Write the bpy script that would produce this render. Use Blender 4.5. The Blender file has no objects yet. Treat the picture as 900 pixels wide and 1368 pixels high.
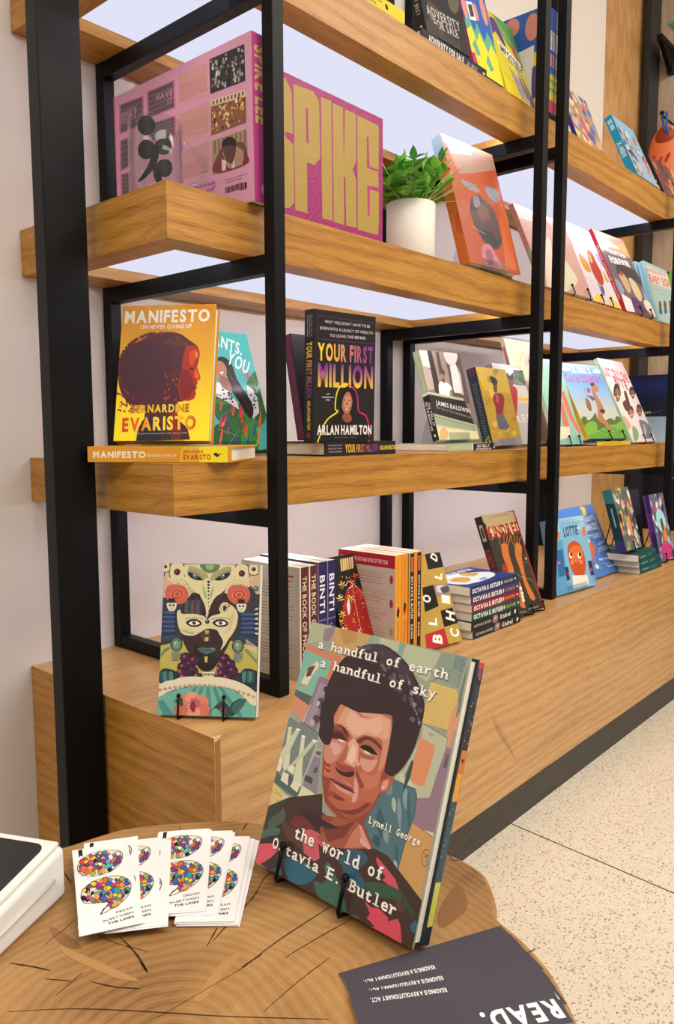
import bpy, math, random
from math import sin, cos, pi, radians
from mathutils import Vector, Matrix
from mathutils.geometry import tessellate_polygon
random.seed(7)
SC = bpy.context.scene
COL = SC.collection

# ---------------------------------------------------------------- camera
cam = bpy.data.cameras.new('camera'); camo = bpy.data.objects.new('camera', cam); COL.objects.link(camo)
cam.sensor_fit = 'HORIZONTAL'; cam.sensor_width = 36; cam.lens = 1042.92 * 36 / 900
cam.clip_start = .02
YAW, PITCH, ROLL = .8489, .1047, -.0028
f = Vector((sin(YAW) * cos(PITCH), cos(YAW) * cos(PITCH), -sin(PITCH)))
r = Vector((cos(YAW), -sin(YAW), 0)); u = r.cross(f)
r2 = r * cos(ROLL) + u * sin(ROLL); u2 = -r * sin(ROLL) + u * cos(ROLL)
m = Matrix((r2, u2, -f)).transposed().to_4x4(); m.translation = (-.62, -.7568, .3933)
camo.matrix_world = m
SC.camera = camo
# ---------------------------------------------------------------- light
w = bpy.data.worlds.new('store_light'); SC.world = w; w.use_nodes = True
w.node_tree.nodes['Background'].inputs[0].default_value = (1, .96, .93, 1)
w.node_tree.nodes['Background'].inputs[1].default_value = .36
SC.view_settings.view_transform = 'Standard'; SC.view_settings.look = 'None'
SC.view_settings.gamma = 1; SC.view_settings.exposure = 0.04
def area(name, loc, rot, sx, sy, power, color):
    l = bpy.data.lights.new(name, 'AREA'); l.shape = 'RECTANGLE'; l.size = sx; l.size_y = sy; l.energy = power; l.color = color
    o = bpy.data.objects.new(name, l); COL.objects.link(o); o.location = loc; o.rotation_euler = rot; return o
WARM = (1, .94, .86)
area('ceiling_light', (-.3, -1.5, 2.25), (radians(18), 0, 0), 1.6, .5, 34, WARM)
area('ceiling_light', (1.9, -1.5, 2.25), (radians(18), 0, 0), 1.6, .5, 34, WARM)
area('ceiling_light', (-1.9, -.6, 2.25), (0, radians(-20), 0), .5, 1.4, 22, WARM)
area('ceiling_light', (.9, -3.0, 2.25), (radians(10), 0, 0), 2.4, .6, 50, WARM)

Z1T, Z1B, Z2T, Z2B, Z3T, Z3B = 1.0831, 1.011, .7121, .640, .3489, .2784
ZK, ZF, D, YS, XS, ZT = -.3564, -.4305, .4759, .0905, .0138, -.0647

# ---------------------------------------------------------------- materials
def lin(h):
    h = {3: ''.join(c * 2 for c in h)}.get(len(h), h)
    o = []
    for i in (0, 2, 4):
        c = int(h[i:i + 2], 16) / 255
        o.append(c / 12.92 if c <= .04045 else ((c + .055) / 1.055) ** 2.4)
    return (*o, 1)
MATS = {}
def mat(name, color='808080', rough=.5, metal=0, spec=.5, **k):
    if name in MATS: return MATS[name]
    m = bpy.data.materials.new(name); m.use_nodes = True; MATS[name] = m
    b = m.node_tree.nodes['Principled BSDF']
    b.inputs['Base Color'].default_value = lin(color); b.inputs['Roughness'].default_value = rough
    b.inputs['Metallic'].default_value = metal; b.inputs['Specular IOR Level'].default_value = spec
    for a, v in k.items(): b.inputs[a.replace('_', ' ')].default_value = v
    return m
def N(m, t, **k):
    n = m.node_tree.nodes.new(t)
    for a, v in k.items():
        if a.startswith('i_'):
            n.inputs[int(a[2:]) if a[2:].isdigit() else a[2:].replace('_', ' ')].default_value = v
        else: setattr(n, a, v)
    return n
def LK(m, a, b): m.node_tree.links.new(a, b)
def ramp(m, stops):
    n = N(m, 'ShaderNodeValToRGB'); e = n.color_ramp.elements
    while len(e) < len(stops): e.new(.5)
    for q, (p, c) in zip(e, stops): q.position = p; q.color = lin(c)
    return n
def bump(m, h, s, d=.001):
    b = m.node_tree.nodes['Principled BSDF']; n = N(m, 'ShaderNodeBump'); n.inputs['Strength'].default_value = s; n.inputs['Distance'].default_value = d
    LK(m, h, n.inputs['Height']); LK(m, n.outputs[0], b.inputs['Normal'])

def wood(name, axis, cols, rough=.42, seed=0):
    m = mat(name, rough=rough); b = m.node_tree.nodes['Principled BSDF']
    tc = N(m, 'ShaderNodeTexCoord'); mp = N(m, 'ShaderNodeMapping')
    LK(m, tc.outputs['Object'], mp.inputs[0]); mp.inputs['Location'].default_value = (seed, seed * .7, seed * .3)
    s = [1, 1, 1]; s[axis] = .03
    mp.inputs['Scale'].default_value = s
    fine = N(m, 'ShaderNodeTexNoise', i_Scale=620., i_Detail=4., i_Roughness=.65); LK(m, mp.outputs[0], fine.inputs['Vector'])
    mp2 = N(m, 'ShaderNodeMapping'); LK(m, tc.outputs['Object'], mp2.inputs[0]); s2 = [1, 1, 1]; s2[axis] = .12
    mp2.inputs['Scale'].default_value = s2; mp2.inputs['Location'].default_value = (seed * 1.3, seed, 0)
    big = N(m, 'ShaderNodeTexNoise', i_Scale=26., i_Detail=4., i_Distortion=1.2); LK(m, mp2.outputs[0], big.inputs['Vector'])
    wv = N(m, 'ShaderNodeTexWave', i_Scale=14., i_Distortion=9., i_Detail=2.); wv.inputs['Detail Scale'].default_value = 1.3
    wv.bands_direction = 'Z'; LK(m, mp2.outputs[0], wv.inputs['Vector'])
    mx = N(m, 'ShaderNodeMix'); mx.data_type = 'FLOAT'; mx.inputs[0].default_value = .22; LK(m, fine.outputs[0], mx.inputs[2]); LK(m, big.outputs[0], mx.inputs[3])
    mx2 = N(m, 'ShaderNodeMix'); mx2.data_type = 'FLOAT'; mx2.inputs[0].default_value = .1; LK(m, mx.outputs[0], mx2.inputs[2]); LK(m, wv.outputs['Fac'], mx2.inputs[3])
    rp = ramp(m, [(.36, cols[0]), (.5, cols[1]), (.66, cols[2])]); LK(m, mx2.outputs[0], rp.inputs[0]); LK(m, rp.outputs[0], b.inputs['Base Color'])
    bump(m, fine.outputs[0], .12, .0006)
    return m
OAKC = ('8b5a19', 'ae782a', 'c4903f')
OAK2 = ('a97a46', 'c3955f', 'd3a973')
oak_x = wood('oak_veneer', 0, OAKC); oak_y = wood('oak_veneer_side', 1, OAKC, seed=3)
oakc_x = wood('oak_counter', 0, OAK2, rough=.33, seed=5); oakc_y = wood('oak_counter_side', 1, ('91601f', 'b37d31', 'c69245'), rough=.38, seed=8)
oak_z = wood('oak_upright', 2, OAK2, seed=2)
ply = wood('plywood_wall', 2, ('b89c80', 'cdb397', 'dcc6ac'), rough=.6, seed=4)
black = mat('black_metal', '08080a', .45, spec=.18)
nz = N(black, 'ShaderNodeTexNoise', i_Scale=900.); bump(black, nz.outputs[0], .08, .0003)
kick = mat('dark_plinth', '37322c', .5); nz = N(kick, 'ShaderNodeTexNoise', i_Scale=14., i_Detail=6.); rp = ramp(kick, [(.35, '2e2a25'), (.7, '443e37')])
LK(kick, nz.outputs[0], rp.inputs[0]); LK(kick, rp.outputs[0], kick.node_tree.nodes['Principled BSDF'].inputs[0])
wallm = mat('painted_wall', 'e2dad3', .8)
tcw = N(wallm, 'ShaderNodeTexCoord'); mpw = N(wallm, 'ShaderNodeMapping'); mpw.inputs['Scale'].default_value = (1, 1, .08); LK(wallm, tcw.outputs['Object'], mpw.inputs[0])
nz = N(wallm, 'ShaderNodeTexNoise', i_Scale=300., i_Detail=2.); LK(wallm, mpw.outputs[0], nz.inputs['Vector']); bump(wallm, nz.outputs[0], .08, .0004)
whitem = mat('white_plastic', 'ecebe8', .3)
paper = mat('paper_edge', 'e9e2d2', .9, spec=.1)
tcp = N(paper, 'ShaderNodeTexCoord'); mpp = N(paper, 'ShaderNodeMapping'); mpp.inputs['Scale'].default_value = (2, 2600, 2); LK(paper, tcp.outputs['Object'], mpp.inputs[0])
nz = N(paper, 'ShaderNodeTexNoise', i_Scale=1.); LK(paper, mpp.outputs[0], nz.inputs['Vector'])
rp = ramp(paper, [(.35, 'cfc6b2'), (.6, 'f1ecdf')]); LK(paper, nz.outputs[0], rp.inputs[0]); LK(paper, rp.outputs[0], paper.node_tree.nodes['Principled BSDF'].inputs[0])
def printed(name, rough, coat=0.):
    m = mat(name, 'ffffff', rough); a = N(m, 'ShaderNodeAttribute', attribute_name='Col')
    b = m.node_tree.nodes['Principled BSDF']; LK(m, a.outputs['Color'], b.inputs['Base Color']); b.inputs['Specular IOR Level'].default_value = .3
    b.inputs['Coat Weight'].default_value = coat; b.inputs['Coat Roughness'].default_value = .12
    return m
matte = printed('matte_print', .55); gloss = printed('gloss_print', .42, .12); shrink = printed('shrinkwrapped_print', .5, .3)
bn = N(shrink, 'ShaderNodeTexNoise', i_Scale=28., i_Detail=4., i_Distortion=2.)
cb = N(shrink, 'ShaderNodeBump'); cb.inputs['Strength'].default_value = .35; cb.inputs['Distance'].default_value = .004
LK(shrink, bn.outputs[0], cb.inputs['Height']); LK(shrink, cb.outputs[0], shrink.node_tree.nodes['Principled BSDF'].inputs['Coat Normal'])
def emis(name, color, s):
    m = bpy.data.materials.new(name); m.use_nodes = True; nt = m.node_tree; nt.nodes.clear()
    e = nt.nodes.new('ShaderNodeEmission'); o = nt.nodes.new('ShaderNodeOutputMaterial'); e.inputs[0].default_value = lin(color); e.inputs[1].default_value = s
    nt.links.new(e.outputs[0], o.inputs[0]); return m
led_panel = emis('led_diffuser', 'e4e5fa', .95); led_strip = emis('led_strip', 'f4f3ff', 60)
def clear(name, tint='ffffff', fac=.04, rough=.03):
    m = bpy.data.materials.new(name); m.use_nodes = True; nt = m.node_tree; nt.nodes.clear()
    t = nt.nodes.new('ShaderNodeBsdfTransparent'); g = nt.nodes.new('ShaderNodeBsdfGlossy'); x = nt.nodes.new('ShaderNodeMixShader'); o = nt.nodes.new('ShaderNodeOutputMaterial')
    lw = nt.nodes.new('ShaderNodeLayerWeight'); lw.inputs[0].default_value = .5; pw = nt.nodes.new('ShaderNodeMath'); pw.operation = 'POWER'; pw.inputs[1].default_value = 3.5; nt.links.new(lw.outputs['Facing'], pw.inputs[0])
    fr = nt.nodes.new('ShaderNodeMath'); fr.operation = 'MULTIPLY_ADD'; fr.inputs[1].default_value = .6; fr.inputs[2].default_value = fac; nt.links.new(pw.outputs[0], fr.inputs[0])
    t.inputs[0].default_value = lin(tint); g.inputs['Roughness'].default_value = rough
    nt.links.new(fr.outputs[0], x.inputs[0]); nt.links.new(t.outputs[0], x.inputs[1]); nt.links.new(g.outputs[0], x.inputs[2]); nt.links.new(x.outputs[0], o.inputs[0])
    return m
acrylic = clear('clear_acrylic', 'f2f6f6', .035)
glass = clear('mug_glass', 'f6f8f8', .025, .02)
leafm = mat('leaf_green', '4f9c2c', .45); a = N(leafm, 'ShaderNodeObjectInfo'); rp = ramp(leafm, [(0, '2f7a20'), (.5, '57a52f'), (1, '8ccb4a')])
LK(leafm, a.outputs['Random'], rp.inputs[0]); LK(leafm, rp.outputs[0], leafm.node_tree.nodes['Principled BSDF'].inputs[0])
stemm = mat('stem_green', '7fa83c', .5)
potm = mat('pot_ceramic', 'e4ddd0', .55); nz = N(potm, 'ShaderNodeTexNoise', i_Scale=120.); bump(potm, nz.outputs[0], .05, .0005)
soil = mat('moss_soil', '2c3a1c', .9)

# ---------------------------------------------------------------- mesh builder
class MB:
    def __init__(s): s.v = []; s.f = []; s.mi = []; s.c = []; s.has = False; s.sm = []
    def add(s, vs, fs, mi=0, col=None, sm=False):
        b = len(s.v); s.v += [tuple(p) for p in vs]; s.f += [tuple(b + i for i in q) for q in fs]; s.mi += [mi] * len(fs); s.sm += [sm] * len(fs)
        if col is None: s.c += [(1, 1, 1, 1)] * len(vs)
        elif isinstance(col, list): s.c += col; s.has = True
        else: s.c += [col] * len(vs); s.has = True
    def box(s, x0, x1, y0, y1, z0, z1, mi=0, col=None):
        vs = [(x, y, z) for z in (z0, z1) for y in (y0, y1) for x in (x0, x1)]
        fs = [(0, 2, 3, 1), (4, 5, 7, 6), (0, 1, 5, 4), (2, 6, 7, 3), (0, 4, 6, 2), (1, 3, 7, 5)]
        if isinstance(mi, (list, tuple)):   # bottom, top, -y, +y, -x, +x
            for q, k in zip(fs, mi): s.add([vs[i] for i in q], [(0, 1, 2, 3)], k, col)
        else: s.add(vs, fs, mi, col)
    def tube(s, pts, rad, n=8, mi=0, col=None, caps=True):
        pts = [Vector(p) for p in pts]; rs = rad if isinstance(rad, (list, tuple)) else [rad] * len(pts)
        vs = []; fs = []; prev = None
        for i, p in enumerate(pts):
            t = (pts[min(i + 1, len(pts) - 1)] - pts[max(i - 1, 0)]).normalized()
            if prev is None:
                a = t.orthogonal().normalized()
            else:
                a = prev - t * prev.dot(t); a = a.normalized() if a.length > 1e-6 else t.orthogonal().normalized()
            prev = a; b = t.cross(a)
            vs += [p + (a * cos(2 * pi * k / n) + b * sin(2 * pi * k / n)) * rs[i] for k in range(n)]
        for i in range(len(pts) - 1):
            for k in range(n):
                fs.append((i * n + k, i * n + (k + 1) % n, (i + 1) * n + (k + 1) % n, (i + 1) * n + k))
        if caps: fs += [tuple(range(n))[::-1], tuple((len(pts) - 1) * n + k for k in range(n))]
        s.add(vs, fs, mi, col, True)
    def lathe(s, prof, n=40, c=(0, 0), mi=0, col=None):
        vs = []; fs = []
        for (rr, z) in prof: vs += [(c[0] + rr * cos(2 * pi * k / n), c[1] + rr * sin(2 * pi * k / n), z) for k in range(n)]
        for i in range(len(prof) - 1):
            for k in range(n): fs.append((i * n + k, i * n + (k + 1) % n, (i + 1) * n + (k + 1) % n, (i + 1) * n + k))
        s.add(vs, fs, mi, col, True)
    def ball(s, c, rx, ry=None, rz=None, n=10, mi=0, col=None):
        ry = ry or rx; rz = rz or rx; vs = []; fs = []
        for i in range(n // 2 + 1):
            th = pi * i / (n // 2)
            for k in range(n): vs.append((c[0] + rx * sin(th) * cos(2 * pi * k / n), c[1] + ry * sin(th) * sin(2 * pi * k / n), c[2] + rz * cos(th)))
        for i in range(n // 2):
            for k in range(n): fs.append((i * n + k, (i + 1) * n + k, (i + 1) * n + (k + 1) % n, i * n + (k + 1) % n))
        s.add(vs, fs, mi, col, True)
    def prism(s, pts, z0, z1, mi=0, col=None, mside=None):
        n = len(pts); vs = [(x, y, z0) for x, y in pts] + [(x, y, z1) for x, y in pts]
        tr = tessellate_polygon([[Vector((x, y, 0)) for x, y in pts]])
        s.add(vs, [tuple(i + n for i in t) for t in tr] + [tuple(t[::-1]) for t in tr], mi, col)
        s.add(vs, [(i, (i + 1) % n, n + (i + 1) % n, n + i) for i in range(n)], mi if mside is None else mside, col)
    def build(s, name, mats, parent=None, bevel=0, loc=None, fixn=True):
        me = bpy.data.meshes.new(name); me.from_pydata(s.v, [], s.f)
        for q in (mats if isinstance(mats, (list, tuple)) else [mats]): me.materials.append(q)
        me.polygons.foreach_set('material_index', s.mi); me.polygons.foreach_set('use_smooth', s.sm)
        if s.has:
            a = me.color_attributes.new('Col', 'FLOAT_COLOR', 'POINT'); a.data.foreach_set('color', [q for c in s.c for q in c])
        me.update()
        o = bpy.data.objects.new(name, me); COL.objects.link(o)
        if parent: o.parent = parent
        if loc: o.location = loc
        if bevel:
            b = o.modifiers.new('bevel', 'BEVEL'); b.width = bevel; b.segments = 2; b.limit_method = 'ANGLE'; b.angle_limit = radians(40)
        return o
def tag(o, label=None, cat=None, group=None, kind=None):
    if label: o['label'] = label
    if cat: o['category'] = cat
    if group: o['group'] = group
    if kind: o['kind'] = kind
    return o
def empty(name, loc=(0, 0, 0), rot=(0, 0, 0), label=None, cat=None, group=None):
    o = bpy.data.objects.new(name, None); COL.objects.link(o); o.location = loc; o.rotation_euler = rot; o.empty_display_size = .02
    return tag(o, label, cat, group)
def copy_tree(o, parent=None):
    c = o.copy(); COL.objects.link(c); c.parent = parent
    for ch in [q for q in o.children]: copy_tree(ch, c)
    return c

# ---------------------------------------------------------------- flat print
GL = {}
def glyph(ch, bold):
    k = (ch, bold)
    if k in GL: return GL[k]
    cu = bpy.data.curves.new('g', 'FONT'); cu.body = ch; cu.size = 1; cu.resolution_u = 3; cu.offset = {0: 0, 1: .022, 2: .04}[bold]
    o = bpy.data.objects.new('g', cu); COL.objects.link(o)
    me = o.to_mesh(); vs = [(v.co.x, v.co.y) for v in me.vertices]; fs = [tuple(p.vertices) for p in me.polygons]
    o.to_mesh_clear(); bpy.data.objects.remove(o); bpy.data.curves.remove(cu)
    GL[k] = (vs, fs); return GL[k]
CAPH = None
SER = {'h': 'b0 b1 cl', 'n': 'b0 b1 xl', 'd': 'b1 cr', 'l': 'bm cl', 'f': 'bs', 'k': 'b0 b1 cl', 'u': 'xl xr b1', 'r': 'b0 xl', 'a': 'b1', 'i': 'bm xl', 'w': 'x0 x1', 'v': 'x0 x1',
       'y': 'x0 x1', 'E': 'bl cl', 'B': 'bl cl', 'L': 'bl cl', 'p': 'xl', 'm': 'b0 b1 xl'}
def text_shapes(txt, bold, mono):
    """-> list of (verts, faces) in units of cap height, total width"""
    global CAPH
    if CAPH is None: CAPH = max(v[1] for v in glyph('H', 0)[0])
    out = []; x = 0
    for ch in txt:
        if ch == ' ': x += 1.0 if mono else .42; continue
        vs, fs = glyph(ch, bold)
        if not vs: continue
        xs = [v[0] for v in vs]; x0, x1 = min(xs), max(xs); wd = (x1 - x0) / CAPH
        if mono:
            k = min(1.3, .8 / wd) if wd > .25 else 1.1; ox = x + .5 - wd * k / 2
            out.append(([(ox + (v[0] - x0) / CAPH * k, v[1] / CAPH) for v in vs], fs))
            a, b, t, xh = ox, ox + wd * k, .1, .74
            for sgl in SER.get(ch, '').split():
                yy = {'b': 0, 'x': xh, 'c': 1.0 if ch.isupper() else 1.04}[sgl[0]]
                yy0, yy1 = (yy, yy + t) if sgl[0] == 'b' else (yy - t, yy)
                q = {'0': (a - .13, a + .24), '1': (b - .24, b + .13), 'l': (a - .2, a + .12), 'r': (b - .32, b), 'm': (x + .12, x + .88), 's': (a - .02, b - .08)}[sgl[1]]
                out.append(([(q[0], yy0), (q[1], yy0), (q[1], yy1), (q[0], yy1)], [(0, 1, 2, 3)]))
            x += 1.0
        else:
            out.append(([(x + (v[0] - x0) / CAPH, v[1] / CAPH) for v in vs], fs)); x += wd + .17
    return out, (x if mono else x - .17)
def catmull(p, closed=True, k=4):
    n = len(p); o = []
    for i in range(n if closed else n - 1):
        g = (lambda j: p[j % n]) if closed else (lambda j: p[max(0, min(n - 1, j))])
        a, b, c, d = g(i - 1), g(i), g(i + 1), g(i + 2)
        for s in range(k):
            t = s / k; t2 = t * t; t3 = t2 * t
            o.append(tuple(.5 * (2 * b[q] + (c[q] - a[q]) * t + (2 * a[q] - 5 * b[q] + 4 * c[q] - d[q]) * t2 + (3 * b[q] - a[q] - 3 * c[q] + d[q]) * t3) for q in (0, 1)))
    if not closed: o.append(p[-1])
    return o
def clip_poly(poly, W, H):
    for ax, lim, sg in ((0, 0, 1), (0, W, -1), (1, 0, 1), (1, H, -1)):
        o = []
        for i in range(len(poly)):
            a, b = poly[i - 1], poly[i]; da = (a[ax] - lim) * sg; db = (b[ax] - lim) * sg
            if (da < 0) != (db < 0):
                t = da / (da - db); o.append((a[0] + (b[0] - a[0]) * t, a[1] + (b[1] - a[1]) * t))
            if db >= 0: o.append(b)
        poly = o
        if not poly: return []
    return poly
def pts(s):
    q = [float(a) for a in s.split()] if isinstance(s, str) else s
    return list(zip(q[::2], q[1::2]))
class Print:
    """draws flat printed shapes (mm, origin top left) on a face; fmap(u_m, v_m, off_m) -> local point"""
    def __init__(s, mb, W, H, fmap, mi=0, base=.00004, step=.000002): s.base = base; s.step = step; s.mb = mb; s.W = W; s.H = H; s.f = fmap; s.k = 0; s.mi = mi
    def tris(s, vs, fs, cols):
        s.k += 1; off = s.base + s.k * s.step
        inside = all(-.01 <= x <= s.W + .01 and -.01 <= y <= s.H + .01 for x, y in vs)
        P = lambda q: s.f(q[0] / 1000, q[1] / 1000, off)
        if inside: s.mb.add([P(q) for q in vs], fs, s.mi, cols); return
        for fc in fs:
            q = clip_poly([vs[i] for i in fc], s.W, s.H)
            if len(q) > 2: s.mb.add([P(a) for a in q], [tuple(range(len(q)))], s.mi, cols if not isinstance(cols, list) else cols[fc[0]])
    def poly(s, c, p):
        if len(p) < 3: return
        s.tris(p, [tuple(t) for t in tessellate_polygon([[Vector((x, y, 0)) for x, y in p]])], c)
    def line(s, c, wd, p, closed=False):
        n = len(p); L = []; R = []
        for i in range(n):
            a = p[i - 1] if (i > 0 or closed) else p[i]; b = p[(i + 1) % n] if (i < n - 1 or closed) else p[i]
            dx, dy = b[0] - a[0], b[1] - a[1]; l = math.hypot(dx, dy) or 1; nx, ny = -dy / l * wd / 2, dx / l * wd / 2
            L.append((p[i][0] + nx, p[i][1] + ny)); R.append((p[i][0] - nx, p[i][1] - ny))
        fs = [(i, (i + 1) % n, n + (i + 1) % n, n + i) for i in range(n if closed else n - 1)]
        s.tris(L + R, fs, c)
    def text(s, c, txt, x0, y0, x1, y1, h, opt=''):
        mono = 't' in opt; bold = 2 if 'B' in opt else (0 if 'n' in opt else 1)
        sh, tw = text_shapes(txt, bold, mono); dx, dy = x1 - x0, y1 - y0; L = math.hypot(dx, dy)
        if not tw or not L: return
        ex, ey = dx / L, dy / L; nx, ny = ey, -ex; kx = L / tw
        if 's' in opt: x0 += h * .05; y0 += h * .07
        V = []; F = []; Cc = []
        two = isinstance(c, list); cl = [lin(q) for q in c] if two else lin(c)
        for vs, fs in sh:
            b = len(V)
            for (x, y) in vs:
                V.append((x0 + ex * x * kx + nx * y * h, y0 + ey * x * kx + ny * y * h))
                if two:
                    t = max(0, min(1, (x / tw) if 'x' in opt else 1 - y)); t *= len(cl) - 1; i = min(int(t), len(cl) - 2); t -= i
                    Cc.append(tuple(cl[i][q] * (1 - t) + cl[i + 1][q] * t for q in range(4)))
            F += [tuple(b + i for i in q) for q in fs]
        s.tris(V, F, Cc if two else cl)
    def run(s, cmds):
        for c in cmds:
            k = c[0]
            if k == 'P': s.poly(lin(c[1]), pts(c[2]))
            elif k == 'B': s.poly(lin(c[1]), catmull(pts(c[2]), True, 3))
            elif k == 'L':
                p = pts(c[3])
                if c[4]: p = catmull(p, c[4] == 2, 3)
                s.line(lin(c[1]), c[2], p, c[4] == 2)
            elif k == 'E':
                _, col, x, y, rx, ry, rot = c; n = 20 if max(rx, ry) > 3 else 10; cr, sr = cos(radians(rot)), sin(radians(rot))
                p = [(x + rx * cos(2 * pi * i / n) * cr - ry * sin(2 * pi * i / n) * sr, y + rx * cos(2 * pi * i / n) * sr + ry * sin(2 * pi * i / n) * cr) for i in range(n)]
                s.tris(p, [tuple(range(n))], lin(col))
            elif k == 'G':
                _, x0, y0, x1, y1, cols = c; n = len(cols) - 1; V = []; C = []
                for i in range(n + 1):
                    y = y0 + (y1 - y0) * i / n; V += [(x0, y), (x1, y)]; C += [lin(cols[i])] * 2
                s.tris(V, [(2 * i, 2 * i + 1, 2 * i + 3, 2 * i + 2) for i in range(n)], C)
            elif k == 'T': s.text(*c[1:])
            elif k == 'C':   # scattered scraps of colour
                _, cols, n, seed, x0, y0, x1, y1, lo, hi = c; q = random.Random(seed)
                for i in range(n):
                    x, y, r = q.uniform(x0, x1), q.uniform(y0, y1), q.uniform(lo, hi)
                    s.poly(lin(q.choice(cols)), catmull([(x - r * .7, y), (x - r * .2, y - r), (x + r * .8, y - r * .3), (x + r * .4, y + r * .9), (x - r * .3, y + r * .6)], True, 3))

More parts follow.
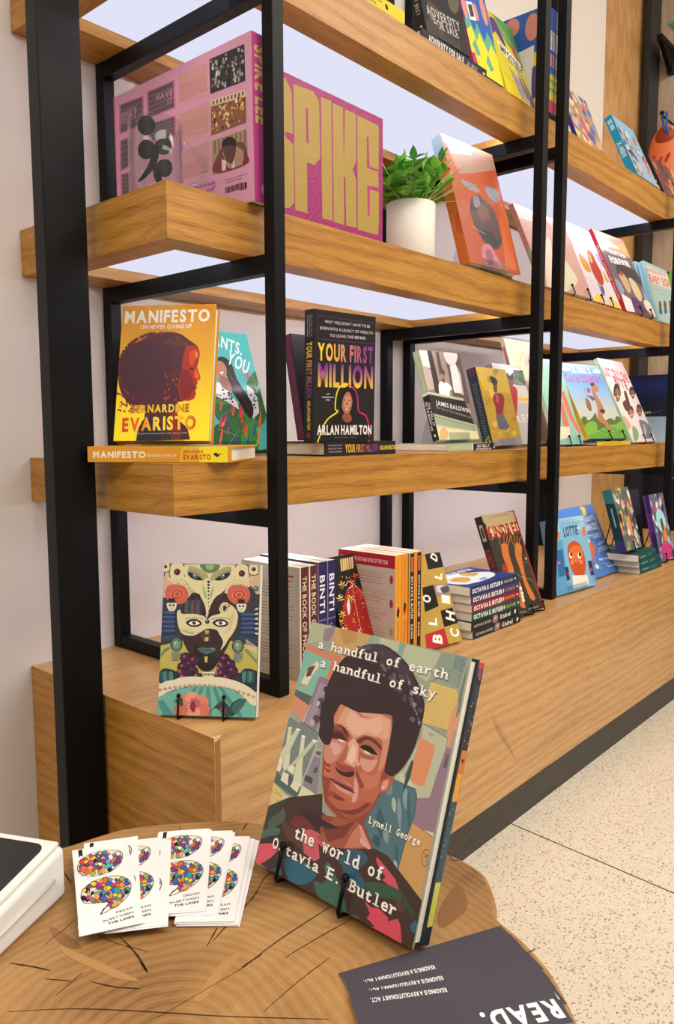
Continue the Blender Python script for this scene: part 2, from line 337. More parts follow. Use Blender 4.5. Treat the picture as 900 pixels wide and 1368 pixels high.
# flat artwork of every cover: P polygon, B rounded polygon, L stroke, E ellipse, G shaded band, T text; millimetres on the cover
ART_TEXT = """
@octavia
P 9aa190 0 0 203 0 203 254 0 254
P b0b394 0 -0.2 35.1 -0.6 24.9 16.7 1.5 23.5
P 8f7f8b 21.1 4.2 35.1 -0.6 35.8 6.7 29.6 16.9 21.6 16.2
P c5a06a 35.3 0.1 85.1 -1.4 77.7 13.1 76.8 50.1 46.3 56.9 34.6 28.3
P b98f57 40 0.3 65.2 -0.3 68.3 10.6 52.1 15.9
P 8fae9b 88.2 -0.2 97.2 -0.2 98.9 7.8 88 8.9
P b7bda0 97.3 0.2 121.5 0.7 123.6 10.3 96.5 9.4
P 7fa793 121.5 0.7 129.5 0.8 125.6 11 121.3 9.7
P b3bd9e 129.5 0.8 170.7 1.8 161.9 30.9 126.7 20.1
P 8b9a8c 170.7 1.8 199.6 -0.1 196.8 28.9 166.4 23.9
P 7c8d86 187.4 0.4 199.8 0.5 198.1 14.9 187 13.4
P c98566 0 23.8 38.9 27.4 40 36.1 -2.9 30.1
P cf7f5e 37.5 27.7 52.7 28 44.7 61.7 37.7 58.9
P 7fb8a5 -2.1 30.6 40.5 35.6 38.7 54.2 27.1 54.5 26.2 77.1 4.1 77.8 -0.3 74.3
B d9d8bd 19.4 40 11.1 49 6.3 59.1 5 67.4 12.7 69.5 19 54.1 25.3 43.7
P 6e3f3a 10.8 47.9 20 43.7 16.4 55.8 9.9 58.3
P 9fae90 5.3 66.2 16.4 65.9 16.6 71.5 3.6 71.1
L 333a34 0.5 1 18.2 41.1 7.9 54.2 4.8 69.7
P 57625c -0.4 73.8 29 76 25.8 86.1 -0.7 80
P d28e72 -0.7 80 25.8 86.1 20.3 103.5 0.4 96.8
P 8d7a8b 28.5 54.2 49.1 56.3 40.7 108.8 19.3 105.5
P a08f9d 31.9 60.2 41.2 60.3 35.1 105.9 23.7 104.4
E 3f3540 31.6 54.2 0.7 0.9
E 3f3540 34.5 54.5 0.7 0.9
E 3f3540 37.3 54.7 0.6 0.9
E 3f3540 40.2 55 0.6 0.9
E 3f3540 43 55.2 0.6 0.9
E 3f3540 45.8 55.5 0.6 0.9
P 3b3338 38.6 62 44.7 61.7 44.8 67.2 38.6 67.1
B 544858 34.9 75 42.7 75.4 42.4 84.3 34.6 84
B c4b8bd 33.8 78.6 37.6 78.8 36.6 83.5 33.2 82.5
B 544858 34.2 92.9 42 93.1 41 100 33.2 99.8
B b9adb5 31.1 98.1 36 98.6 35.4 103.6 30.2 103.2
P d9bd72 165.5 30.1 194.9 30.9 198.4 35.4 198 67.5 165.3 68.2
L a98c48 0.3 0 165.3 33.2 197.3 32.9
L a98c48 0.3 0 165.4 35.6 197.4 35.3
L a98c48 0.3 0 165.5 38 197.4 37.6
L a98c48 0.3 0 165.6 40.3 197.5 39.9
L a98c48 0.3 0 165.7 42.7 197.5 42.2
L a98c48 0.3 0 165.8 45.1 197.6 44.6
L a98c48 0.3 0 165.9 47.5 197.6 46.9
L a98c48 0.3 0 166 49.8 197.7 49.2
L a98c48 0.3 0 166.2 52.2 197.7 51.5
L a98c48 0.3 0 166.3 54.6 197.8 53.8
L a98c48 0.3 0 166.4 56.9 197.8 56.2
L a98c48 0.3 0 166.5 59.3 197.9 58.5
L a98c48 0.3 0 166.6 61.7 197.9 60.8
L a98c48 0.3 0 166.7 64 198 63.1
L a98c48 0.3 0 166.8 66.4 198 65.4
L a98c48 0.3 0 166.9 68.7 198.1 67.7
L a98c48 0.3 0 167 71.1 198.1 70
P d8a080 198 67.5 204.8 42.6 203.5 15.7 199.5 40
P d69c74 200 49.6 202.4 37.4 205.8 65.5 194.7 68.4
P 6f8278 198.4 35.4 201.2 6.4 202.1 21.9 202.9 48.9 198.5 59.7
E 4c534f 195.6 4.7 0.8 0.4
E 4c534f 195.5 7.6 0.8 0.4
E 4c534f 195.4 10.6 0.8 0.4
E 4c534f 195.4 13.6 0.8 0.4
E 4c534f 195.3 16.5 0.8 0.4
E 4c534f 195.2 19.5 0.8 0.4
E 4c534f 195.1 22.5 0.8 0.4
E 4c534f 195 25.4 0.8 0.4
E 4c534f 195 28.4 0.8 0.4
L 555c58 0.4 0 187.4 0.4 187 13.4 165.5 30.1
P 94798a 194.8 82.7 202 82.5 201.5 155.7 177.5 154.9 183.8 138.7
P 6d5a68 198.2 87.7 201.1 87.4 200.7 100.5 196.6 100.5
P d79a75 194.2 51.2 199.6 40.3 200.4 81.7 193.9 82.3
P b7bda2 167.2 68.9 196 74.8 196.7 81.6 191.7 117.3 189.3 136.9 186 141.5 179.6 140 175 128.3 147.5 124.6 157.1 113.2 168.4 79.6
P d98f64 167 81.2 184.5 84.3 185 90.8 182 120.2 179.7 122.7 166.6 122.5 163.9 112.4
L 5f675a 0.5 0 167.1 68.7 196 74.8 196.6 84 192 112.5 190.7 124.7 188.4 139 185.4 144.7 177.4 146
B 8f9a88 176.5 139.8 179.9 135.2 184.4 140.9 182.6 145.6 177.5 146.6
E b29f92 178.2 76 3.8 1.6
B c5caae 152.5 119.4 158.3 117.7 174.5 126.1 159.3 127.1
P c89b62 177.7 155 201.3 159.9 201.5 228.6 169.8 206.1 173 177.8
P d9ceb0 188.9 157.7 200.7 156.4 201.3 159.7
L 4d4640 0.5 0 177.7 155 188.9 157.7 201.3 159.9
P 94798a 176.7 133.9 199.2 125.7 201 155.7 188.9 157.7 178.5 155.3
L 7e5c38 0.7 1 199.9 171.4 195.8 172.8 194.1 177.5 194.9 181.8 198.6 186.3 202.4 181.4
L 7e5c38 0.9 0 196.7 178.9 200.8 175.1
L 7e5c38 0.8 0 196.5 175.5 200 177.7 199.8 182.4
P b88c56 176.6 208.3 194 222.4 201.5 228.6 195.6 228.6 174.9 213.6
P 52737c 126.7 130.9 135 125.3 173.3 126.6 176.4 132.8 177.9 150.2 175.2 162.9 171.5 206.6 146.1 194.4 121.7 172.2
B a9bb9d 151.2 148 151.2 140.7 156.1 145 156.9 153.4
B 7fa3ad 162.2 139.7 161.9 128.9 168.5 135.5 170 148
B 3f5c63 138.9 169 138.3 154.5 147.1 163.4 149.3 180.1
B 7d9aa0 159.1 152.7 157.1 138.8 163 148.6 166.1 164.8
B 7f9d9f 148.8 176.6 149.2 169.2 154.9 173.1 155.4 181.6
B 6f919a 136.2 135.5 138.2 126.3 147.6 130.3 147.3 140.7
B 40606b 165.4 186.4 164.8 178.3 169 183.5 170.4 192.9
B 3b5660 138.5 185 140.1 178.3 147.1 180.8 146.7 188.2
B 3f6470 168.8 147.2 165.8 130.1 171.9 142.6 176.2 162.6
B a9c0c0 166.9 197.7 166.9 191.8 170.6 195.2 171.4 202
L 2f4348 0.6 0 135 125.3 173.3 126.6 176.4 132.8 177.9 150.2 175.2 162.9 171.5 206.6
P 394b49 163.6 102.2 165.4 104.7 165.4 118 161.9 131.2 160.3 135.9 160.3 128 160.1 118.4
P 8e6a60 162.1 105.6 163.4 102.8 159.6 119.7 157.8 121.5
P 76857f -1.2 101.5 16.7 103.9 46.3 109.7 51.2 114.4 50.6 145.8 36.2 176.6 17.1 177.6 -1.2 171.5 -1.4 148.6
P 97a79d -1.8 96.6 18.3 103.4 16.4 105.8 -2.7 102.5
P c8b4b0 24.3 85.8 26.3 84.1 22.1 104.3 19.4 104.2
P b1aca6 46.3 109.7 54.3 113.6 54.5 125.5 54.5 144.7 60.8 167.7 34 164 39.7 149
P 8a8590 46.2 131.5 54.7 131.5 60.4 166.7 39.1 163.7
P 9fa098 46.8 116.8 54.3 116.6 53.9 123.3 47.1 123.4
P 5f5f60 48 126.2 54.5 125.5 54 129.3 47.4 129.9
P 57545a 50 143.6 54.1 140.6 54.3 146.6 49.4 147.4
L 3d3a40 0.6 0 51.2 147.5 50 143.6 53.6 139 53.3 146.2
P 4a4648 40.7 152.3 51.1 152.9 51.3 158.8 39.9 158
L 39454a 0.5 0 18.3 103.4 46.3 109.7 52.7 114
P 4e6660 -1 160.9 11.2 164.7 38.9 168.5 34.8 177.6 -1.2 171.5
P d3d6b6 2.4 113.8 6.9 112.6 11.5 132.5 16.1 152.2 10.6 157.5 6.7 153.7
P c9ceb0 13.9 112 19.3 112.1 11.4 137.5 4.4 146.9 -2.1 143.8
P e4e2c8 -1.7 144.9 5.3 146.7 5 159.8 -0.9 159.6
P dedcc2 9 158 18.3 159 19.9 169.5 8.4 167.4
P d3d6b6 23.3 116.4 28 116.4 34.2 148.2 38.6 165 25.6 165.3 24.6 151 25.2 136.2
P bfc8a6 39.9 116.5 44.9 117.3 33.5 135 21.9 148.1 17 149.5
P e4e2c8 16.8 148.9 23.9 148.8 23.9 157.3 14.4 155.2
P dedcc2 24.1 163.3 36.4 163.3 34.8 172.2 23.5 169.6
B 5a5a5c 18.3 159 24.7 159.5 24.4 166.9 20 167
B f0eedd 2.4 113.8 6.9 112.4 7 113.8 3 115.1
B f0eedd 13.9 112 19.1 111.4 18.9 113.2 14 113.5
B f0eedd 23.4 116.6 27.9 116 28.1 117.7 23.7 118.4
B f0eedd 39.9 116.5 44.7 116.8 44.3 118.7 39.8 118.5
P d7bd7c -1 172.1 18 177.4 17.7 184.8 -1.7 197.6
P c8d0bc 17.3 178.2 30.2 179.6 17.7 184.8
P d8d9b6 39.1 163.7 60.4 166.7 36.4 177.1
L 54492e 0.5 0 -0.1 180.5 2 182.3
L 54492e 0.5 0 5.4 177.6 4.8 181.4 7.1 180.1 9.7 182.4 9.8 179.9 14.3 182.8
L 54492e 0.5 0 9.5 187.3 12.3 187.7
P 39403c -1.8 197.9 24.7 180.1 23.1 191.1 17.5 205.8 2 233.3 -1.4 217.9
P 42302b 24.7 180.1 67.5 163.3 72.5 179.9 117.6 187 134.5 189.9 158.7 190.9 222.2 223.4 240.3 218 229.3 251.4 204.9 253.9 123.1 256.7 8.8 253.3 -2.9 239.8 -0.6 230.7 19.1 205.3 14.8 197.3
B 4f5a4e 16.7 197.9 21.6 191.6 26.9 202.7 18.9 210 9.3 217.9 4.9 210
P 4a6a58 -1.5 222.7 10.3 215.5 21.3 211.8 24.6 214 21.9 219 11.2 223.7 0 229.9
P 353230 0 229.9 21.9 219 31.7 217.4 17.5 226.8 -2.1 237.1
B d9586b -3 238.6 4 233.8 16.6 229.3 23.6 229.4 26.9 231.7 19.2 242.5 8.3 252 0.9 253.7
P 5a3b35 22.4 204.8 51.2 205 59.6 221.4 49.4 220.4 31.3 216.3
B 6f3130 34.7 203.1 43 192.3 57.3 193.3 68.2 197.1 49 203.5
B 35272a 43.4 185.8 70.6 183.9 95.5 183.5 114.3 175.7 77.2 195.2 68.1 196.5
P c75a66 53.3 206.6 55.4 202.7 62.5 199.5 72 199.1 82.2 201.3 91.8 212.3 76.6 208.8 81.9 220.8 76.9 225.3 73.8 225.4 68.5 223.9 61 223.2
B 2f6478 38.3 238 50 232.7 72.1 230.4 82.8 234.3 77.9 243.8 65.9 251.8 48.1 252.7
P 3d7383 25.5 250.9 34.5 246 39.6 252.4 33.4 254.1
B 3c6a58 81.4 242.5 91.2 241.1 95.3 234.1 89.2 224.3 102.1 226.1 118.4 240.5 127.4 256.1 107.8 255.3 90.3 253.4
B 43705f 91.4 221.3 97.8 222.2 97.7 232.1 93.1 229.4
B 2f5a72 113 200.6 128 197.2 138.3 201.4 132.5 210.2 130.8 215.7 139.7 220.8 139.3 228.2 126.4 229.4 115 225.1 111.2 217.9 105.2 215.1 109.5 206.1
B 35563f 140 221.9 156.8 215.7 178 213.6 188.5 218.8 173 223.6 149.3 229.2
P 35483d 179.4 213 201 226.5 195.6 228.6 185.2 223.5
P cf5563 147.2 195.8 157.2 200 171.5 206.6 178 213.6 167.3 214.1 158.3 212.7 161.2 208.7 153.9 205.4 147.6 199.9
P d24d5f 144.1 236.5 152.1 238.8 161 236.5 172.9 240 172.9 242.9 182.7 236.6 187 241.2 192.7 257.1 176 257.2 149.8 256.3 156.4 254.2 160.7 252.4 150.1 249 152.8 244.4
B 2f6478 196.8 236.1 200.6 230.6 203.1 234.7 201.8 240.9 197.8 239.7
B 5c3a38 176.4 224.6 181.7 221.5 187.5 226.1 184.2 230.9
B 43524a 128.9 255.1 139.3 251 141.7 253.6 133.3 258.7
P 8a4a35 73.1 181.9 113.9 174.2 121.4 169.5 141.8 190.5 118.2 199.3 98.3 203.5 74.6 197.1
P a0583f 90.5 177.4 115.2 173.1 121 175.6 140.2 191 108.3 202.2 85.6 208.2 73.3 203.5
P d8988a 119.4 176.1 122.8 176.2 138.9 190.9 129.3 193 116.9 185
P c07a62 117.2 179.9 120.5 176.9 129.5 193.6 108.3 202.2 111.7 190.4
P 7a3b2e 77.4 193.2 102.5 182.3 115.4 173.7 105.5 192.6 87.7 203.7
P e0a898 124 186.3 137 191 139.5 191.3 135.9 193.2 125.3 190.7
P 3a2628 62.8 181.2 75.3 186.2 96.8 186.7 84.3 192.2 66.4 193
B b9694d 56.7 75.6 88.7 74.4 131.8 71.4 136.3 87.8 137.4 109.9 147.5 123 143.7 132.8 136.3 141.2 130.7 156.5 121.8 171.7 104.3 176.2 87 176.8 73.2 169.7 62.8 149.4 56.8 124.8 55.8 109.2 57 88.9
P 8f4637 73.2 169.7 62.5 149.5 57.2 124.7 59.9 110.7 66 124.9 74.2 146 74.5 158.9 90.5 170.6 111.5 171.4 122.9 163.9 130.1 154.2 136 140 132.8 128.6 137.4 109.9 141.8 125.9 136.9 143.4 125.1 171.9 96.4 178.8
B a8543f 90.8 171.7 103.2 166.5 117.9 158.1 129.5 151.9 125.9 162.9 109 174.7
B 7d3a30 85.6 172.1 111.2 170.2 127.1 155.2 120.6 156 102 168.2
P d99f84 65.6 74.8 83.6 75 89.4 76.8 117.1 71.9 130.2 74.3 133.2 82.4 134.9 100.7 123.2 93.8 103.3 95.3 91.5 102.3 82.9 96.8 61.9 93
P e3b09a 79.2 78.1 102.8 81.3 117.6 73.7 124.5 80.8 119.4 92.3 105.5 90.9 95.7 98.6 88.5 97.9 77.4 90.3
P c98565 65.4 74.1 72.7 74.4 64.7 96.2 60.2 93.4
P cf8e72 130.2 74.3 133.9 82.2 136.2 105.3 133.3 118.5 127.6 127.7 128.3 112.5 126.9 95.3
P dca58c 119.1 73.3 130.5 75.5 132.4 91.3 126.6 94.2
P b77a62 87.8 77.3 94.1 80.9 107.1 78.3 96.8 78.3 90 76
P 8c463a 61 95.9 77.2 95.6 85.1 101.4 84.4 108.1 70.3 102.7 59.8 104.1
P a86350 62.3 94.2 72.8 92.8 79.2 96.4 72.5 98.2
B c98b78 62 111.5 77.1 107.4 83.6 108.3 78.4 124 68.6 133.3 60.7 131.6 57.4 120.7
B dba696 64.4 113.5 76.9 112.7 78.6 118.8 71.1 123.5
B 4a2620 60.5 107.7 64.8 102.6 71.6 101 79.5 103.5 82.3 107.1 71.8 107.8 64.9 109
P f0e6dd 72.6 107.3 81.6 107.5 77.6 109.3 73 108.8
L 6b2f2b 1 1 59.8 107.4 64.7 102.2 73.1 100 81.7 104.9 84 106.9
P 5c2b2a 65.2 94.8 77.8 94.8 84.2 100.3 83.2 103.9 74 97.1
B 6b3230 95.4 103.8 99.4 99.5 106.9 95.9 117.3 96.7 124.8 99.7 127.3 104 116.5 100 106.3 99.6 100.9 104.9
B a86450 100.9 104.9 108.2 100.4 120.2 100.9 121.5 105.6 109.4 104.5
B ca8c78 101.2 108.7 109.5 105.1 124 108.7 122.2 114.2 108.4 113.1
B 241515 101 108.1 106.1 105 114.6 105 123.4 109.5 117.8 110.4 107.4 109.5
P f0e6dd 108.2 109.3 116.2 110.9 112.2 111.4 106.9 110.9
E 1a1012 110.5 107.4 3.6 2
P a05a48 102.2 112.2 111.9 113.3 123.1 111.5 117.6 115.5 107.3 115.3
L 3c1c1c 1 1 101 108.1 106 104.8 114.5 104.8 123.9 109.7
P dfa590 91.2 101.1 100 107.7 101.8 120 106.3 123.8 99.1 128.4 90 127.2 80.8 126 84.7 109.3
P ecc4b2 91.3 107.5 97.1 109.8 98.6 120.9 94.8 125.8 88.9 123.6
P b0694f 84.4 108.1 81 120.7 77.8 128.1 82.2 130.7 87.3 124.1 87.8 112.4
P 9b4a3d 75.3 128.8 84.6 130 99.1 128.4 100.9 131.7 92.4 135.5 80.3 136.5
B 3a1c1c 76 133.8 82 136 90.6 135.4 100 131.7 100.5 136.3 91.8 139.5 80.8 138.2
P c27b64 99.3 123.3 103.9 127.1 103.6 132.2 109.4 134.3 101.3 130.3
B d49c88 103.9 118.1 116.2 116.6 125.3 113.6 123.4 121.4 117.6 127.5 109.7 126.6
B c4785f 109.6 129.2 121.8 130.6 130.9 121.7 130.2 136.9 120.1 142.4 110.4 137.8
P 8f4436 100 125.6 107.5 133.6 116.4 141 112.3 144.8 105 136.9
P c07058 62.2 136.5 77 137.4 74.2 146 63.4 146.6
P 7b3a30 60.9 138.2 70.4 139.4 74.7 135.5 69.4 142.2
B c98270 72.5 146.5 80.4 142.9 94.8 143.7 106.7 149 103.7 156.3 92.4 153.4 79.3 151
B 7c3a38 71.9 147.4 77.5 145.1 90.3 146.4 101 147 108.4 150 96.5 149.6 82.4 149.4
B b06a64 75.9 145.5 83.9 142.5 95.3 145.5 99.2 146.9 86.9 146.8
B d99a8c 79.9 150.1 91.7 151.1 105.5 150.6 97.7 153.7 87.2 153.7
B d9a092 103 136.2 109.3 143.2 111.1 155.2 105.7 160.1 105.2 149.5
P 5c2826 74.7 147.8 90.8 147.8 107.9 150.2 105.7 151.2 89.8 150.4
B 9b4c3e 75.8 157.2 86.6 157.7 98 160.6 88.2 163 78.8 161.4
B 6e322b 81.9 159.8 92.5 159.7 96.4 161.1 86.2 162.3
B b8604d 73.9 163 92 163.7 112.5 157.3 125.4 149.5 114.2 163 90.5 170.6
B b0604c 141.5 124.8 147.3 122.5 147.5 129.1 143.5 137.7 136.3 141.2 133.8 138.2 135 130.5
B d99c88 136.8 131.1 142.3 127.6 142.1 135.7 136.4 138.7
E f0e6dd 137.7 136.1 1.1 0.8
B 35252a 42 63.8 43.8 79.7 47.8 97.6 44.8 103.7 46.7 111.3 55.2 117 63 114.9 63.7 98.8 59.2 84 65.2 73.2 84 76.5 102.3 73.3 124.9 70.3 132.4 73.4 134.5 95.5 135.4 120.1 139.3 122.7 145.9 123.2 155.5 111.8 163 92.6 165.9 62.5 161.7 46.3 145.8 27.5 129.8 15.6 107.6 7.2 90.7 7.9 74.8 13.7 57.3 28 47.2 43.7
B 46363e 81.9 13.6 100.9 7.2 130.5 18.1 147.1 32.2 160 51.6 146.6 42.4 126.9 29.1 104.6 20.9
B 574a56 86.7 20.7 88.1 19.4 90.2 20.4 89.2 21.9
B 574a56 73.8 15.2 76.9 12.6 81.4 14.6 79.3 18
B 574a56 92.2 17.5 93.7 16.3 95.7 17.2 94.7 18.8
B 4d4049 100.4 14.8 102.7 12.8 106.1 14.3 104.5 16.9
B 4d4049 137.6 48.9 139.7 46.9 142.8 48.3 141.3 50.8
B 64566a 82.5 19.3 84.6 17.4 87.7 18.8 86.2 21.1
B 3c2f36 90.8 26.7 93.5 24.4 97.3 26.1 95.5 29.1
B 4d4049 138.2 52.3 140.5 50.2 143.8 51.7 142.2 54.3
B 6d6072 147 52.3 149.1 50.3 152 51.7 150.6 54.1
B 574a56 106 27.4 108.6 25.1 112.3 26.8 110.5 29.7
B 6d6072 78.3 14.6 80.5 12.8 83.6 14.2 82.1 16.6
B 64566a 130 45.9 131.1 44.9 132.8 45.6 132 46.9
B 3c2f36 126.4 35.8 128.2 34.1 130.9 35.3 129.6 37.4
B 574a56 103.2 27.4 104.5 26.3 106.3 27.1 105.4 28.5
B 574a56 130.7 45.4 133.3 43 137 44.7 135.2 47.6
B 574a56 96.7 24.2 97.9 23.2 99.6 24 98.8 25.3
B 574a56 158 57.7 160.7 55.2 164.5 56.9 162.6 60
B 3c2f36 96 20.4 98.4 18.3 101.7 19.9 100.1 22.4
B 4d4049 125.1 44.7 127.8 42.2 131.6 43.9 129.7 47
B 574a56 84.2 23.8 86 22.2 88.5 23.4 87.3 25.3
B 4d4049 102 23.9 104.7 21.6 108.4 23.3 106.6 26.2
B 574a56 119.6 32.5 122.4 30 126.3 31.9 124.4 34.9
B 64566a 69 15.4 71.5 13.3 75.1 14.9 73.4 17.6
B 574a56 126.8 37.9 128.5 36.4 130.8 37.5 129.7 39.3
B 64566a 84.7 21 86.6 19.4 89.4 20.6 88.1 22.7
B 6d6072 110.6 30 111.8 28.9 113.4 29.7 112.6 31
B 64566a 113.7 27.2 115.2 25.9 117.3 26.8 116.2 28.5
B 64566a 71.5 15.3 73 14 75.3 15 74.2 16.7
B 4d4049 103.4 26.5 106.2 24 110.1 25.8 108.2 28.9
B 574a56 128.2 32.4 131 29.9 134.8 31.7 132.9 34.7
B 64566a 107.3 29.5 110 27.1 113.9 28.9 112 31.9
B 6d6072 104.6 26.8 106.9 24.8 110.2 26.3 108.6 28.8
B 6d6072 121.9 34.2 123.5 32.8 125.7 33.8 124.6 35.6
B 64566a 151.2 67.9 153.9 65.3 157.7 67 155.8 70.2
B 574a56 81.2 12.2 84.2 9.6 88.6 11.6 86.5 14.9
B 6d6072 152.1 53.7 153.9 52 156.5 53.2 155.2 55.3
B 574a56 148.1 55.2 150.8 52.7 154.5 54.4 152.7 57.4
B 6d6072 121.1 37.3 123.6 35.1 127.2 36.7 125.4 39.5
B 3c2f36 152.4 58.9 153.8 57.6 155.7 58.5 154.8 60.1
B 3c2f36 108.2 25.4 110.1 23.7 112.9 25 111.6 27.1
B 3c2f36 105.3 31.8 106.6 30.6 108.5 31.5 107.6 32.9
B 3c2f36 149.7 50.2 151.4 48.6 153.7 49.7 152.6 51.6
B 3c2f36 149.9 56.3 151.1 55.2 152.7 56 151.9 57.3
B 6d6072 108.8 35.2 110.6 33.6 113.2 34.7 112 36.7
B 4d4049 144.5 49.9 147.1 47.4 150.9 49.1 149 52.2
B 574a56 116.5 36.2 119 34 122.6 35.6 120.8 38.4
B 5d5164 153.1 56.5 155.7 56.6 156.4 59.3 154.8 60.2
B 75697f 148.5 48.4 150.2 48.5 150.7 50.3 149.6 50.9
B 93889c 141 34.3 143.3 34.5 143.9 36.9 142.5 37.7
B 75697f 145.1 43.8 146.5 43.8 146.9 45.3 146 45.9
B 5d5164 137 29 139.5 29.2 140.1 31.8 138.6 32.6
B 75697f 156.4 60 158.7 60 159.3 62.5 157.9 63.4
B 75697f 147.2 44.4 149.1 44.5 149.6 46.4 148.4 47
B 93889c 160.9 67.2 163.5 67.3 164.2 70 162.6 70.9
B 93889c 150.9 53.1 153.7 53.2 154.5 56.1 152.7 57.1
B 5d5164 159.9 64.8 162 64.9 162.6 67.2 161.3 68
B 93889c 146.2 43 148.7 43.1 149.4 45.8 147.9 46.6
B 75697f 140.2 32.6 141.9 32.7 142.4 34.5 141.3 35.1
B 93889c 145.5 44.3 147.2 44.4 147.7 46.3 146.6 46.9
B 75697f 154.8 58.3 156.3 58.4 156.8 60 155.8 60.6
B 8a7f98 145.5 42 147.2 42 147.7 43.9 146.6 44.5
B 8a7f98 151.6 52.6 154.4 52.7 155.1 55.6 153.4 56.6
P 33242a 40.7 78.1 62.7 64.8 100.2 59.9 124.6 63 120.2 71.1 89.4 76.8 65.4 74.1 60.1 86.8 59.6 97.5 60.6 103.9 54.4 110.9 46.5 106.3 41.8 92.7
L 4a3438 0.6 1 61.6 61 79.5 60.9 92.7 57.8
T 4a423c 17.2 25.5 184.1 24 9.11 ts|a handful of earth
T f6f3ea 17.2 25.5 184.1 24 9.11 t|a handful of earth
T 4a423c 26.2 43.5 175 44.3 9.02 ts|a handful of sky
T f6f3ea 26.2 43.5 175 44.3 9.02 t|a handful of sky
T 4a423c 42.8 213.7 159.2 213.6 11.47 ts|the world of
T f6f3ea 42.8 213.7 159.2 213.6 11.47 t|the world of
T 4a423c 16.9 232.2 181 236.1 10.16 ts|Octavia E. Butler
T f6f3ea 16.9 232.2 181 236.1 10.16 t|Octavia E. Butler
T 4a423c 129.9 170.9 190.5 171.3 5.98 ts|Lynell George
T f6f3ea 129.9 170.9 190.5 171.3 5.98 t|Lynell George
@manif
G c8871a,cd8f1c,dba31c,ecc21c,f5d81e,f7e022 0 0 142 203.7
B 6b2420 8.3 148.8 9.9 147.4 11.8 149.3 10.2 150.8
B b0561c 12.7 130.5 14.4 129 16.3 131 14.6 132.5
B b0561c 9.4 135.5 11 134 13 136 11.3 137.4
B 6b2420 30.1 150.2 31.8 148.8 33.6 150.7 32 152.2
B 8a3a1a 2.6 157.6 4.3 156.1 6.2 158.1 4.6 159.5
B 6b2420 7.9 137.8 9.5 136.3 11.5 138.3 9.8 139.8
B b0561c 35.3 129.4 36.9 127.9 38.8 129.9 37.1 131.3
B 6b2420 20.5 128.4 22.1 127 24 128.9 22.4 130.4
B b0561c 12.8 150.7 14.4 149.2 16.3 151.2 14.7 152.6
B 6b2420 6.2 145.9 7.8 144.4 9.7 146.4 8.1 147.8
B b0561c 4.4 116.6 6 115.2 7.9 117.1 6.3 118.6
B 8a3a1a 20.4 132.7 22 131.2 23.9 133.2 22.3 134.6
B 6b2420 28.3 129.7 29.9 128.2 31.8 130.2 30.2 131.6
B 8a3a1a 17.3 133.5 19 132 20.9 134 19.2 135.4
B 6b2420 38.6 142.8 40.3 141.4 42.1 143.3 40.5 144.8
B b0561c 11.8 123.8 13.4 122.3 15.3 124.3 13.7 125.7
B 6b2420 20.6 120.2 22.3 118.7 24.2 120.7 22.5 122.2
B 8a3a1a 3.6 134.3 5.2 132.9 7.1 134.8 5.5 136.3
B 8a3a1a 1.6 133.7 3.3 132.3 5.2 134.2 3.6 135.7
B 8a3a1a 19.2 159.6 20.9 158.2 22.8 160.1 21.1 161.5
B 6b2420 37.9 134.5 39.5 133 41.4 135 39.8 136.4
B 6b2420 26.2 128.5 27.8 127.1 29.7 129 28.1 130.5
B 8a3a1a 10.8 132.8 12.4 131.3 14.3 133.3 12.7 134.7
B b0561c 5.2 151.9 6.8 150.5 8.8 152.4 7.1 153.9
B 6b2420 37.8 142.3 39.5 140.9 41.3 142.8 39.7 144.3
B 6b2420 32.7 122.1 34.4 120.7 36.3 122.7 34.6 124.1
B b0561c 11.4 150 13 148.5 14.9 150.4 13.3 151.9
B 6b2420 14.9 150.1 16.5 148.6 18.4 150.5 16.8 152
B 6b2420 27.6 144.2 29.2 142.8 31.1 144.7 29.5 146.2
B 6b2420 14.7 146.4 16.3 144.9 18.2 146.9 16.6 148.3
B b0561c 31.7 126 33.4 124.6 35.3 126.5 33.6 128
B 6b2420 29.4 157.4 31 156 32.9 157.9 31.3 159.4
B 8a3a1a 25.5 140.5 27.2 139.1 29.1 141 27.4 142.5
B 6b2420 19.3 149.4 20.9 148 22.8 149.9 21.2 151.3
B b0561c 26 135.2 27.6 133.7 29.5 135.7 27.9 137.1
B 6b2420 26.2 150.3 27.8 148.9 29.7 150.8 28.1 152.3
B 6b2420 9.9 130.1 11.5 128.7 13.4 130.6 11.8 132.1
B b0561c 14.6 152.6 16.3 151.2 18.2 153.1 16.5 154.6
B 6b2420 16.9 130.8 18.6 129.4 20.5 131.3 18.8 132.8
B 8a3a1a 20.2 138.3 21.8 136.8 23.7 138.8 22.1 140.2
B 6b2420 7 130.9 8.6 129.5 10.5 131.4 8.9 132.9
B b0561c 9.3 117.9 11 116.5 12.9 118.4 11.2 119.9
B b0561c 27.3 121.9 29 120.4 30.9 122.4 29.2 123.8
B 6b2420 21.5 156.7 23.1 155.3 25 157.2 23.4 158.6
B b0561c 25.2 149.3 26.8 147.9 28.7 149.8 27 151.3
B 8a3a1a 12.1 159.6 13.7 158.2 15.6 160.1 14 161.6
B b0561c 5.7 134.6 7.4 133.1 9.3 135.1 7.6 136.5
B 8a3a1a 7.7 149 9.3 147.5 11.2 149.5 9.6 150.9
B 6b2420 22.9 116 24.6 114.5 26.5 116.5 24.8 118
B 8a3a1a 37.1 121.4 38.7 120 40.6 121.9 39 123.4
B 6b2420 5.7 158.5 7.3 157.1 9.2 159 7.6 160.5
B 6b2420 5.6 116 7.2 114.5 9.2 116.5 7.5 118
B 8a3a1a 14.1 144.5 15.7 143 17.6 145 16 146.4
B 6b2420 22 125 23.7 123.5 25.6 125.5 23.9 126.9
B 6b2420 -0.7 133.1 0.9 131.6 2.8 133.6 1.2 135
B b0561c 34.6 153.2 36.2 151.8 38.1 153.7 36.4 155.2
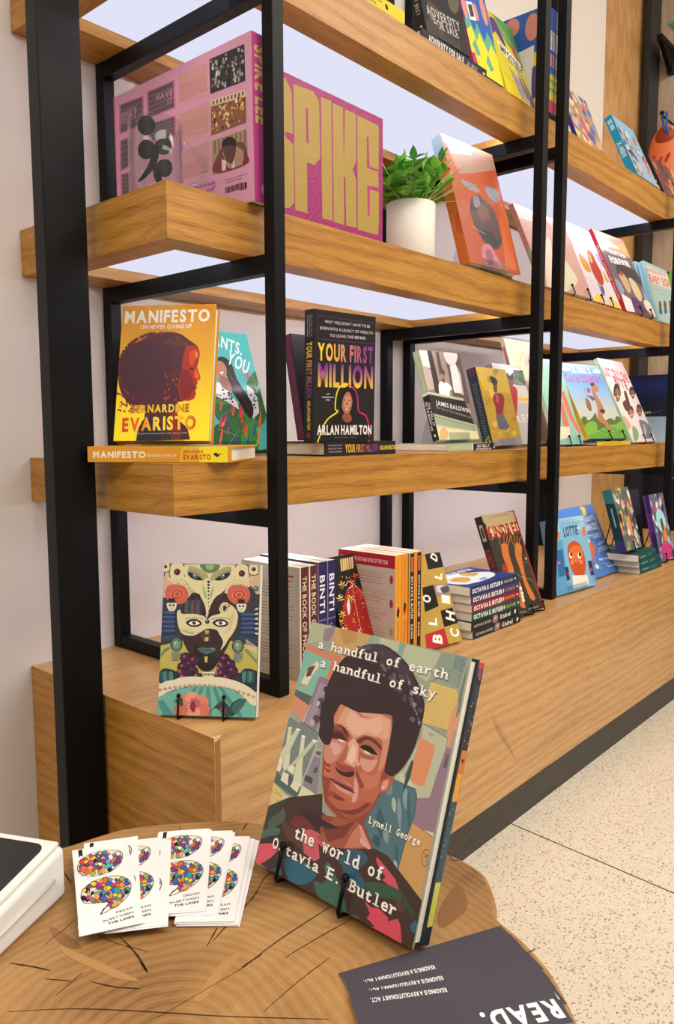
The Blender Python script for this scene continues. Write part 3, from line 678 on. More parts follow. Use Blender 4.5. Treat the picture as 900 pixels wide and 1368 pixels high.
B 8a3a1a 32 131 33.6 129.5 35.5 131.5 33.9 132.9
B 6b2420 20.6 127.9 22.3 126.4 24.2 128.4 22.5 129.9
B b0561c 20.6 129.6 22.2 128.2 24.1 130.1 22.5 131.6
B 8a3a1a 10.7 130.4 12.3 128.9 14.2 130.9 12.6 132.3
B 9a4a18 38.9 46.1 40.5 44.3 42.5 46.6 40.8 47.8
B 9a4a18 99.8 56.7 101.4 55 103.3 57.2 101.7 58.4
B 9a4a18 74.8 44.8 76.4 43 78.3 45.4 76.6 46.5
B 9a4a18 31.5 49 33.2 47.3 35.1 49.6 33.4 50.8
B 9a4a18 6.1 72.9 7.8 71.2 9.7 73.5 8 74.6
B 9a4a18 67.3 43.4 68.9 41.7 70.8 44 69.2 45.2
B 9a4a18 62.1 43 63.7 41.2 65.6 43.5 63.9 44.7
B 9a4a18 115.3 73.6 116.9 71.9 118.7 74.1 117.1 75.3
B 9a4a18 116.2 75 117.8 73.3 119.6 75.6 118 76.7
B 9a4a18 69.4 43.7 71 42 72.9 44.3 71.2 45.4
B 9a4a18 28.9 50.4 30.6 48.6 32.5 50.9 30.8 52.1
B 9a4a18 109.3 65.5 110.9 63.8 112.7 66.1 111.1 67.2
B 9a4a18 -0.1 93.4 1.5 91.7 3.5 94 1.8 95.2
B 9a4a18 3.9 77.6 5.5 75.9 7.5 78.2 5.8 79.4
B 9a4a18 62.4 43 64 41.2 65.9 43.5 64.3 44.7
B 9a4a18 70.4 43.9 72.1 42.1 74 44.4 72.3 45.6
B 9a4a18 6 73.1 7.7 71.3 9.6 73.7 7.9 74.8
B 9a4a18 72.7 44.3 74.4 42.6 76.3 44.9 74.6 46.1
B 9a4a18 109 65.2 110.7 63.5 112.5 65.8 110.9 66.9
B 9a4a18 32.4 48.6 34.1 46.8 36 49.2 34.3 50.3
B 9a4a18 40.8 45.5 42.5 43.7 44.4 46 42.7 47.2
B 9a4a18 13.6 62.3 15.3 60.6 17.2 62.9 15.5 64.1
B 9a4a18 21.1 55.5 22.7 53.7 24.7 56 23 57.2
B 9a4a18 116.5 75.6 118.1 73.9 120 76.2 118.3 77.3
B 9a4a18 33 48.3 34.7 46.6 36.6 48.9 34.9 50.1
B 9a4a18 115.6 74.1 117.2 72.4 119.1 74.7 117.4 75.8
B 9a4a18 111.3 68 113 66.3 114.8 68.5 113.1 69.7
B 9a4a18 67.3 43.4 68.9 41.7 70.8 44 69.1 45.1
B 9a4a18 17.3 58.7 18.9 56.9 20.9 59.2 19.2 60.4
B 9a4a18 117.2 76.8 118.8 75.1 120.6 77.3 119 78.5
B 9a4a18 51.1 43.4 52.7 41.6 54.6 43.9 52.9 45.1
B 9a4a18 38.3 46.3 40 44.5 41.9 46.8 40.2 48
B 9a4a18 24.6 52.9 26.2 51.2 28.2 53.5 26.5 54.7
B 9a4a18 117.4 77.3 119 75.5 120.9 77.8 119.2 79
B 9a4a18 50.3 43.5 52 41.7 53.9 44 52.2 45.2
B 9a4a18 20.4 56 22.1 54.2 24 56.5 22.3 57.7
B 9a4a18 47.9 43.8 49.6 42.1 51.5 44.4 49.8 45.6
B 9a4a18 4.7 75.7 6.4 73.9 8.3 76.2 6.6 77.4
B 9a4a18 71.5 44.1 73.1 42.3 75 44.6 73.3 45.8
B 9a4a18 42.7 45 44.3 43.2 46.2 45.5 44.5 46.7
B 9a4a18 21.3 55.3 22.9 53.5 24.9 55.9 23.2 57.1
B 9a4a18 95.7 53.8 97.3 52 99.2 54.3 97.5 55.5
B 9a4a18 101.6 58.1 103.2 56.3 105.1 58.6 103.4 59.8
B 9a4a18 0.1 91.6 1.7 89.8 3.7 92.1 2 93.3
B 9a4a18 56.9 42.9 58.6 41.2 60.5 43.5 58.8 44.7
B 9a4a18 18.9 57.2 20.6 55.4 22.5 57.8 20.8 58.9
B 9a4a18 113.4 70.7 115 69 116.8 71.3 115.2 72.4
B 9a4a18 95.7 53.8 97.3 52 99.2 54.3 97.5 55.5
B 9a4a18 15.7 60.2 17.3 58.4 19.3 60.7 17.6 61.9
B 9a4a18 18.2 57.8 19.8 56.1 21.8 58.4 20.1 59.6
B 4a1c2b 29 54.7 46 45.9 69.1 41.4 89.6 44.2 104.6 54.2 116.6 62.8 121.4 72.8 121.1 81.3 116.3 106.9 106.9 140.8 94.5 146.6 81.8 148.3 61.8 149.6 41.7 150.6 21.3 149.7 10.1 137.2 3.2 123 -0.4 97.2 2.5 76.8 11.9 63.6
B 421a2c 13.3 82.5 41 59 73.3 61.7 81 90.3 68.8 124.7 40.7 136.5 16.6 125.6 7.5 102.8
B 5d2424 12.8 132.2 15.2 129.9 18.1 132.7 15.6 134.7
B 6f2c20 -1.5 107.2 1 104.9 3.9 107.7 1.4 109.7
B 6f2c20 99.7 61.8 102.2 59.4 104.9 62.3 102.5 64.3
B 6f2c20 28.8 48 31.3 45.6 34.2 48.6 31.7 50.6
B 4a1c2b 79.6 48.2 82 45.9 84.8 48.8 82.3 50.8
B 4a1c2b 38.2 148.1 40.6 145.8 43.4 148.6 40.9 150.6
B 6f2c20 -1.8 105.7 0.6 103.3 3.5 106.2 1 108.2
B 6f2c20 42 44 44.4 41.6 47.3 44.6 44.8 46.6
B 6f2c20 -1.7 106.5 0.8 104.1 3.7 107 1.2 109
B 5d2424 36 147.4 38.4 145 41.2 147.8 38.8 149.8
B 6f2c20 -3 93.5 -0.6 91.1 2.3 94 -0.2 96
B 4a1c2b 65.1 43.9 67.5 41.6 70.4 44.5 67.9 46.5
B 5d2424 34 146.6 36.4 144.2 39.2 147 36.8 149
B 6f2c20 12.7 58.6 15.2 56.3 18 59.2 15.5 61.2
B 6f2c20 86.7 51.7 89.1 49.4 91.9 52.3 89.4 54.3
B 4a1c2b 11.5 59.7 14 57.4 16.9 60.3 14.4 62.4
B 5d2424 -0.7 79.8 1.7 77.5 4.6 80.3 2.1 82.4
B 6f2c20 19.5 53.1 22 50.8 24.8 53.7 22.3 55.8
B 6f2c20 42 44 44.5 41.6 47.3 44.5 44.8 46.6
B 5d2424 29.6 47.7 32.1 45.3 35 48.2 32.5 50.3
B 6f2c20 2.9 71.2 5.4 68.9 8.3 71.8 5.8 73.8
B 4a1c2b 73.6 46 76 43.6 78.8 46.5 76.4 48.6
B 5d2424 83.2 49.9 85.7 47.6 88.5 50.4 86 52.5
B 4a1c2b 68.9 44.7 71.3 42.3 74.1 45.2 71.7 47.3
B 4a1c2b -2 105.1 0.5 102.8 3.4 105.6 0.9 107.7
B 5d2424 39.1 44.6 41.6 42.2 44.4 45.2 41.9 47.2
B 6f2c20 17.3 54.7 19.8 52.4 22.7 55.3 20.1 57.3
B 5d2424 58 43.1 60.5 40.7 63.3 43.6 60.8 45.7
B 5d2424 14.6 134.1 17.1 131.7 19.9 134.5 17.4 136.6
B 5d2424 39.2 44.6 41.7 42.2 44.5 45.1 42 47.2
B 6f2c20 96.7 58.9 99.1 56.6 101.9 59.4 99.4 61.5
B 6f2c20 12.9 132.4 15.4 130.1 18.2 132.9 15.8 134.9
B 4a1c2b 10.9 60.4 13.4 58 16.3 60.9 13.8 63
B 4a1c2b 27.7 143.5 30.1 141.2 32.9 144 30.5 146
B 4a1c2b 0.1 112.3 2.6 110 5.5 112.8 3 114.9
B 6f2c20 60.5 43.3 62.9 40.9 65.7 43.8 63.3 45.9
B 5d2424 91.4 54.8 93.8 52.4 96.6 55.3 94.1 57.3
B 4a1c2b 45.1 43.5 47.6 41.1 50.5 44 48 46.1
B 6f2c20 100.6 62.7 103 60.3 105.8 63.2 103.3 65.2
B 4a1c2b 4.1 69.3 6.5 66.9 9.4 69.8 6.9 71.9
B 4a1c2b 71.5 45.4 73.9 43 76.7 45.9 74.3 48
B 4a1c2b 23 50.9 25.5 48.6 28.4 51.5 25.9 53.5
B 4a1c2b 42.9 43.8 45.4 41.5 48.2 44.4 45.7 46.4
B 6f2c20 100 62 102.4 59.7 105.2 62.5 102.7 64.6
B 4a1c2b 86.9 51.9 89.4 49.6 92.2 52.4 89.7 54.5
B 4a1c2b 8.8 127.7 11.2 125.3 14.1 128.1 11.6 130.2
B 4a1c2b -1.6 82.9 0.9 80.5 3.8 83.4 1.3 85.5
B 4a1c2b 27.9 143.6 30.3 141.3 33.1 144.1 30.7 146.1
B 4a1c2b 32.5 145.9 35 143.6 37.8 146.4 35.3 148.4
B 6f2c20 31.9 46.8 34.4 44.4 37.2 47.3 34.7 49.4
B 4a1c2b 27 143.1 29.4 140.8 32.2 143.6 29.8 145.6
B 4a1c2b 15.5 56.2 18 53.8 20.8 56.7 18.3 58.8
B 6f2c20 49.5 43.1 52 40.7 54.8 43.6 52.3 45.7
B 5d2424 15.9 135.3 18.4 132.9 21.2 135.7 18.8 137.8
B 6f2c20 23.3 140.9 25.8 138.6 28.6 141.4 26.1 143.4
B 5d2424 20.4 52.5 22.9 50.2 25.8 53.1 23.3 55.1
B 6f2c20 -3.1 95 -0.6 92.7 2.3 95.5 -0.2 97.6
B 4a1c2b -2.9 90.8 -0.4 88.5 2.5 91.3 0 93.4
B 5d2424 15.3 134.7 17.8 132.4 20.6 135.2 18.1 137.2
B 6f2c20 13.3 132.8 15.8 130.5 18.6 133.2 16.1 135.3
B 5d2424 35.6 45.5 38 43.2 40.9 46.1 38.4 48.2
B 6f2c20 85.5 51.1 87.9 48.7 90.7 51.6 88.2 53.7
B 4a1c2b 12.2 59.1 14.6 56.8 17.5 59.7 15 61.7
B 6f2c20 0.4 113.1 2.9 110.7 5.8 113.6 3.3 115.6
B 5d2424 2.8 118.3 5.2 116 8.1 118.8 5.6 120.9
B 4a1c2b 7.6 64.2 10.1 61.8 13 64.7 10.5 66.8
B 5d2424 64.1 43.7 66.5 41.4 69.3 44.3 66.9 46.3
B 5d2424 0.9 75.3 3.4 73 6.3 75.8 3.8 77.9
B 6f2c20 9.3 128.3 11.7 126 14.6 128.8 12.1 130.8
B 5d2424 37.6 147.9 40.1 145.6 42.9 148.4 40.4 150.4
P a02a14 100.9 64.3 113.7 61.9 120.4 69.9 120.9 77.9 119 85.6 118.4 95 124.3 108.2 124.8 112.9 120.2 115.8 121 119.8 119.4 121.5 120.2 126.5 118.1 129.3 119.6 134.9 117.1 141.9 110 145.2 97.2 144.3 91.7 124.2 95.7 95.9 97.3 75.9
P c9421a 105.7 72.9 116.3 67.1 120.2 75.6 115.1 85.6 111.4 95.6 106.6 87.2
P d8551c 115.6 95.6 119.3 101.2 123.8 109.6 120.9 113.9 115 109.7
P 7b1c16 95.7 95.9 107.4 101.4 117.2 123.8 109.7 140.7 98.6 143.7 93.1 124.2
P e07028 114.3 72.8 119.5 72.8 119.4 81.3 114.7 80
P 5b1414 107.1 95.7 115.1 96.7 114.5 100.1 108.7 99.1
P 5b1414 111.2 126.7 119.6 125.4 117.5 128.2 111.9 128.9
B 7c2a1e 72.3 130.3 73.6 128.3 75.5 130.2 73.9 132.5
B a23c1c 87.4 121.8 88.7 119.8 90.5 121.8 89 124
B a23c1c 76.1 140.8 77.4 138.8 79.2 140.8 77.7 143
B 5d1f22 88.1 101.5 89.4 99.5 91.3 101.4 89.7 103.7
B 7c2a1e 71.4 133.2 72.7 131.2 74.5 133.2 73 135.4
B a23c1c 88.5 144 89.8 142 91.6 143.9 90 146.2
B 7c2a1e 82.8 107.5 84.1 105.4 86 107.4 84.4 109.7
B a23c1c 73.1 142.6 74.4 140.6 76.2 142.6 74.7 144.8
B 5d1f22 85.4 103.2 86.7 101.1 88.5 103.1 86.9 105.4
B a23c1c 78.7 138.7 80 136.7 81.8 138.6 80.3 140.9
B a23c1c 77.1 127.5 78.4 125.5 80.3 127.4 78.7 129.7
B 5d1f22 85.6 115.3 86.9 113.3 88.8 115.3 87.2 117.6
B 5d1f22 87.2 129 88.5 127 90.3 128.9 88.8 131.2
B 5d1f22 79.9 139.5 81.2 137.5 83 139.4 81.5 141.7
B 7c2a1e 72.4 146.8 73.7 144.8 75.6 146.7 74 149
B 7c2a1e 84.6 116.2 85.9 114.2 87.7 116.2 86.1 118.5
B 7c2a1e 69.7 105.8 71 103.8 72.9 105.7 71.3 108
B a23c1c 72.1 141.5 73.4 139.5 75.3 141.5 73.7 143.7
B a23c1c 82.8 113.9 84.1 111.9 86 113.8 84.4 116.1
B 5d1f22 80.8 141.4 82.1 139.4 83.9 141.3 82.3 143.6
B a23c1c 88 112.5 89.3 110.5 91.1 112.4 89.5 114.7
B 7c2a1e 70.9 104.1 72.2 102.1 74.1 104.1 72.5 106.4
B a23c1c 72.7 140.5 74 138.5 75.9 140.4 74.3 142.7
B a23c1c 72.3 109.2 73.6 107.2 75.4 109.2 73.9 111.5
B 5d1f22 87.3 134.2 88.6 132.2 90.4 134.1 88.8 136.4
B 7c2a1e 74.7 120.8 76 118.8 77.9 120.7 76.3 123
L a24a1c 0.5 0 69.8 51.6 67.9 58.8
L a24a1c 0.5 0 73 52.4 71.2 59.4
L a24a1c 0.5 0 76.3 53.3 74.4 59.9
L a24a1c 0.5 0 79.5 54.1 77.6 60.5
L a24a1c 0.5 0 82.8 55 80.8 61
L a24a1c 0.5 0 86 55.8 84 61.6
L a24a1c 0.5 0 89.2 56.7 87.3 62.1
L a24a1c 0.5 0 92.5 57.5 90.5 62.7
L a24a1c 0.5 0 95.7 58.3 93.7 63.3
L a24a1c 0.5 0 98.9 59.2 96.9 63.8
P 4a1c2b 41.5 147.8 93.1 146.7 89.9 163.5 97.6 174.4 109.5 185 114.7 201.9 34.1 204.5 37 184.4 44.6 170.2 45.2 159
P 8f2418 82.8 163.6 92.6 161.2 101.1 185.3 100.8 202.3 88.1 202.7
P 2f1420 34.1 204.5 40.7 175.9 54.6 170 74 203.2
T e6dccb 4.8 26.3 133.7 26.1 17.23 B|MANIFESTO
T e6d9c4 29.7 36.3 107.3 36.3 5.88 -|ON NEVER GIVING UP
T b03a22,e8b020,f0d030,a83020 23.5 162.3 110.4 161 10.71 Bx|BERNARDINE
T d03a1e,e06a20,f2d838,f0c828,c8301c 12.2 189.6 121.9 186.3 18.5 Bx|EVARISTO
T f4e6c0 36.8 194.4 110 193.3 2.22 n|Booker Prize-winning author of Girl, Woman, Other
@manif_spine
G d9962a,d08a20 0 0 204 22
P f4dc28 159.1 0 204 0 204 22 159.1 22
P e6b428 138.7 0 163.2 0 163.2 22 134.6 22
T f0e6d4 8.2 15.4 85.7 15.4 8.36 B|MANIFESTO
T efe0c4 87.7 14.5 130.6 14.5 4.4 n|ON NEVER GIVING UP
T a83020 140.8 8.8 169.3 8.8 3.96 -|BERNARDINE
T c22e1c 140.8 17.6 179.5 17.6 6.6 B|EVARISTO
B 2a2a20 183.6 10.1 187.7 7.9 189.7 10.1 195.8 9.2 191.8 11.9 189.7 14.5 185.6 12.3
@million
P 1f191b 0 0 142.6 0 142.6 218.6 0 218.6
L 6a2f78 0.7 0 8.1 9.7 138.3 11.3 138 47.3 8.7 47.6 8.1 9.7
T d9cfd4 23.4 20.8 128.8 20.1 4.71 n|WHY YOU DON'T HAVE TO BE
T d9cfd4 13.1 31.9 135.6 30.8 4.7 n|BORN INTO A LEGACY OF WEALTH
T d9cfd4 34.8 42.4 118.3 41 4.75 n|TO LEAVE ONE BEHIND
T f2d233,e0a548,c87f62,9a4a7c,7a2f86 8.6 81 137.9 79.9 25.79 Bx|YOUR FIRST
T 7a2580,8f3a86,c07a60,e8c030 9.3 123.6 138.2 122.8 35.07 B|MILLION
L e3d02c 2.6 1 9.3 218.5 22.4 190.8 34.3 177.3 55.6 165.8 48.7 161.5 51.3 137 60.9 122.3 78 119.4
L d51e6e 2.2 1 79.5 120 95.6 128.8 101.7 144.4 104.5 164.8 122.5 172.4 130.3 194.2 131 218.5
B 17100f 76.5 122.8 92.5 131.2 97.7 149.1 93.3 167.3 116.1 176 124.8 198.8 125.4 218.5 25.9 218.5 31.6 195.1 46.5 177.1 61.8 167.9 58.4 150.1 62.6 132.2
B a86a4c 76.6 129.5 87.9 138.1 88.2 151.6 83.7 165.2 76 172.1 68 165.5 63.1 154.5 64.4 141
B 8a5138 68.1 170 83.8 169.7 87.3 181 74.7 184.5 65.1 176.8
B c08a6a 70.6 140.9 83.2 140.5 85.1 153.9 75.8 160.9 67.8 154.3
E 1e1210 70.1 145.8 2.8 1.1
E 1e1210 81.4 146.4 2.8 1.1
P e8d8cc 70.4 161 80.5 161.2 75.8 163.6
L a03a3a 0.5 1 69.2 160.6 75.7 159.5 81.7 160.7
P 7a4530 73.9 149.7 77.1 149.6 78.4 154.5 73.4 154.2
B 120c0c 64.2 132.1 79.6 123.8 95.9 140.1 93.3 167.3 88.5 167.4 89 147 79.8 131.6 67.5 140.9 61.8 167.9 58 161.3
T e9e4e0 8.5 204.6 136.5 204.5 14.74 B|ARLAN HAMILTON
T 6a6260 47.2 211.1 100.8 210.9 2.69 n|with Rachel L. Nelson
T d9d0d4 28.1 138.2 35.4 138 2.19 -|AN
T d9d0d4 18.6 143.8 45.3 143.4 2.19 -|INDEPENDENT'S
T d9d0d4 26.5 148.4 36.2 148.1 2.42 -|TOUR
@million_spine
P 1f191b 0 0 219 0 219 24 0 24
T c9c0c4 8.8 7.2 43.8 7.2 2.4 n|WHY YOU DON'T HAVE TO BE
T c9c0c4 8.8 12.5 43.8 12.5 2.4 n|BORN INTO A LEGACY OF WEALTH
T c9c0c4 8.8 17.8 43.8 17.8 2.4 n|TO LEAVE ONE BEHIND
T f0cf35,d59a50,a85a70,6a2c80 52.6 18.2 144.5 18.2 12.96 Bx|YOUR FIRST MILLION
T e8c92e 148.9 15.4 197.1 15.4 7.2 B|ARLAN HAMILTON
B 8a1e3c 205.9 7.2 212.4 12 205.9 17.8 201.5 12
@plants
P 4fb9ae 0 0 162 0 162 234 0 234
B 2f6b35 52 143 79 128 104 141 108 171 75 190 52 172
B 2f6b35 148 87 163 78 158 109 141 125 134 106
B 3f8a3e 108 141 150 140 156 177 118 192
B 235a30 38 194 78 179 108 200 105 240 27 240
B 2f6b35 144 132 172 104 167 154 145 185 133 170
B 3f8a3e 104 186 131 192 122 240 89 240
B 2f6b35 76 172 110 163 110 193 86 208
B 3f8a3e 63 114 90 120 92 142 62 146
L a9cf8a 0.5 0 60 172 108 141
L 1d4a28 0.4 0 60 172 69 164
L 5aa650 0.4 0 60 172 56 164
L 1d4a28 0.4 0 69 166 78 158
L 5aa650 0.4 0 69 166 65 158
L 1d4a28 0.4 0 79 160 88 152
L 5aa650 0.4 0 79 160 74 152
L 1d4a28 0.4 0 88 154 98 146
L 5aa650 0.4 0 88 154 84 146
L 1d4a28 0.4 0 98 148 108 140
L 5aa650 0.4 0 98 148 94 140
L a9cf8a 0.5 0 50 194 90 208
L 1d4a28 0.4 0 50 194 59 186
L 5aa650 0.4 0 50 194 46 186
L 1d4a28 0.4 0 58 196 67 189
L 5aa650 0.4 0 58 196 54 189
L 1d4a28 0.4 0 66 199 75 192
L 5aa650 0.4 0 66 199 62 191
L 1d4a28 0.4 0 74 202 83 195
L 5aa650 0.4 0 74 202 70 194
L 1d4a28 0.4 0 82 205 91 197
L 5aa650 0.4 0 82 205 78 197
L a9cf8a 0.5 0 118 192 163 139
L 1d4a28 0.4 0 118 192 128 185
L 5aa650 0.4 0 118 192 114 184
L 1d4a28 0.4 0 127 182 137 174
L 5aa650 0.4 0 127 182 123 174
L 1d4a28 0.4 0 136 172 146 164
L 5aa650 0.4 0 136 172 132 163
L 1d4a28 0.4 0 145 161 154 153
L 5aa650 0.4 0 145 161 140 153
L 1d4a28 0.4 0 154 150 163 142
L 5aa650 0.4 0 154 150 149 142
L a9cf8a 0.5 0 60 229 94 193
L 1d4a28 0.4 0 60 229 69 222
L 5aa650 0.4 0 60 229 56 222
L 1d4a28 0.4 0 67 222 76 215
L 5aa650 0.4 0 67 222 63 214
L 1d4a28 0.4 0 74 215 83 208
L 5aa650 0.4 0 74 215 69 207
L 1d4a28 0.4 0 80 208 90 200
L 5aa650 0.4 0 80 208 76 200
L 1d4a28 0.4 0 87 200 96 193
L 5aa650 0.4 0 87 200 83 192
L a9cf8a 0.5 0 108 200 106 236
L 1d4a28 0.4 0 108 200 118 192
L 5aa650 0.4 0 108 200 104 192
L 1d4a28 0.4 0 108 207 117 200
L 5aa650 0.4 0 108 207 104 199
L 1d4a28 0.4 0 107 214 117 207
L 5aa650 0.4 0 107 214 103 207
L 1d4a28 0.4 0 107 222 116 214
L 5aa650 0.4 0 107 222 103 214
L 1d4a28 0.4 0 107 229 116 222
L 5aa650 0.4 0 107 229 102 221
L a9cf8a 0.5 0 152 86 154 124
L 1d4a28 0.4 0 152 86 162 78
L 5aa650 0.4 0 152 86 148 78
L 1d4a28 0.4 0 152 94 162 86
L 5aa650 0.4 0 152 94 148 86
L 1d4a28 0.4 0 153 102 163 94
L 5aa650 0.4 0 153 102 148 94
L 1d4a28 0.4 0 153 109 163 101
L 5aa650 0.4 0 153 109 149 101
L 1d4a28 0.4 0 154 117 164 109
L 5aa650 0.4 0 154 117 149 109
B d8402a 101 180 108 168 113 157 110 169 105 181
B c8344a 136 185 143 173 149 163 146 175 140 187
B c02a6a 65 202 71 190 76 180 74 192 68 203
B e05a30 102 206 108 194 113 184 111 196 105 207
B e05a30 63 156 69 144 74 133 72 145 66 157
B e2832a 139 181 145 169 151 158 148 170 142 182
B c02a6a 100 166 107 154 112 144 110 156 104 168
B 5a3a8a 74 225 80 214 85 204 83 215 77 227
B e05a30 86 166 92 154 98 144 95 155 90 167
B c02a6a 63 185 69 173 74 163 72 175 66 186
B e2832a 59 187 65 175 70 165 68 176 63 188
B c8344a 106 155 113 143 118 132 116 144 110 156
B e2832a 124 221 131 209 136 199 134 210 128 222
B d8402a 49 212 55 200 60 190 58 202 52 213
B d8402a 100 170 107 158 112 148 110 160 104 172
B c02a6a 110 157 117 145 122 134 120 146 114 158
B d8402a 99 199 106 188 111 177 109 189 103 201
B 5a3a8a 69 190 75 179 80 168 78 180 73 192
B c02a6a 84 159 90 147 95 137 93 149 87 161
B e05a30 43 225 49 213 54 203 52 215 46 226
B 2f4f9a 119 206 126 194 131 183 129 195 123 207
B 5a3a8a 61 180 67 168 72 158 70 169 64 181
B e05a30 136 190 143 178 148 168 146 180 140 192
B e2832a 130 207 137 196 142 185 140 197 134 209
B 2f4f9a 100 225 106 214 112 204 109 215 104 227
B c8344a 53 189 59 177 64 167 62 179 57 190
P e9e4e0 68 102 88 109 92 127 104 141 104 156 84 142 59 128
P e9e4e0 134 106 146 117 151 134 146 162 128 174 131 155 129 133
B 3a3540 148 125 151 123 152 125 149 128
B 3a3540 81 136 83 134 85 135 82 138
B 3a3540 145 123 148 121 150 123 147 125
B 3a3540 87 135 90 133 91 135 89 137
B 3a3540 98 122 101 120 102 122 100 124
B 3a3540 71 139 73 137 75 139 72 141
B 3a3540 89 123 91 121 93 123 90 126
B 3a3540 93 133 95 131 97 133 94 135
B 3a3540 132 140 135 138 136 140 134 143
B 3a3540 77 118 79 116 81 118 78 120
B 3a3540 89 127 91 125 93 126 90 129
B 3a3540 96 110 98 108 100 110 97 112
B 3a3540 130 154 133 152 135 153 132 156
B 3a3540 136 126 138 124 140 126 137 128
B 3a3540 69 129 72 127 73 129 70 131
B 3a3540 97 117 100 115 101 117 99 119
B 3a3540 87 124 89 122 91 123 88 126
B 3a3540 101 119 104 117 105 119 103 121
B 3a3540 135 127 138 125 139 127 136 129
B 3a3540 63 128 66 126 67 127 65 130
B 3a3540 104 112 107 110 109 112 106 114
B 3a3540 92 141 94 139 96 141 93 143
B 3a3540 137 145 140 143 142 145 139 147
B 3a3540 78 118 80 116 82 118 79 120
B 3a3540 136 147 139 145 141 147 138 149
B 3a3540 91 136 93 134 95 136 92 138
B 3a3540 87 129 90 127 92 129 89 131
B 3a3540 78 125 80 124 82 125 79 128
B 3a3540 61 135 64 133 65 135 62 137
B 3a3540 147 137 149 135 151 137 148 139
B 3a3540 78 136 80 134 82 136 79 138
B 3a3540 74 136 77 134 78 136 76 138
B 3a3540 141 138 144 137 146 138 143 141
B 3a3540 139 136 142 134 143 136 141 139
B 3a3540 93 126 96 124 97 126 95 128
B 3a3540 92 131 95 129 96 131 94 133
B 3a3540 87 110 90 108 91 109 88 112
B 3a3540 142 132 144 130 146 131 143 134
B 3a3540 103 110 106 108 107 110 105 112
B 3a3540 138 152 140 150 142 152 139 154
B 2c1a17 82 56 99 52 112 66 116 96 129 125 136 151 126 174 116 163 108 141 98 119 96 93 87 67
L 6a4030 1 1 100 82 114 119 126 159
B b47a5c 82 62 94 63 98 76 93 90 80 94 74 87
P f4ece4 82 83 91 82 85 88
B 9a6045 81 90 96 97 98 119 79 113
L c84a4a 0.9 1 125 80 133 72 136 91
L c84a4a 0.9 1 128 80 135 74 137 92
L c84a4a 0.9 1 131 80 137 76 139 94
L c84a4a 0.9 1 135 80 139 79 140 95
L c84a4a 0.9 1 138 80 141 81 141 97
L c84a4a 0.9 1 142 79 142 83 142 98
L c84a4a 0.9 1 145 79 144 85 144 100
T f4f4ec 81.5 26.9 139 45.7 23.4 -|ANTS.
T f4f4ec 101.3 62.7 141 83.9 26.66 -|YOU
@baldwin
P 7c6a62 0 0 135 0 135 200 0 200
P a89488 0 0 27 -1 22 88 -12 92
P 3c2c28 0 23 40 43 40 50 2 33
P d4c6b8 2 1 26 1 30 42 1 35
P 332522 27 -1 42 -1 42 100 22 94
P 8d7a6e 41 0 83 0 76 103 42 100
P 4a3832 54 1 64 1 62 100 48 100
P 554440 83 0 135 -1 132 119 79 110
B c9bcb0 83 0 126 0 118 20 102 30 84 24
P ddd2c8 92 31 114 26 117 95 85 93
P b5a79c 118 29 122 50 116 99 109 97
L 6b5a52 0.8 0 98 30 94 96
L 6b5a52 0.8 0 105 28 104 96
B e0d8d0 39 77 56 68 76 76 81 86 71 90 62 113 36 110
B 4c3a34 52 44 66 40 69 49 61 63 62 73 52 68 50 57
B 8b6e60 52 53 62 53 59 63 51 65
P 1e1b19 -16 98 114 112 130 166 -6 140
P b9b89c -22 92 110 106 114 112 -14 98
L 1e1b19 0.7 0 -14 96 112 110
L 1e1b19 0.7 0 -15 100 110 114
L 1e1b19 0.7 0 -16 102 109 116
T cfcac0 15.6 122.3 123.9 139.9 9.73 -|JAMES BALDWIN
T 8a857c 15.2 130.4 123.2 152.6 4.4 -|GO TELL IT ON THE MOUNTAIN
P b8b48e -5 141 135 166 135 200 0 200
P d0c79a 1 172 134 182 135 200 0 200
P 8f9b7c -4 145 133 171 129 182 -1 166
L 34322a 0.7 0 -4 142 133 166
L 34322a 0.7 0 -5 145 132 169
L 34322a 0.7 0 -6 147 130 172
B c9a36a 8 182 23 172 33 185 23 198 4 199
@baldwin_spine
P aab68f 0 0 96 0 96 18 0 18
P 1f2326 100 0 200 0 200 18 100 18
P dcdcc8 94 0 100 0 100 18 94 18
T c3cba8 8 13 88 13 8.28 -|CLASSIC FICTION
T f2f0e8 116 7.9 168 7.9 5.4 -|GO TELL IT
T f2f0e8 112 15.1 176 15.1 5.04 -|ON THE MOUNTAIN
E f2f0e8 188 9 3.2 2.2
@gold
P b8922c 0 0 130 0 130 184 0 184
P c9a63a 1 2 130 0 127 58 14 56
P 8a8a96 -5 173 127 165 130 184 0 184
B d6b24c 59 146 75 139 85 145 68 153
B a9842a 65 103 81 96 91 102 74 111
B c8a23a 27 156 43 149 52 155 36 163
B a9842a 5 140 21 133 31 139 15 147
B a9842a 68 9 86 0 97 7 79 17
B d6b24c 13 134 29 127 39 134 23 142
B d6b24c 90 156 106 149 116 155 99 163
B d6b24c 32 66 49 58 59 65 42 74
B a9842a 104 122 121 114 131 121 114 130
B a9842a 35 28 52 19 63 26 45 36
B d6b24c 33 56 50 48 60 55 43 65
B c8a23a -47 165 -32 159 -23 165 -38 173
L 9a7a26 0.4 0 1 19 126 17
L 9a7a26 0.4 0 0 50 127 47
L 9a7a26 0.4 0 0 78 128 77
L 9a7a26 0.4 0 -1 106 129 105
L 9a7a26 0.4 0 -1 133 130 132
L 9a7a26 0.4 0 -2 159 131 158
B 2b2523 54 20 74 23 81 32 68 46 57 39 51 30
B 6b4636 58 43 74 44 67 58 55 57
B 8a1f2c 51 64 86 60 93 74 78 100 62 114 43 111 46 91 42 80
P 5c5a6a 40 112 73 110 88 140 72 148 38 145
P b24a50 57 65 71 63 66 83 54 83
L 6b4636 1.2 1 84 64 89 82 62 90
L 6b4636 1.3 0 59 147 68 169
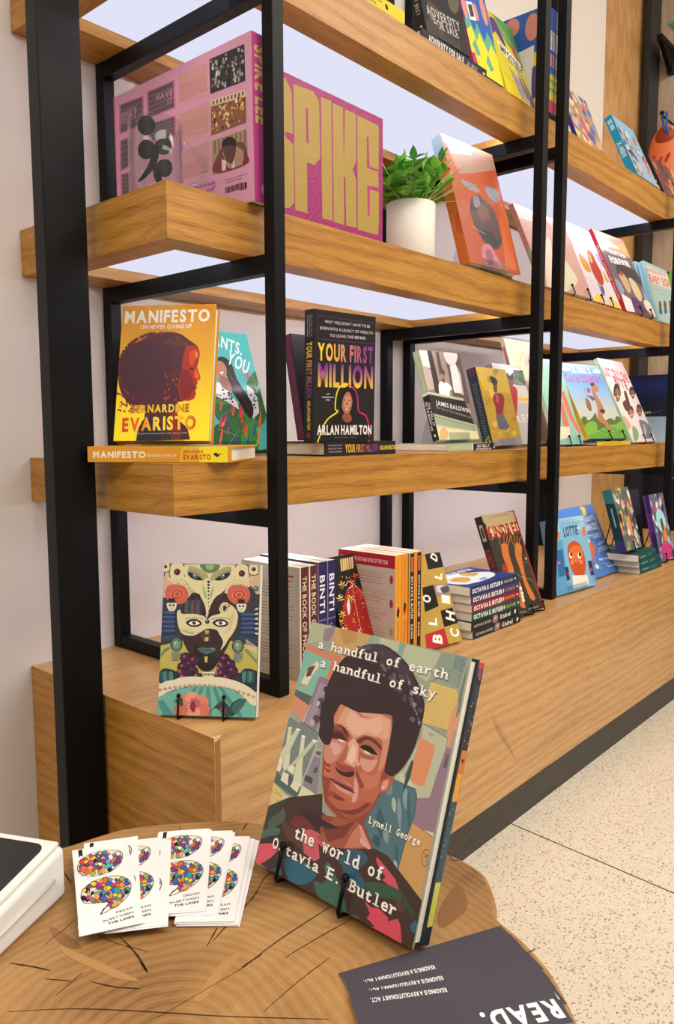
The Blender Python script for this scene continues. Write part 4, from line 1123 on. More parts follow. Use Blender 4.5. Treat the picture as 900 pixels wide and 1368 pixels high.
L 6b4636 1.3 0 72 146 69 154 73 172
L 8a1f2c 1 1 19 92 5 71
L 3a2c14 0.7 1 5 71 14 81 6 92 26 74 22 85 36 66 32 84
L 3a2c14 0.7 1 64 79 89 68 86 82
L 3a2c14 0.7 1 94 78 116 68 110 81 129 69 132 76
@gold_spine
P 2a3440 0 0 184 0 184 25 0 25
E 7d1f34 18.4 12.5 2.9 2.2
E 7d1f34 16.7 16 2.9 2.2 30
E 7d1f34 12.3 17.9 2.9 2.2 60
E 7d1f34 7.3 17.2 2.9 2.2 90
E 7d1f34 4.1 14.3 2.9 2.2 120
E 7d1f34 4.1 10.6 2.9 2.2 150
E 7d1f34 7.4 7.7 2.9 2.2 180
E 7d1f34 12.4 7.1 2.9 2.2 210
E 7d1f34 16.7 9 2.9 2.2 240
L a8a39a 0.7 0 36.8 7.9 38.6 12.5 35.9 17.8
L a8a39a 0.7 0 42.9 6.7 44.7 12.5 42 15.7
L a8a39a 0.7 0 48.9 7.7 50.8 12.5 48 18
L a8a39a 0.7 0 55 8.6 56.9 12.5 54.1 17.7
L a8a39a 0.7 0 61.1 7.3 62.9 12.5 60.2 16.8
L a8a39a 0.7 0 67.2 7.6 69 12.5 66.2 18.2
L a8a39a 0.7 0 73.2 6.9 75.1 12.5 72.3 16.3
L a8a39a 0.7 0 79.3 7.8 81.1 12.5 78.4 18.4
L a8a39a 0.7 0 85.4 6.6 87.2 12.5 84.5 15.6
L a8a39a 0.7 0 91.4 6.3 93.3 12.5 90.5 17.2
L a8a39a 0.7 0 97.5 7.8 99.4 12.5 96.6 16.1
L a8a39a 0.7 0 103.6 6.6 105.4 12.5 102.7 17.3
L a8a39a 0.7 0 109.7 7.9 111.5 12.5 108.7 17.6
L a8a39a 0.7 0 115.7 8.2 117.6 12.5 114.8 15.7
L a8a39a 0.7 0 121.8 7.5 123.6 12.5 120.9 18
L a8a39a 0.7 0 127.9 8.9 129.7 12.5 127 16.5
L a8a39a 0.7 0 134 8.6 135.8 12.5 133 17.4
L a8a39a 0.7 0 140 8.8 141.9 12.5 139.1 16.2
L a8a39a 0.7 0 146.1 8.1 147.9 12.5 145.2 18
L a8a39a 0.7 0 152.2 7.4 154 12.5 151.2 15.8
L a8a39a 0.7 0 158.2 6.6 160.1 12.5 157.3 16
L a8a39a 0.7 0 164.3 6.3 166.2 12.5 163.4 16
E c9a640 169.1 7 2 1.8
E c9a640 171.2 15.8 2 1.8
E c9a640 172.1 16.8 2 1.8
E c9a640 170.6 18.4 2 1.8
E c9a640 174.2 14.3 2 1.8
E c9a640 174.3 6.9 2 1.8
E c9a640 161.6 6.4 2 1.8
E c9a640 163.1 10.7 2 1.8
E c9a640 166.8 15 2 1.8
E c9a640 171 6.7 2 1.8
@photo
P b9b4ac 0 0 150 0 150 205 0 205
P c9d2d6 6 14 247 1 239 16 -1 29
B 5f6b55 86 24 119 12 176 9 239 16 223 46 92 51 82 40
E 46523f 123.8 32.7 5.6 2.3
E 46523f 73.1 51.4 5.4 2.2
E 46523f 105.2 13.3 5.6 2.3
E 7d8a6c 177.5 45.5 5.9 2.3
E 93a07e 125.5 47.5 5.6 2.3
E 46523f 120.5 16.7 5.6 2.3
E 7d8a6c 185.6 37.7 5.9 2.4
E 46523f 184.1 23.4 5.9 2.4
E 7d8a6c 177.3 33.9 5.9 2.4
E 46523f 147.6 22 5.7 2.3
E 46523f 193.6 10.5 5.9 2.4
E 7d8a6c 88.4 29.9 5.5 2.3
E 7d8a6c 106.1 40.2 5.6 2.3
E 46523f 118.3 16 5.6 2.3
E 46523f 134.1 18.3 5.7 2.3
E 46523f 179.9 18.4 5.9 2.4
E 7d8a6c 113.4 43.3 5.6 2.3
E 7d8a6c 177.8 14.4 5.9 2.4
E 46523f 82.6 35.5 5.5 2.2
E 7d8a6c 184.7 11.6 5.9 2.4
E 7d8a6c 96.2 43.8 5.5 2.3
E 46523f 140.4 14.4 5.7 2.3
E 46523f 139.2 43.2 5.7 2.3
E 46523f 145 12.9 5.7 2.3
E 93a07e 165.1 29 5.8 2.3
E 93a07e 180.8 34.4 5.9 2.4
E 7d8a6c 159.5 11.4 5.8 2.3
E 46523f 122.2 39.6 5.6 2.3
E 7d8a6c 183.9 23.3 5.9 2.4
E 7d8a6c 186 14.3 5.9 2.4
E 46523f 117.4 49.2 5.6 2.3
E 46523f 106.1 29 5.6 2.3
E 7d8a6c 98.9 27.2 5.5 2.3
E 7d8a6c 161.1 14.7 5.8 2.3
E 93a07e 172.3 12.3 5.9 2.4
E 7d8a6c 114.4 46.5 5.6 2.3
E 46523f 111.8 13.5 5.6 2.3
E 7d8a6c 184.4 31.8 5.9 2.4
E 46523f 140.1 14.1 5.7 2.3
E 7d8a6c 193.6 9.3 5.9 2.4
P d8a22c 84 85 153 85 149 93 82 93
P a9a4a0 77 99 196 96 130 220 8 217
B 9c1c24 49 61 88 57 91 75 71 111 50 142 39 127 41 92
B 6b4032 60 39 86 36 81 52 64 58 56 51
B 2a1c1e 53 26 68 22 72 29 92 24 87 36 61 37
T cfcac8 8.9 157.2 156 140.8 17.8 -|DRESS
@pale
P d9cdb0 0 0 200 0 200 295 0 295
B d9a088 20 133 100 118 180 148 190 266 80 280 10 236
B c9cf9e 10 59 80 30 120 88 40 112
B e2b49c 80 59 180 30 190 118 120 112
L c05a5a 1.6 1 60 65 90 35 100 71 120 41 132 71 160 47
L c8786a 2.5 1 10 206 80 162 140 177
@pale_spine
P e0d2b4 0 0 295 0 295 12 0 12
P c8675c 23.6 3.6 177 3.6 177 8.4 23.6 8.4
@S1
P 8fb8a2 0 0 126 0 126 236 0 236
P c9705a 86 93 108 88 113 158 139 223 126 223 95 165
P c9705a 70 124 86 120 82 203 54 233 46 222
P c9705a 118 173 130 188 134 227 120 226
P d9d2b8 38 188 83 188 70 226 15 233
P 7fb0a8 13 225 150 204 133 234 9 233
L e0d8c4 0.9 0 36 203 47 233
@nas
G 3f78b0,4f8cc4,86a9c4,b3b8b4,b8bfa0,8fae4a 0 0 215 230.6
E eef2f2 18.2 20.9 9.8 4.7
E eef2f2 32 18.6 9.9 6.8
E eef2f2 43.6 19.7 10 4.7
E eef2f2 183.9 19.5 11 5.1
E eef2f2 199.5 17 11.2 7.4
E eef2f2 212.4 18.2 11.3 5.1
T f2f4f0 57.8 29.1 161.1 27.9 20.7 -|LIL NAS X
T a82c6c 9.7 58.7 201 57.7 22.29 B|C is for COUNTRY
B 54602e 9 168 31 166 31 176 56 170 91 152 88 170 126 175 160 168 178 175 196 162 223 169 236 192 222 210 -5 205
B 6fa63a -11 209 10 190 50 178 72 186 65 207 128 191 169 188 216 177 239 188 221 231 2 229
B 5a9632 65 207 125 195 222 210 215 233 5 229
E d8e8a8 35.3 198.1 1.7 1.5
E d8e8a8 43.3 213.1 1.7 1.5
E d8e8a8 66.2 208.3 1.8 1.5
E d8e8a8 89.5 203.4 1.8 1.5
E d8e8a8 97.7 218.7 1.8 1.5
E d8e8a8 121.5 213.9 1.8 1.5
E d8e8a8 145.7 208.9 1.9 1.6
E d8e8a8 170.4 203.9 1.9 1.6
E d8e8a8 179 219.6 1.9 1.6
E d8e8a8 204.2 214.7 2 1.6
B a8724a 134 65 163 66 162 79 148 86 136 84 138 99 145 124 141 150 120 162 134 183 144 214 130 208 109 187 89 174 110 141 115 120 117 99 121 82
L 8a5a3a 2.2 0 102 166 113 191 119 208
L 5a4030 1.4 1 86 71 80 100 70 142
B 8a5a40 69 108 85 117 79 141 66 148 57 137
B a83a4a 96 79 112 75 113 85 98 92
P 6b4a78 82 98 108 100 124 108 104 116
B 3a2a24 120 143 144 141 142 152 121 152
B 3a2a24 129 61 148 56 153 64 130 69
L e8e0d8 0.5 0 151 120 156 150
@nas_spine
P e2b42a 0 0 231 0 231 12 0 12
T 8a5a1a 50.8 8.6 152.5 8.6 5.04 -|C IS FOR COUNTRY
@bite
P ded3cd 0 0 208 0 208 272 0 272
B e3bfb8 1 1 207 -2 202 44 41 23
T bf2338 -2 56.9 194.7 71.7 29.14 B|JUST TRY ONE
T bf2338 61.9 83.1 158.6 98.5 27.79 B|BITE
B 2c1c18 24 103 59 82 87 86 72 114 46 126 5 125
B 8a5c42 33 105 65 98 65 114 36 137 8 143 14 127
P f4ece8 30 124 48 122 33 129
B 2c1c18 160 100 187 86 214 88 206 108 185 116 148 116
B 7a4c36 169 102 196 97 200 108 179 124 154 129 157 118
P f4ece8 170 115 186 114 174 119
B 2c1c18 72 168 98 154 124 157 116 176 96 184 60 183
B a8744e 81 170 107 165 111 176 90 192 67 196 69 185
P f4ece8 82 183 97 181 86 186
B 2c1c18 156 161 181 147 206 150 197 169 177 177 143 176
B 7a5238 164 162 189 158 191 169 171 185 149 189 151 178
P f4ece8 164 175 178 174 167 179
B 5a2c2c 51 146 99 135 110 158 56 173
B 4a3028 101 112 127 102 114 144 90 154
B 7f9a6a 52 220 81 238 54 262 11 268
B 6a7080 138 199 207 216 189 256 118 261 118 228
B b0a8b8 160 212 158 237 123 256
L 8a4a3a 1.2 0 9 184 14 212 42 230
B c9a37a 4 189 30 197 40 220 4 230
@navy
G 16204a,1c2a6a,151c3c,121a30,12202c 0 0 161.3 141.6
G 9fb6c8,a9c0d2,c2d0da 0 141.6 161.3 228.4
T c9b890 56.5 132.5 88.7 130.2 11.39 -|dream
L c9b890 0.5 1 89 130 100 128 126 121
@pinkback
P d59ab4 0 0 331.8 0 331.8 223.8 0 223.8
P c64a86 0.3 0.3 4.7 0.2 0 153.9 -5.4 150.9
P c96a96 15.7 14 83.5 17.7 81.6 60.5 13.1 60.5
P 5b5156 19.9 16.3 79.3 19.5 77.6 58.3 17.6 58.5
L b0738c 0.6 0 19.4 24.7 78.9 27.2
L b0738c 0.6 0 19 33.1 78.6 35
L b0738c 0.6 0 18.5 41.6 78.2 42.8
L b0738c 0.6 0 18.1 50 77.9 50.5
P c96a96 91 14.6 162 16.4 162.1 57 90.2 55.5
P 5b5156 94.9 16.8 158 18.2 158.3 54.9 94.5 53.6
L b0738c 0.6 0 94.8 24.1 158.1 25.5
L b0738c 0.6 0 94.7 31.5 158.2 32.8
L b0738c 0.6 0 94.6 38.8 158.2 40.2
L b0738c 0.6 0 94.6 46.2 158.3 47.5
P c96a96 13.5 69.2 43.9 69.9 41.5 116.5 10.7 118
P 5b5156 17.7 71.5 39.4 71.9 37.3 114.4 15.3 115.9
L b0738c 0.6 0 17.2 80.3 39 80.4
L b0738c 0.6 0 16.7 89.2 38.6 88.9
L b0738c 0.6 0 16.2 98 38.2 97.3
L b0738c 0.6 0 15.8 106.9 37.7 105.9
P c96a96 11.5 122.2 42.1 123.1 40 158.1 10.9 157.3
P 5b5156 15.7 124.4 37.6 125.3 35.8 156 15.5 155.1
L b0738c 0.6 0 15.7 130.5 37.2 131.4
L b0738c 0.6 0 15.6 136.6 36.9 137.5
L b0738c 0.6 0 15.6 142.8 36.5 143.7
L b0738c 0.6 0 15.6 148.9 36.2 149.8
P c96a96 89.7 63.1 161.5 67.2 160.8 97.1 89.3 91.1
P 5b5156 93.7 65.2 157.5 69.1 157 95 93.6 89.1
L b0738c 0.6 0 93.7 70 157.4 74.3
L b0738c 0.6 0 93.7 74.7 157.3 79.4
L b0738c 0.6 0 93.6 79.5 157.2 84.6
L b0738c 0.6 0 93.6 84.3 157.1 89.8
T b58095 20.4 37.1 63.3 38.1 8.39 B|SHE'S
T b58095 19.6 46.7 62.6 46.9 8.4 B|GOTTA
T b58095 114.1 34.4 156 37.1 9.2 B|HAVE
T b58095 143.2 46.4 155.4 47 7.4 B|IT
P cf9490 171.3 13.2 237.5 15.6 238 54.2 172 52.6
P cf9490 168.2 68.3 239.5 69.3 239 111 168.8 109.4
P c98f96 178.6 123.2 239.4 122.9 238.4 165.1 176.3 166.5
L 9c6470 0.5 0 171.1 50.4 236 58.7
L 9c6470 0.5 0 171.3 47.6 236.3 51.6
L 9c6470 0.5 0 171.5 44.8 236.4 48.8
L 9c6470 0.5 0 171.6 42 236.5 46.1
L 9c6470 0.5 0 171.8 39.2 236.7 43.4
L 9c6470 0.5 0 171.9 36.4 236.8 40.6
L 9c6470 0.5 0 172.1 33.6 236.9 37.9
L 9c6470 0.5 0 172.2 30.8 237 35.2
L 9c6470 0.5 0 172.4 28 237.2 32.5
L 9c6470 0.5 0 169.3 100.3 234.6 107.1
L 9c6470 0.5 0 169.5 97.4 235 99.9
L 9c6470 0.5 0 169.6 94.5 235.1 97.2
L 9c6470 0.5 0 169.8 91.7 235.2 94.4
L 9c6470 0.5 0 169.9 88.8 235.3 91.6
L 9c6470 0.5 0 170.1 86 235.5 88.9
L 9c6470 0.5 0 170.3 83.2 235.6 86.1
L 9c6470 0.5 0 176.6 160.1 235.2 163.8
L 9c6470 0.5 0 176.8 157.2 235.6 156.5
L 9c6470 0.5 0 177 154.3 235.7 153.7
L 9c6470 0.5 0 177.1 151.4 235.8 150.9
L 9c6470 0.5 0 177.3 148.5 236 148.1
L 9c6470 0.5 0 177.4 145.6 236.1 145.3
P 302c2c 243.1 11.6 317.7 13.4 318.1 61.8 243.2 59.1
C 8d8784,b9b3ae,15100f,6a6462,dcd6d0,221e1e,a49e9a 110 31 246.1 15.6 315.1 57.8 1.2 4.2
P 8a5a3a 244.1 67.7 318.1 73.3 318.4 116.8 243.3 116.2
P d8c4a0 244.1 67.7 318.1 73.3 318.3 82.4 244.2 76.6
P 6b3f2a 248.5 69.9 252.1 70.3 251.8 75.7 248.3 75.4
P 6b3f2a 256.5 70.5 260.1 70.8 259.8 76.2 256.3 75.9
P 6b3f2a 264.5 71 268 71.3 267.8 76.8 264.2 76.4
P 6b3f2a 272.4 71.5 275.8 71.9 275.6 77.3 272.1 76.9
P 6b3f2a 280.2 72 283.7 72.4 283.4 77.8 280 77.4
P 6b3f2a 288 72.6 291.4 72.9 291.2 78.3 287.8 77.9
P 6b3f2a 295.7 73.1 299.1 73.4 298.9 78.8 295.5 78.4
P 6b3f2a 303.4 73.6 306.7 73.9 306.6 79.3 303.2 78.9
P 6b3f2a 311 74.1 314.3 74.4 314.1 79.7 310.8 79.4
C c2452c,e0c890,7c3a6a,d8a03a,3a2a2a,efe2cc,9a5a34,5a3424,d8c4a0,b86a3a 90 32 246.7 80.4 315.4 112.8 1.2 3.4
P a88a74 243.9 123.9 318.9 125.1 319.5 171.4 243.6 170.5
P 7d5f4c 249.2 125.2 252.8 125.4 253 142.8 248.9 142.5
P 7d5f4c 258.6 125.4 262.2 125.7 262.4 143 258.3 142.6
P 7d5f4c 268 125.6 271.5 125.9 271.7 143.1 267.7 142.8
P 7d5f4c 277.2 125.8 280.7 126.1 280.9 143.3 277 143
P 7d5f4c 286.4 126.1 289.8 126.3 290.1 143.4 286.1 143.1
P 7d5f4c 295.4 126.3 298.9 126.5 299.1 143.6 295.3 143.3
P 7d5f4c 304.5 126.5 307.9 126.8 308.1 143.7 304.3 143.4
P 7d5f4c 313.4 126.7 316.8 127 317 143.9 313.2 143.5
B 7b2f2a 244.2 166.3 251.7 151 265.5 142.9 277.7 167.9 308 171.7 313.2 145.4 319.5 160.5 319.1 171.4 268.7 173
B 5b3a30 270.3 132.8 292.1 135.1 295.9 149.7 286.7 164.3 275.9 159.1 269.8 146.6
B 1e1818 265.9 131.8 279.4 126.6 294.3 132.9 296.9 144.5 287.6 139.6 270.1 138.3 268.9 146.4
B 6b4638 251.6 153.8 261.1 141.9 270.1 138.3 269.9 143.8 258.3 155.3
B 6b4638 296.3 138.8 313.3 142.7 319.1 157.7 312.9 153.6 300.4 145.2
P d8cfc4 265 153.9 274.6 158.8 273.2 171.1 265.2 170.3
P d8cfc4 291.2 159.7 286.4 171.2 292.9 171.2
P 2a2226 271.4 194.6 272.7 194.6 272.4 202.7 271 203
P 2a2226 274.5 194.6 276.2 194.7 275.9 202.8 274.2 203
P 2a2226 277.6 194.6 279.8 194.8 279.5 202.9 277.3 203
P 2a2226 280.7 194.6 282 194.6 281.7 202.7 280.3 203
P 2a2226 283.8 194.6 285.5 194.7 285.2 202.7 283.4 202.9
P 2a2226 286.8 194.6 289 194.7 288.7 202.8 286.5 202.9
P 2a2226 289.9 194.5 291.2 194.5 290.9 202.6 289.6 202.9
P 2a2226 292.9 194.5 294.7 194.6 294.4 202.6 292.6 202.8
P 2a2226 296 194.5 298.2 194.7 297.9 202.7 295.7 202.8
P 2a2226 299 194.5 300.3 194.5 300 202.5 298.7 202.8
P 2a2226 302.1 194.5 303.8 194.6 303.5 202.6 301.8 202.8
P 2a2226 305.1 194.5 307.2 194.6 306.9 202.6 304.8 202.7
P 2a2226 302 195.3 316.6 195.6 316.3 204.3 301.7 204.2
L e2a0c0 0.7 0 304.2 195.8 303.9 203.5
L e2a0c0 0.7 0 308 196 307.8 203.7
L e2a0c0 1 0 311.5 196.2 311.2 203.9
L 7a5068 0.6 0 270 184.5 317 184.6
L 7a5068 0.6 0 270.7 188.3 307.4 188.7
T a64ac0 194.5 184.2 250.3 184.6 5.2 -|"The first book
T a64ac0 208.3 192.8 249.9 192.5 4.6 -|of its kind!"
@pinkback_spine
P b83a86 0 0 224 0 224 36 0 36
T cdb06a 15.7 30.2 118.7 30.2 20.88 B|SPIKE LEE
E d8a0b8 205 17.3 7.2 5.4
@spike
P 951a60 0 0 260 0 260 200 0 200
P a5873c -20 10 18 9 28 8 42 21 44 82 28 83 28 90 45 97 46 180 35 190 27 192 -23 190
P a5873c 46 11 89 8 102 18 104 102 91 115 74 115 74 190 48 190
P 951a60 72 37 77 37 78 87 73 87
P a5873c 106 11 130 10 132 190 108 191
P a5873c 133 12 158 12 160 191 135 191
P a5873c 163 13 190 12 190 86 181 100 190 115 191 190 165 191 163 115 160 88 160 84
P a5873c 157 85 164 87 163 116 159 117
P a5873c 193 13 248 14 248 18 223 40 221 39 217 40 219 89 248 88 249 114 219 117 220 165 224 164 248 128 248 191 194 192
P a5873c 222 40 249 16 249 86 224 85
P a5873c 225 122 250 120 249 162 225 164
P a5873c 220 165 250 160 248 191 219 192
P 951a60 218 40 222 40 223 86 249 85 248 88 218 89
P a8246e 218 117 249 117 249 120 224 121 225 164 220 165
@orange
P a84418 0 0 181 0 181 275 0 275
P 9c7a66 1 0 179 0 181 34 86 66 35 79
P 8fa6bc 1 0 76 -1 103 22 21 38
B 8a7f88 35 94 65 90 97 101 82 109 48 105
B 7c8490 120 88 154 84 171 104 146 117 126 106
B 4a322f 48 142 89 122 124 126 138 153 138 176 138 206 120 225 99 232 72 224 56 206 43 180
B 2c2228 66 120 92 114 99 127 52 156 48 142
B 6b4238 84 134 107 137 111 159 81 172 68 160
B 2c2228 59 198 98 191 116 206 134 206 107 227 78 223
B 7a6a74 64 124 82 116 87 134 64 146
B b56a7c 53 235 85 222 101 241 114 268 85 279 51 277
B 8d4a5c 66 240 85 236 87 261 65 271
P c45a22 161 98 180 144 172 267 128 266
L d8c4b0 0.8 1 168 112 180 144 176 168
L cfc6c0 0.7 1 38 191 59 198 81 201
P a8461c 2 131 18 123 40 187 35 258 0 276
@orange_spine
P c9661f 0 0 290 0 290 24 0 24
P 9ab4c8 0 0 52.2 0 40.6 24 0 24
P e3b490 116 0 121.8 0 124.7 24 118.9 24
P b8531a 159.5 0 217.5 0 203 14.4 174 9.6
@bigpink
P b98d80 0 0 249 0 249 219 0 219
T e8d2c4 7.7 38.8 74.5 34 21.94 -|IIIIII
P c9a08e -4 3 103 2 95 12 1 11
B c9bfa0 156 125 187 143 195 177 112 216 92 214
B d9c2b0 99 82 126 83 46 210 9 217
T c05050 141.3 41.3 161.6 40.2 23.43 -|KIN
@bigpink_spine
P c98878 0 0 219 0 219 12 0 12
P 8fbf9a 109.5 2.4 219 2.4 219 9.6 131.4 9.6
@R1
P cfc3c6 0 0 196 0 196 240 0 240
P 9aa0b8 48 1 180 2 182 31 76 46
P c87e9a 7 48 37 51 15 84 -11 99
T e6b8c0 79.8 26 163.8 34.9 21.79 B|CAMP
T f0e8ea 58 66 155.6 59.8 14.8 B|TRICKS
B c9842a 38 98 61 103 78 122 78 142 60 150 36 146 27 125
B a82c1c 116 73 144 74 146 104 153 136 142 164 120 179 99 178 85 154 90 117
B d9a23a 110 87 124 88 120 108 102 112
B b9a060 170 126 182 138 186 157 159 161
B 8f8a96 89 173 114 202 86 216
B 9a8fc0 164 60 198 64 215 95 185 110
L 7f8a90 0.8 0 20 171 90 164
L 7f8a90 0.8 0 18 178 86 173
L 7f8a90 0.8 0 15 186 83 181
L 7f8a90 0.8 0 12 193 80 189
L 7f8a90 0.8 0 10 201 76 198
L 7f8a90 0.8 0 7 208 73 206
B e0bc4a 9 236 63 209 75 227 48 240
B e0bc4a 133 205 162 214 200 239 136 241
B 3c4a7a 97 188 118 181 114 202 93 208
P e8b860 -8 232 206 242 191 257 -4 251
@R1_spine
P d9cfc8 0 0 240 0 240 12 0 12
P 3c2c8a 0 0 67.2 0 67.2 12 0 12
P 2c3a8a 172.8 0 240 0 240 12 172.8 12
T b8402a 76.8 9.6 163.2 9.6 7.2 B|CAMPFIRE
@R2
P 5f565e 0 0 201 0 201 266 0 266
P d98a78 1 0 201 0 203 62 14 68
B c9b08a 21 9 79 4 43 41 4 55
L 8a9a96 1.6 1 26 44 52 21 99 6 132 8 173 11 185 32
B e07a5a 102 11 161 8 179 22 110 35
B c8a24a 152 19 188 20 196 45 174 45
T f0e2d8 47.1 45.1 142 43.5 11.73 -|FRIENDS
T f0e2d8 39.1 70.1 166.2 70.7 12.01 -|TOGETHER
T f6f0ea 36.8 104.4 168.7 101.7 20.95 B|FOREVER
B 2f2a30 58 113 112 100 169 102 202 115 191 161 172 149 110 144 53 153
B b89a72 55 142 91 133 104 159 92 189 68 200 56 174
B c8b08a 118 143 154 152 161 194 130 219 109 194
B 7c8aa0 10 163 39 169 40 200 5 209
B 4a2c5a 67 217 113 215 143 246 137 261 70 262
B 6f3f5c 68 248 110 250 137 261 64 270
P 7d98b4 191 161 198 203 202 264 165 222
B d9c9b0 159 212 208 216 202 264 151 245
P d8d4cc 13 208 64 221 54 264 -4 268
B a83a3c 74 128 86 130 84 141 64 144
@R2_spine
P c8293a 0 0 266 0 266 12 0 12
T e8b8b0 53.2 9 226.1 9 5.64 -|FRIENDS TOGETHER FOREVER
@R3
P a3bcb4 0 0 217 0 217 195 0 195
P d9cfc4 14 14 206 14 208 64 22 70
T b05a58 15.3 31.8 190.6 27.2 11.18 -|INTRODUCTION TO
T c25a52 19 67.1 210.7 58.3 25.75 B|BABY SIGN
T 6f8a84 30 88.8 197.7 78.2 6.33 n|with songs and signs
T 6f8a84 53.8 101.4 181.3 93.2 5.75 n|to say and play
B 6a4a3e 45 128 62 123 66 136 49 152 30 155
B 3c5a7a 30 153 55 150 50 165 23 170
B 6a4a3e 96 120 114 116 117 128 100 145 82 147
B 3c5a7a 81 146 106 142 101 157 74 163
B 6a4a3e 153 112 171 107 174 119 157 136 139 139
B 3c5a7a 138 137 163 134 158 149 131 154
@R3_spine
P 9fd0e2 0 0 195 0 195 20 0 20
P 5f9fc0 0 9.2 195 9.2 195 10.8 0 10.8
@comic
P b08a66 0 0 151 0 151 152 0 152
C c9a07a,7c86a8,5b6a9a,d8b890,c45a6a,8a7a70,e0cbb0,6f5a50,b8b0b8,4a5aa8 90 3 3 3 148.4 148.9 4.5 18.2
@xmen
P 8fb2cc 0 0 166 0 166 199 0 199
C a9c8de,6f96b8,c87a58,b8503a,d9b48c,4a4a5a,e2dcd4,7fa8c8,2c3a5a 80 4 3.3 4 163 194.6 5 15
B 86b6de 0 0 163 0 160 24 66 32 0 24
@xmen_spine
P 1b9ac6 0 0 199 0 199 22 0 22
T d8eef6 83.6 17.6 131.3 17.6 11.88 B|X-MEN
P a8dcec 11.9 4.4 23.9 4.4 23.9 17.6 11.9 17.6
P a8dcec 27.9 5.3 43.8 5.3 43.8 16.7 27.9 16.7
@dark1
P 5a3436 0 0 245 0 245 138 0 138
C 8a4a3a,b86a44,3a2430,d89a6a,24202c,7c2c2c 50 6 4.9 2.8 239.8 135.5 9.8 34.3
@dark1_spine
P 1c1a1e 0 0 138 0 138 22 0 22
P d8d4d0 82.8 6.6 91.1 6.6 91.1 15.4 82.8 15.4
P d8d4d0 102.1 6.6 115.9 6.6 115.9 13.2 102.1 13.2
P c8902c 124.2 6.6 132.5 6.6 132.5 15.4 124.2 15.4
@advers
P 1d1b1c 0 0 140 0 140 224 0 224
B 4a3a30 24 156 53 163 62 198 36 215 16 197
B 5c5044 102 109 139 100 131 130 112 145 98 137
T b0aba4 13.4 186.2 123.9 177.4 18.18 -|ADVERSITY
T b0aba4 31.8 203.8 110.7 196.6 16.21 -|FOR SALE
P 3c3634 4 202 42 197 65 223 2 225
E 9a8f80 27.6 189.4 3.2 1.5
@advers_spine
P 17161a 0 0 224 0 224 20 0 20
T d8d4ce 22.4 15.6 138.9 15.6 11.2 B|ADVERSITY FOR SALE
T a8a49e 152.3 14 188.2 14 6.8 -|BY JEEZY
P d8d4ce 208.3 8 215 8 215 12 208.3 12
@imp_back
P 2f5cb0 0 0 110 0 110 215 0 215
P 2f5cb0 0 0 110 0 110 118 0 133
E d88c7c 26.4 25.8 9.9 30.1
E d88c7c 66 12.9 11 19.4
E d88c7c 93.5 55.9 11 32.2
E d88c7c 11 81.7 9.9 27.9
E d88c7c 57.2 73.1 7.7 19.4
P 5ba98a 0 112 20 99 33 125 48 99 68 133 88 103 110 129 110 163 0 168
P e6d42e 0 133 22 116 33 146 51 120 73 155 92 129 110 150 110 215 0 215
P 5ba98a 11 159 26 142 37 172 22 181
P 5ba98a 55 181 68 159 81 189 66 198
P c8325c 0 181 13 176 18 215 0 215
P e8e6e2 22 64 48 56 51 95 24 103
P 3a3a40 28 69 45 62 46 88 29 95
@impf
P e2cf2a 0 0 120 0 120 201 0 201
P 5a9a55 36 0 120 0 120 80 72 60 48 28
B 7fb04a 42 8 50 4 55 20 46 24
B 2f7a5c 54 4 62 12 60 24
B 7fb04a 50 16 59 12 64 28 54 32
B 2f7a5c 61 14 70 22 67 34
B 7fb04a 59 24 67 20 72 36 62 40
B 2f7a5c 68 24 77 32 74 44
B 7fb04a 67 32 76 28 80 44 71 48
B 2f7a5c 76 34 84 42 82 54
B 7fb04a 76 40 84 36 89 52 79 56
B 2f7a5c 83 44 91 52 89 64
B 7fb04a 84 48 92 44 97 60 88 64
B 2f7a5c 90 54 98 62 96 74
B 7fb04a 92 56 101 52 106 68 96 72
B 2f7a5c 97 64 106 72 103 84
B 7fb04a 101 64 109 60 114 76 104 80
B 2f7a5c 104 74 113 82 110 94
B 7fb04a 109 72 118 68 122 84 113 88
B 2f7a5c 112 84 120 92 118 104
B 5a3f86 5 16 24 0 48 24 62 68 48 68 29 48 10 60
B d9c52a 0 32 10 8 29 -4 48 12 36 12 17 20 10 60
B c8505a 84 56 101 60 110 88 96 88
P f2efe6 22 68 110 92 115 120 24 96
T 26221e 26.4 92.4 111.6 116.5 17.39 B|IMPOSSIBLE
T 3a3420 48 108.4 100.8 122.5 7.76 -|THE MOVEMENT
B 7c6aa8 48 132 53 128 70 189 65 195
B 7c6aa8 59 136 64 132 80 189 76 195
B 7c6aa8 70 141 74 136 91 189 86 195
B 7c6aa8 80 145 85 141 102 189 97 195
B 4a3a78 77 120 80 120 101 177 96 181
B 4a3a78 88 122 91 122 109 177 104 181
B 4a3a78 98 124 102 124 118 177 113 181
T 4a4420 9.6 152.6 48 164.7 3.83 n|Foreword by a friend
B 4a3a8a 106 181 120 173 120 201 103 201
@imp_front
P e2cf2a 0 0 120 0 120 201 0 201
P 5a9a55 36 0 120 0 120 80 72 60 48 28
B 7fb04a 42 8 50 4 55 20 46 24
B 2f7a5c 54 4 62 12 60 24
B 7fb04a 50 16 59 12 64 28 54 32
B 2f7a5c 61 14 70 22 67 34
B 7fb04a 59 24 67 20 72 36 62 40
B 2f7a5c 68 24 77 32 74 44
B 7fb04a 67 32 76 28 80 44 71 48
B 2f7a5c 76 34 84 42 82 54
B 7fb04a 76 40 84 36 89 52 79 56
B 2f7a5c 83 44 91 52 89 64
B 7fb04a 84 48 92 44 97 60 88 64
B 2f7a5c 90 54 98 62 96 74
B 7fb04a 92 56 101 52 106 68 96 72
B 2f7a5c 97 64 106 72 103 84
B 7fb04a 101 64 109 60 114 76 104 80
B 2f7a5c 104 74 113 82 110 94
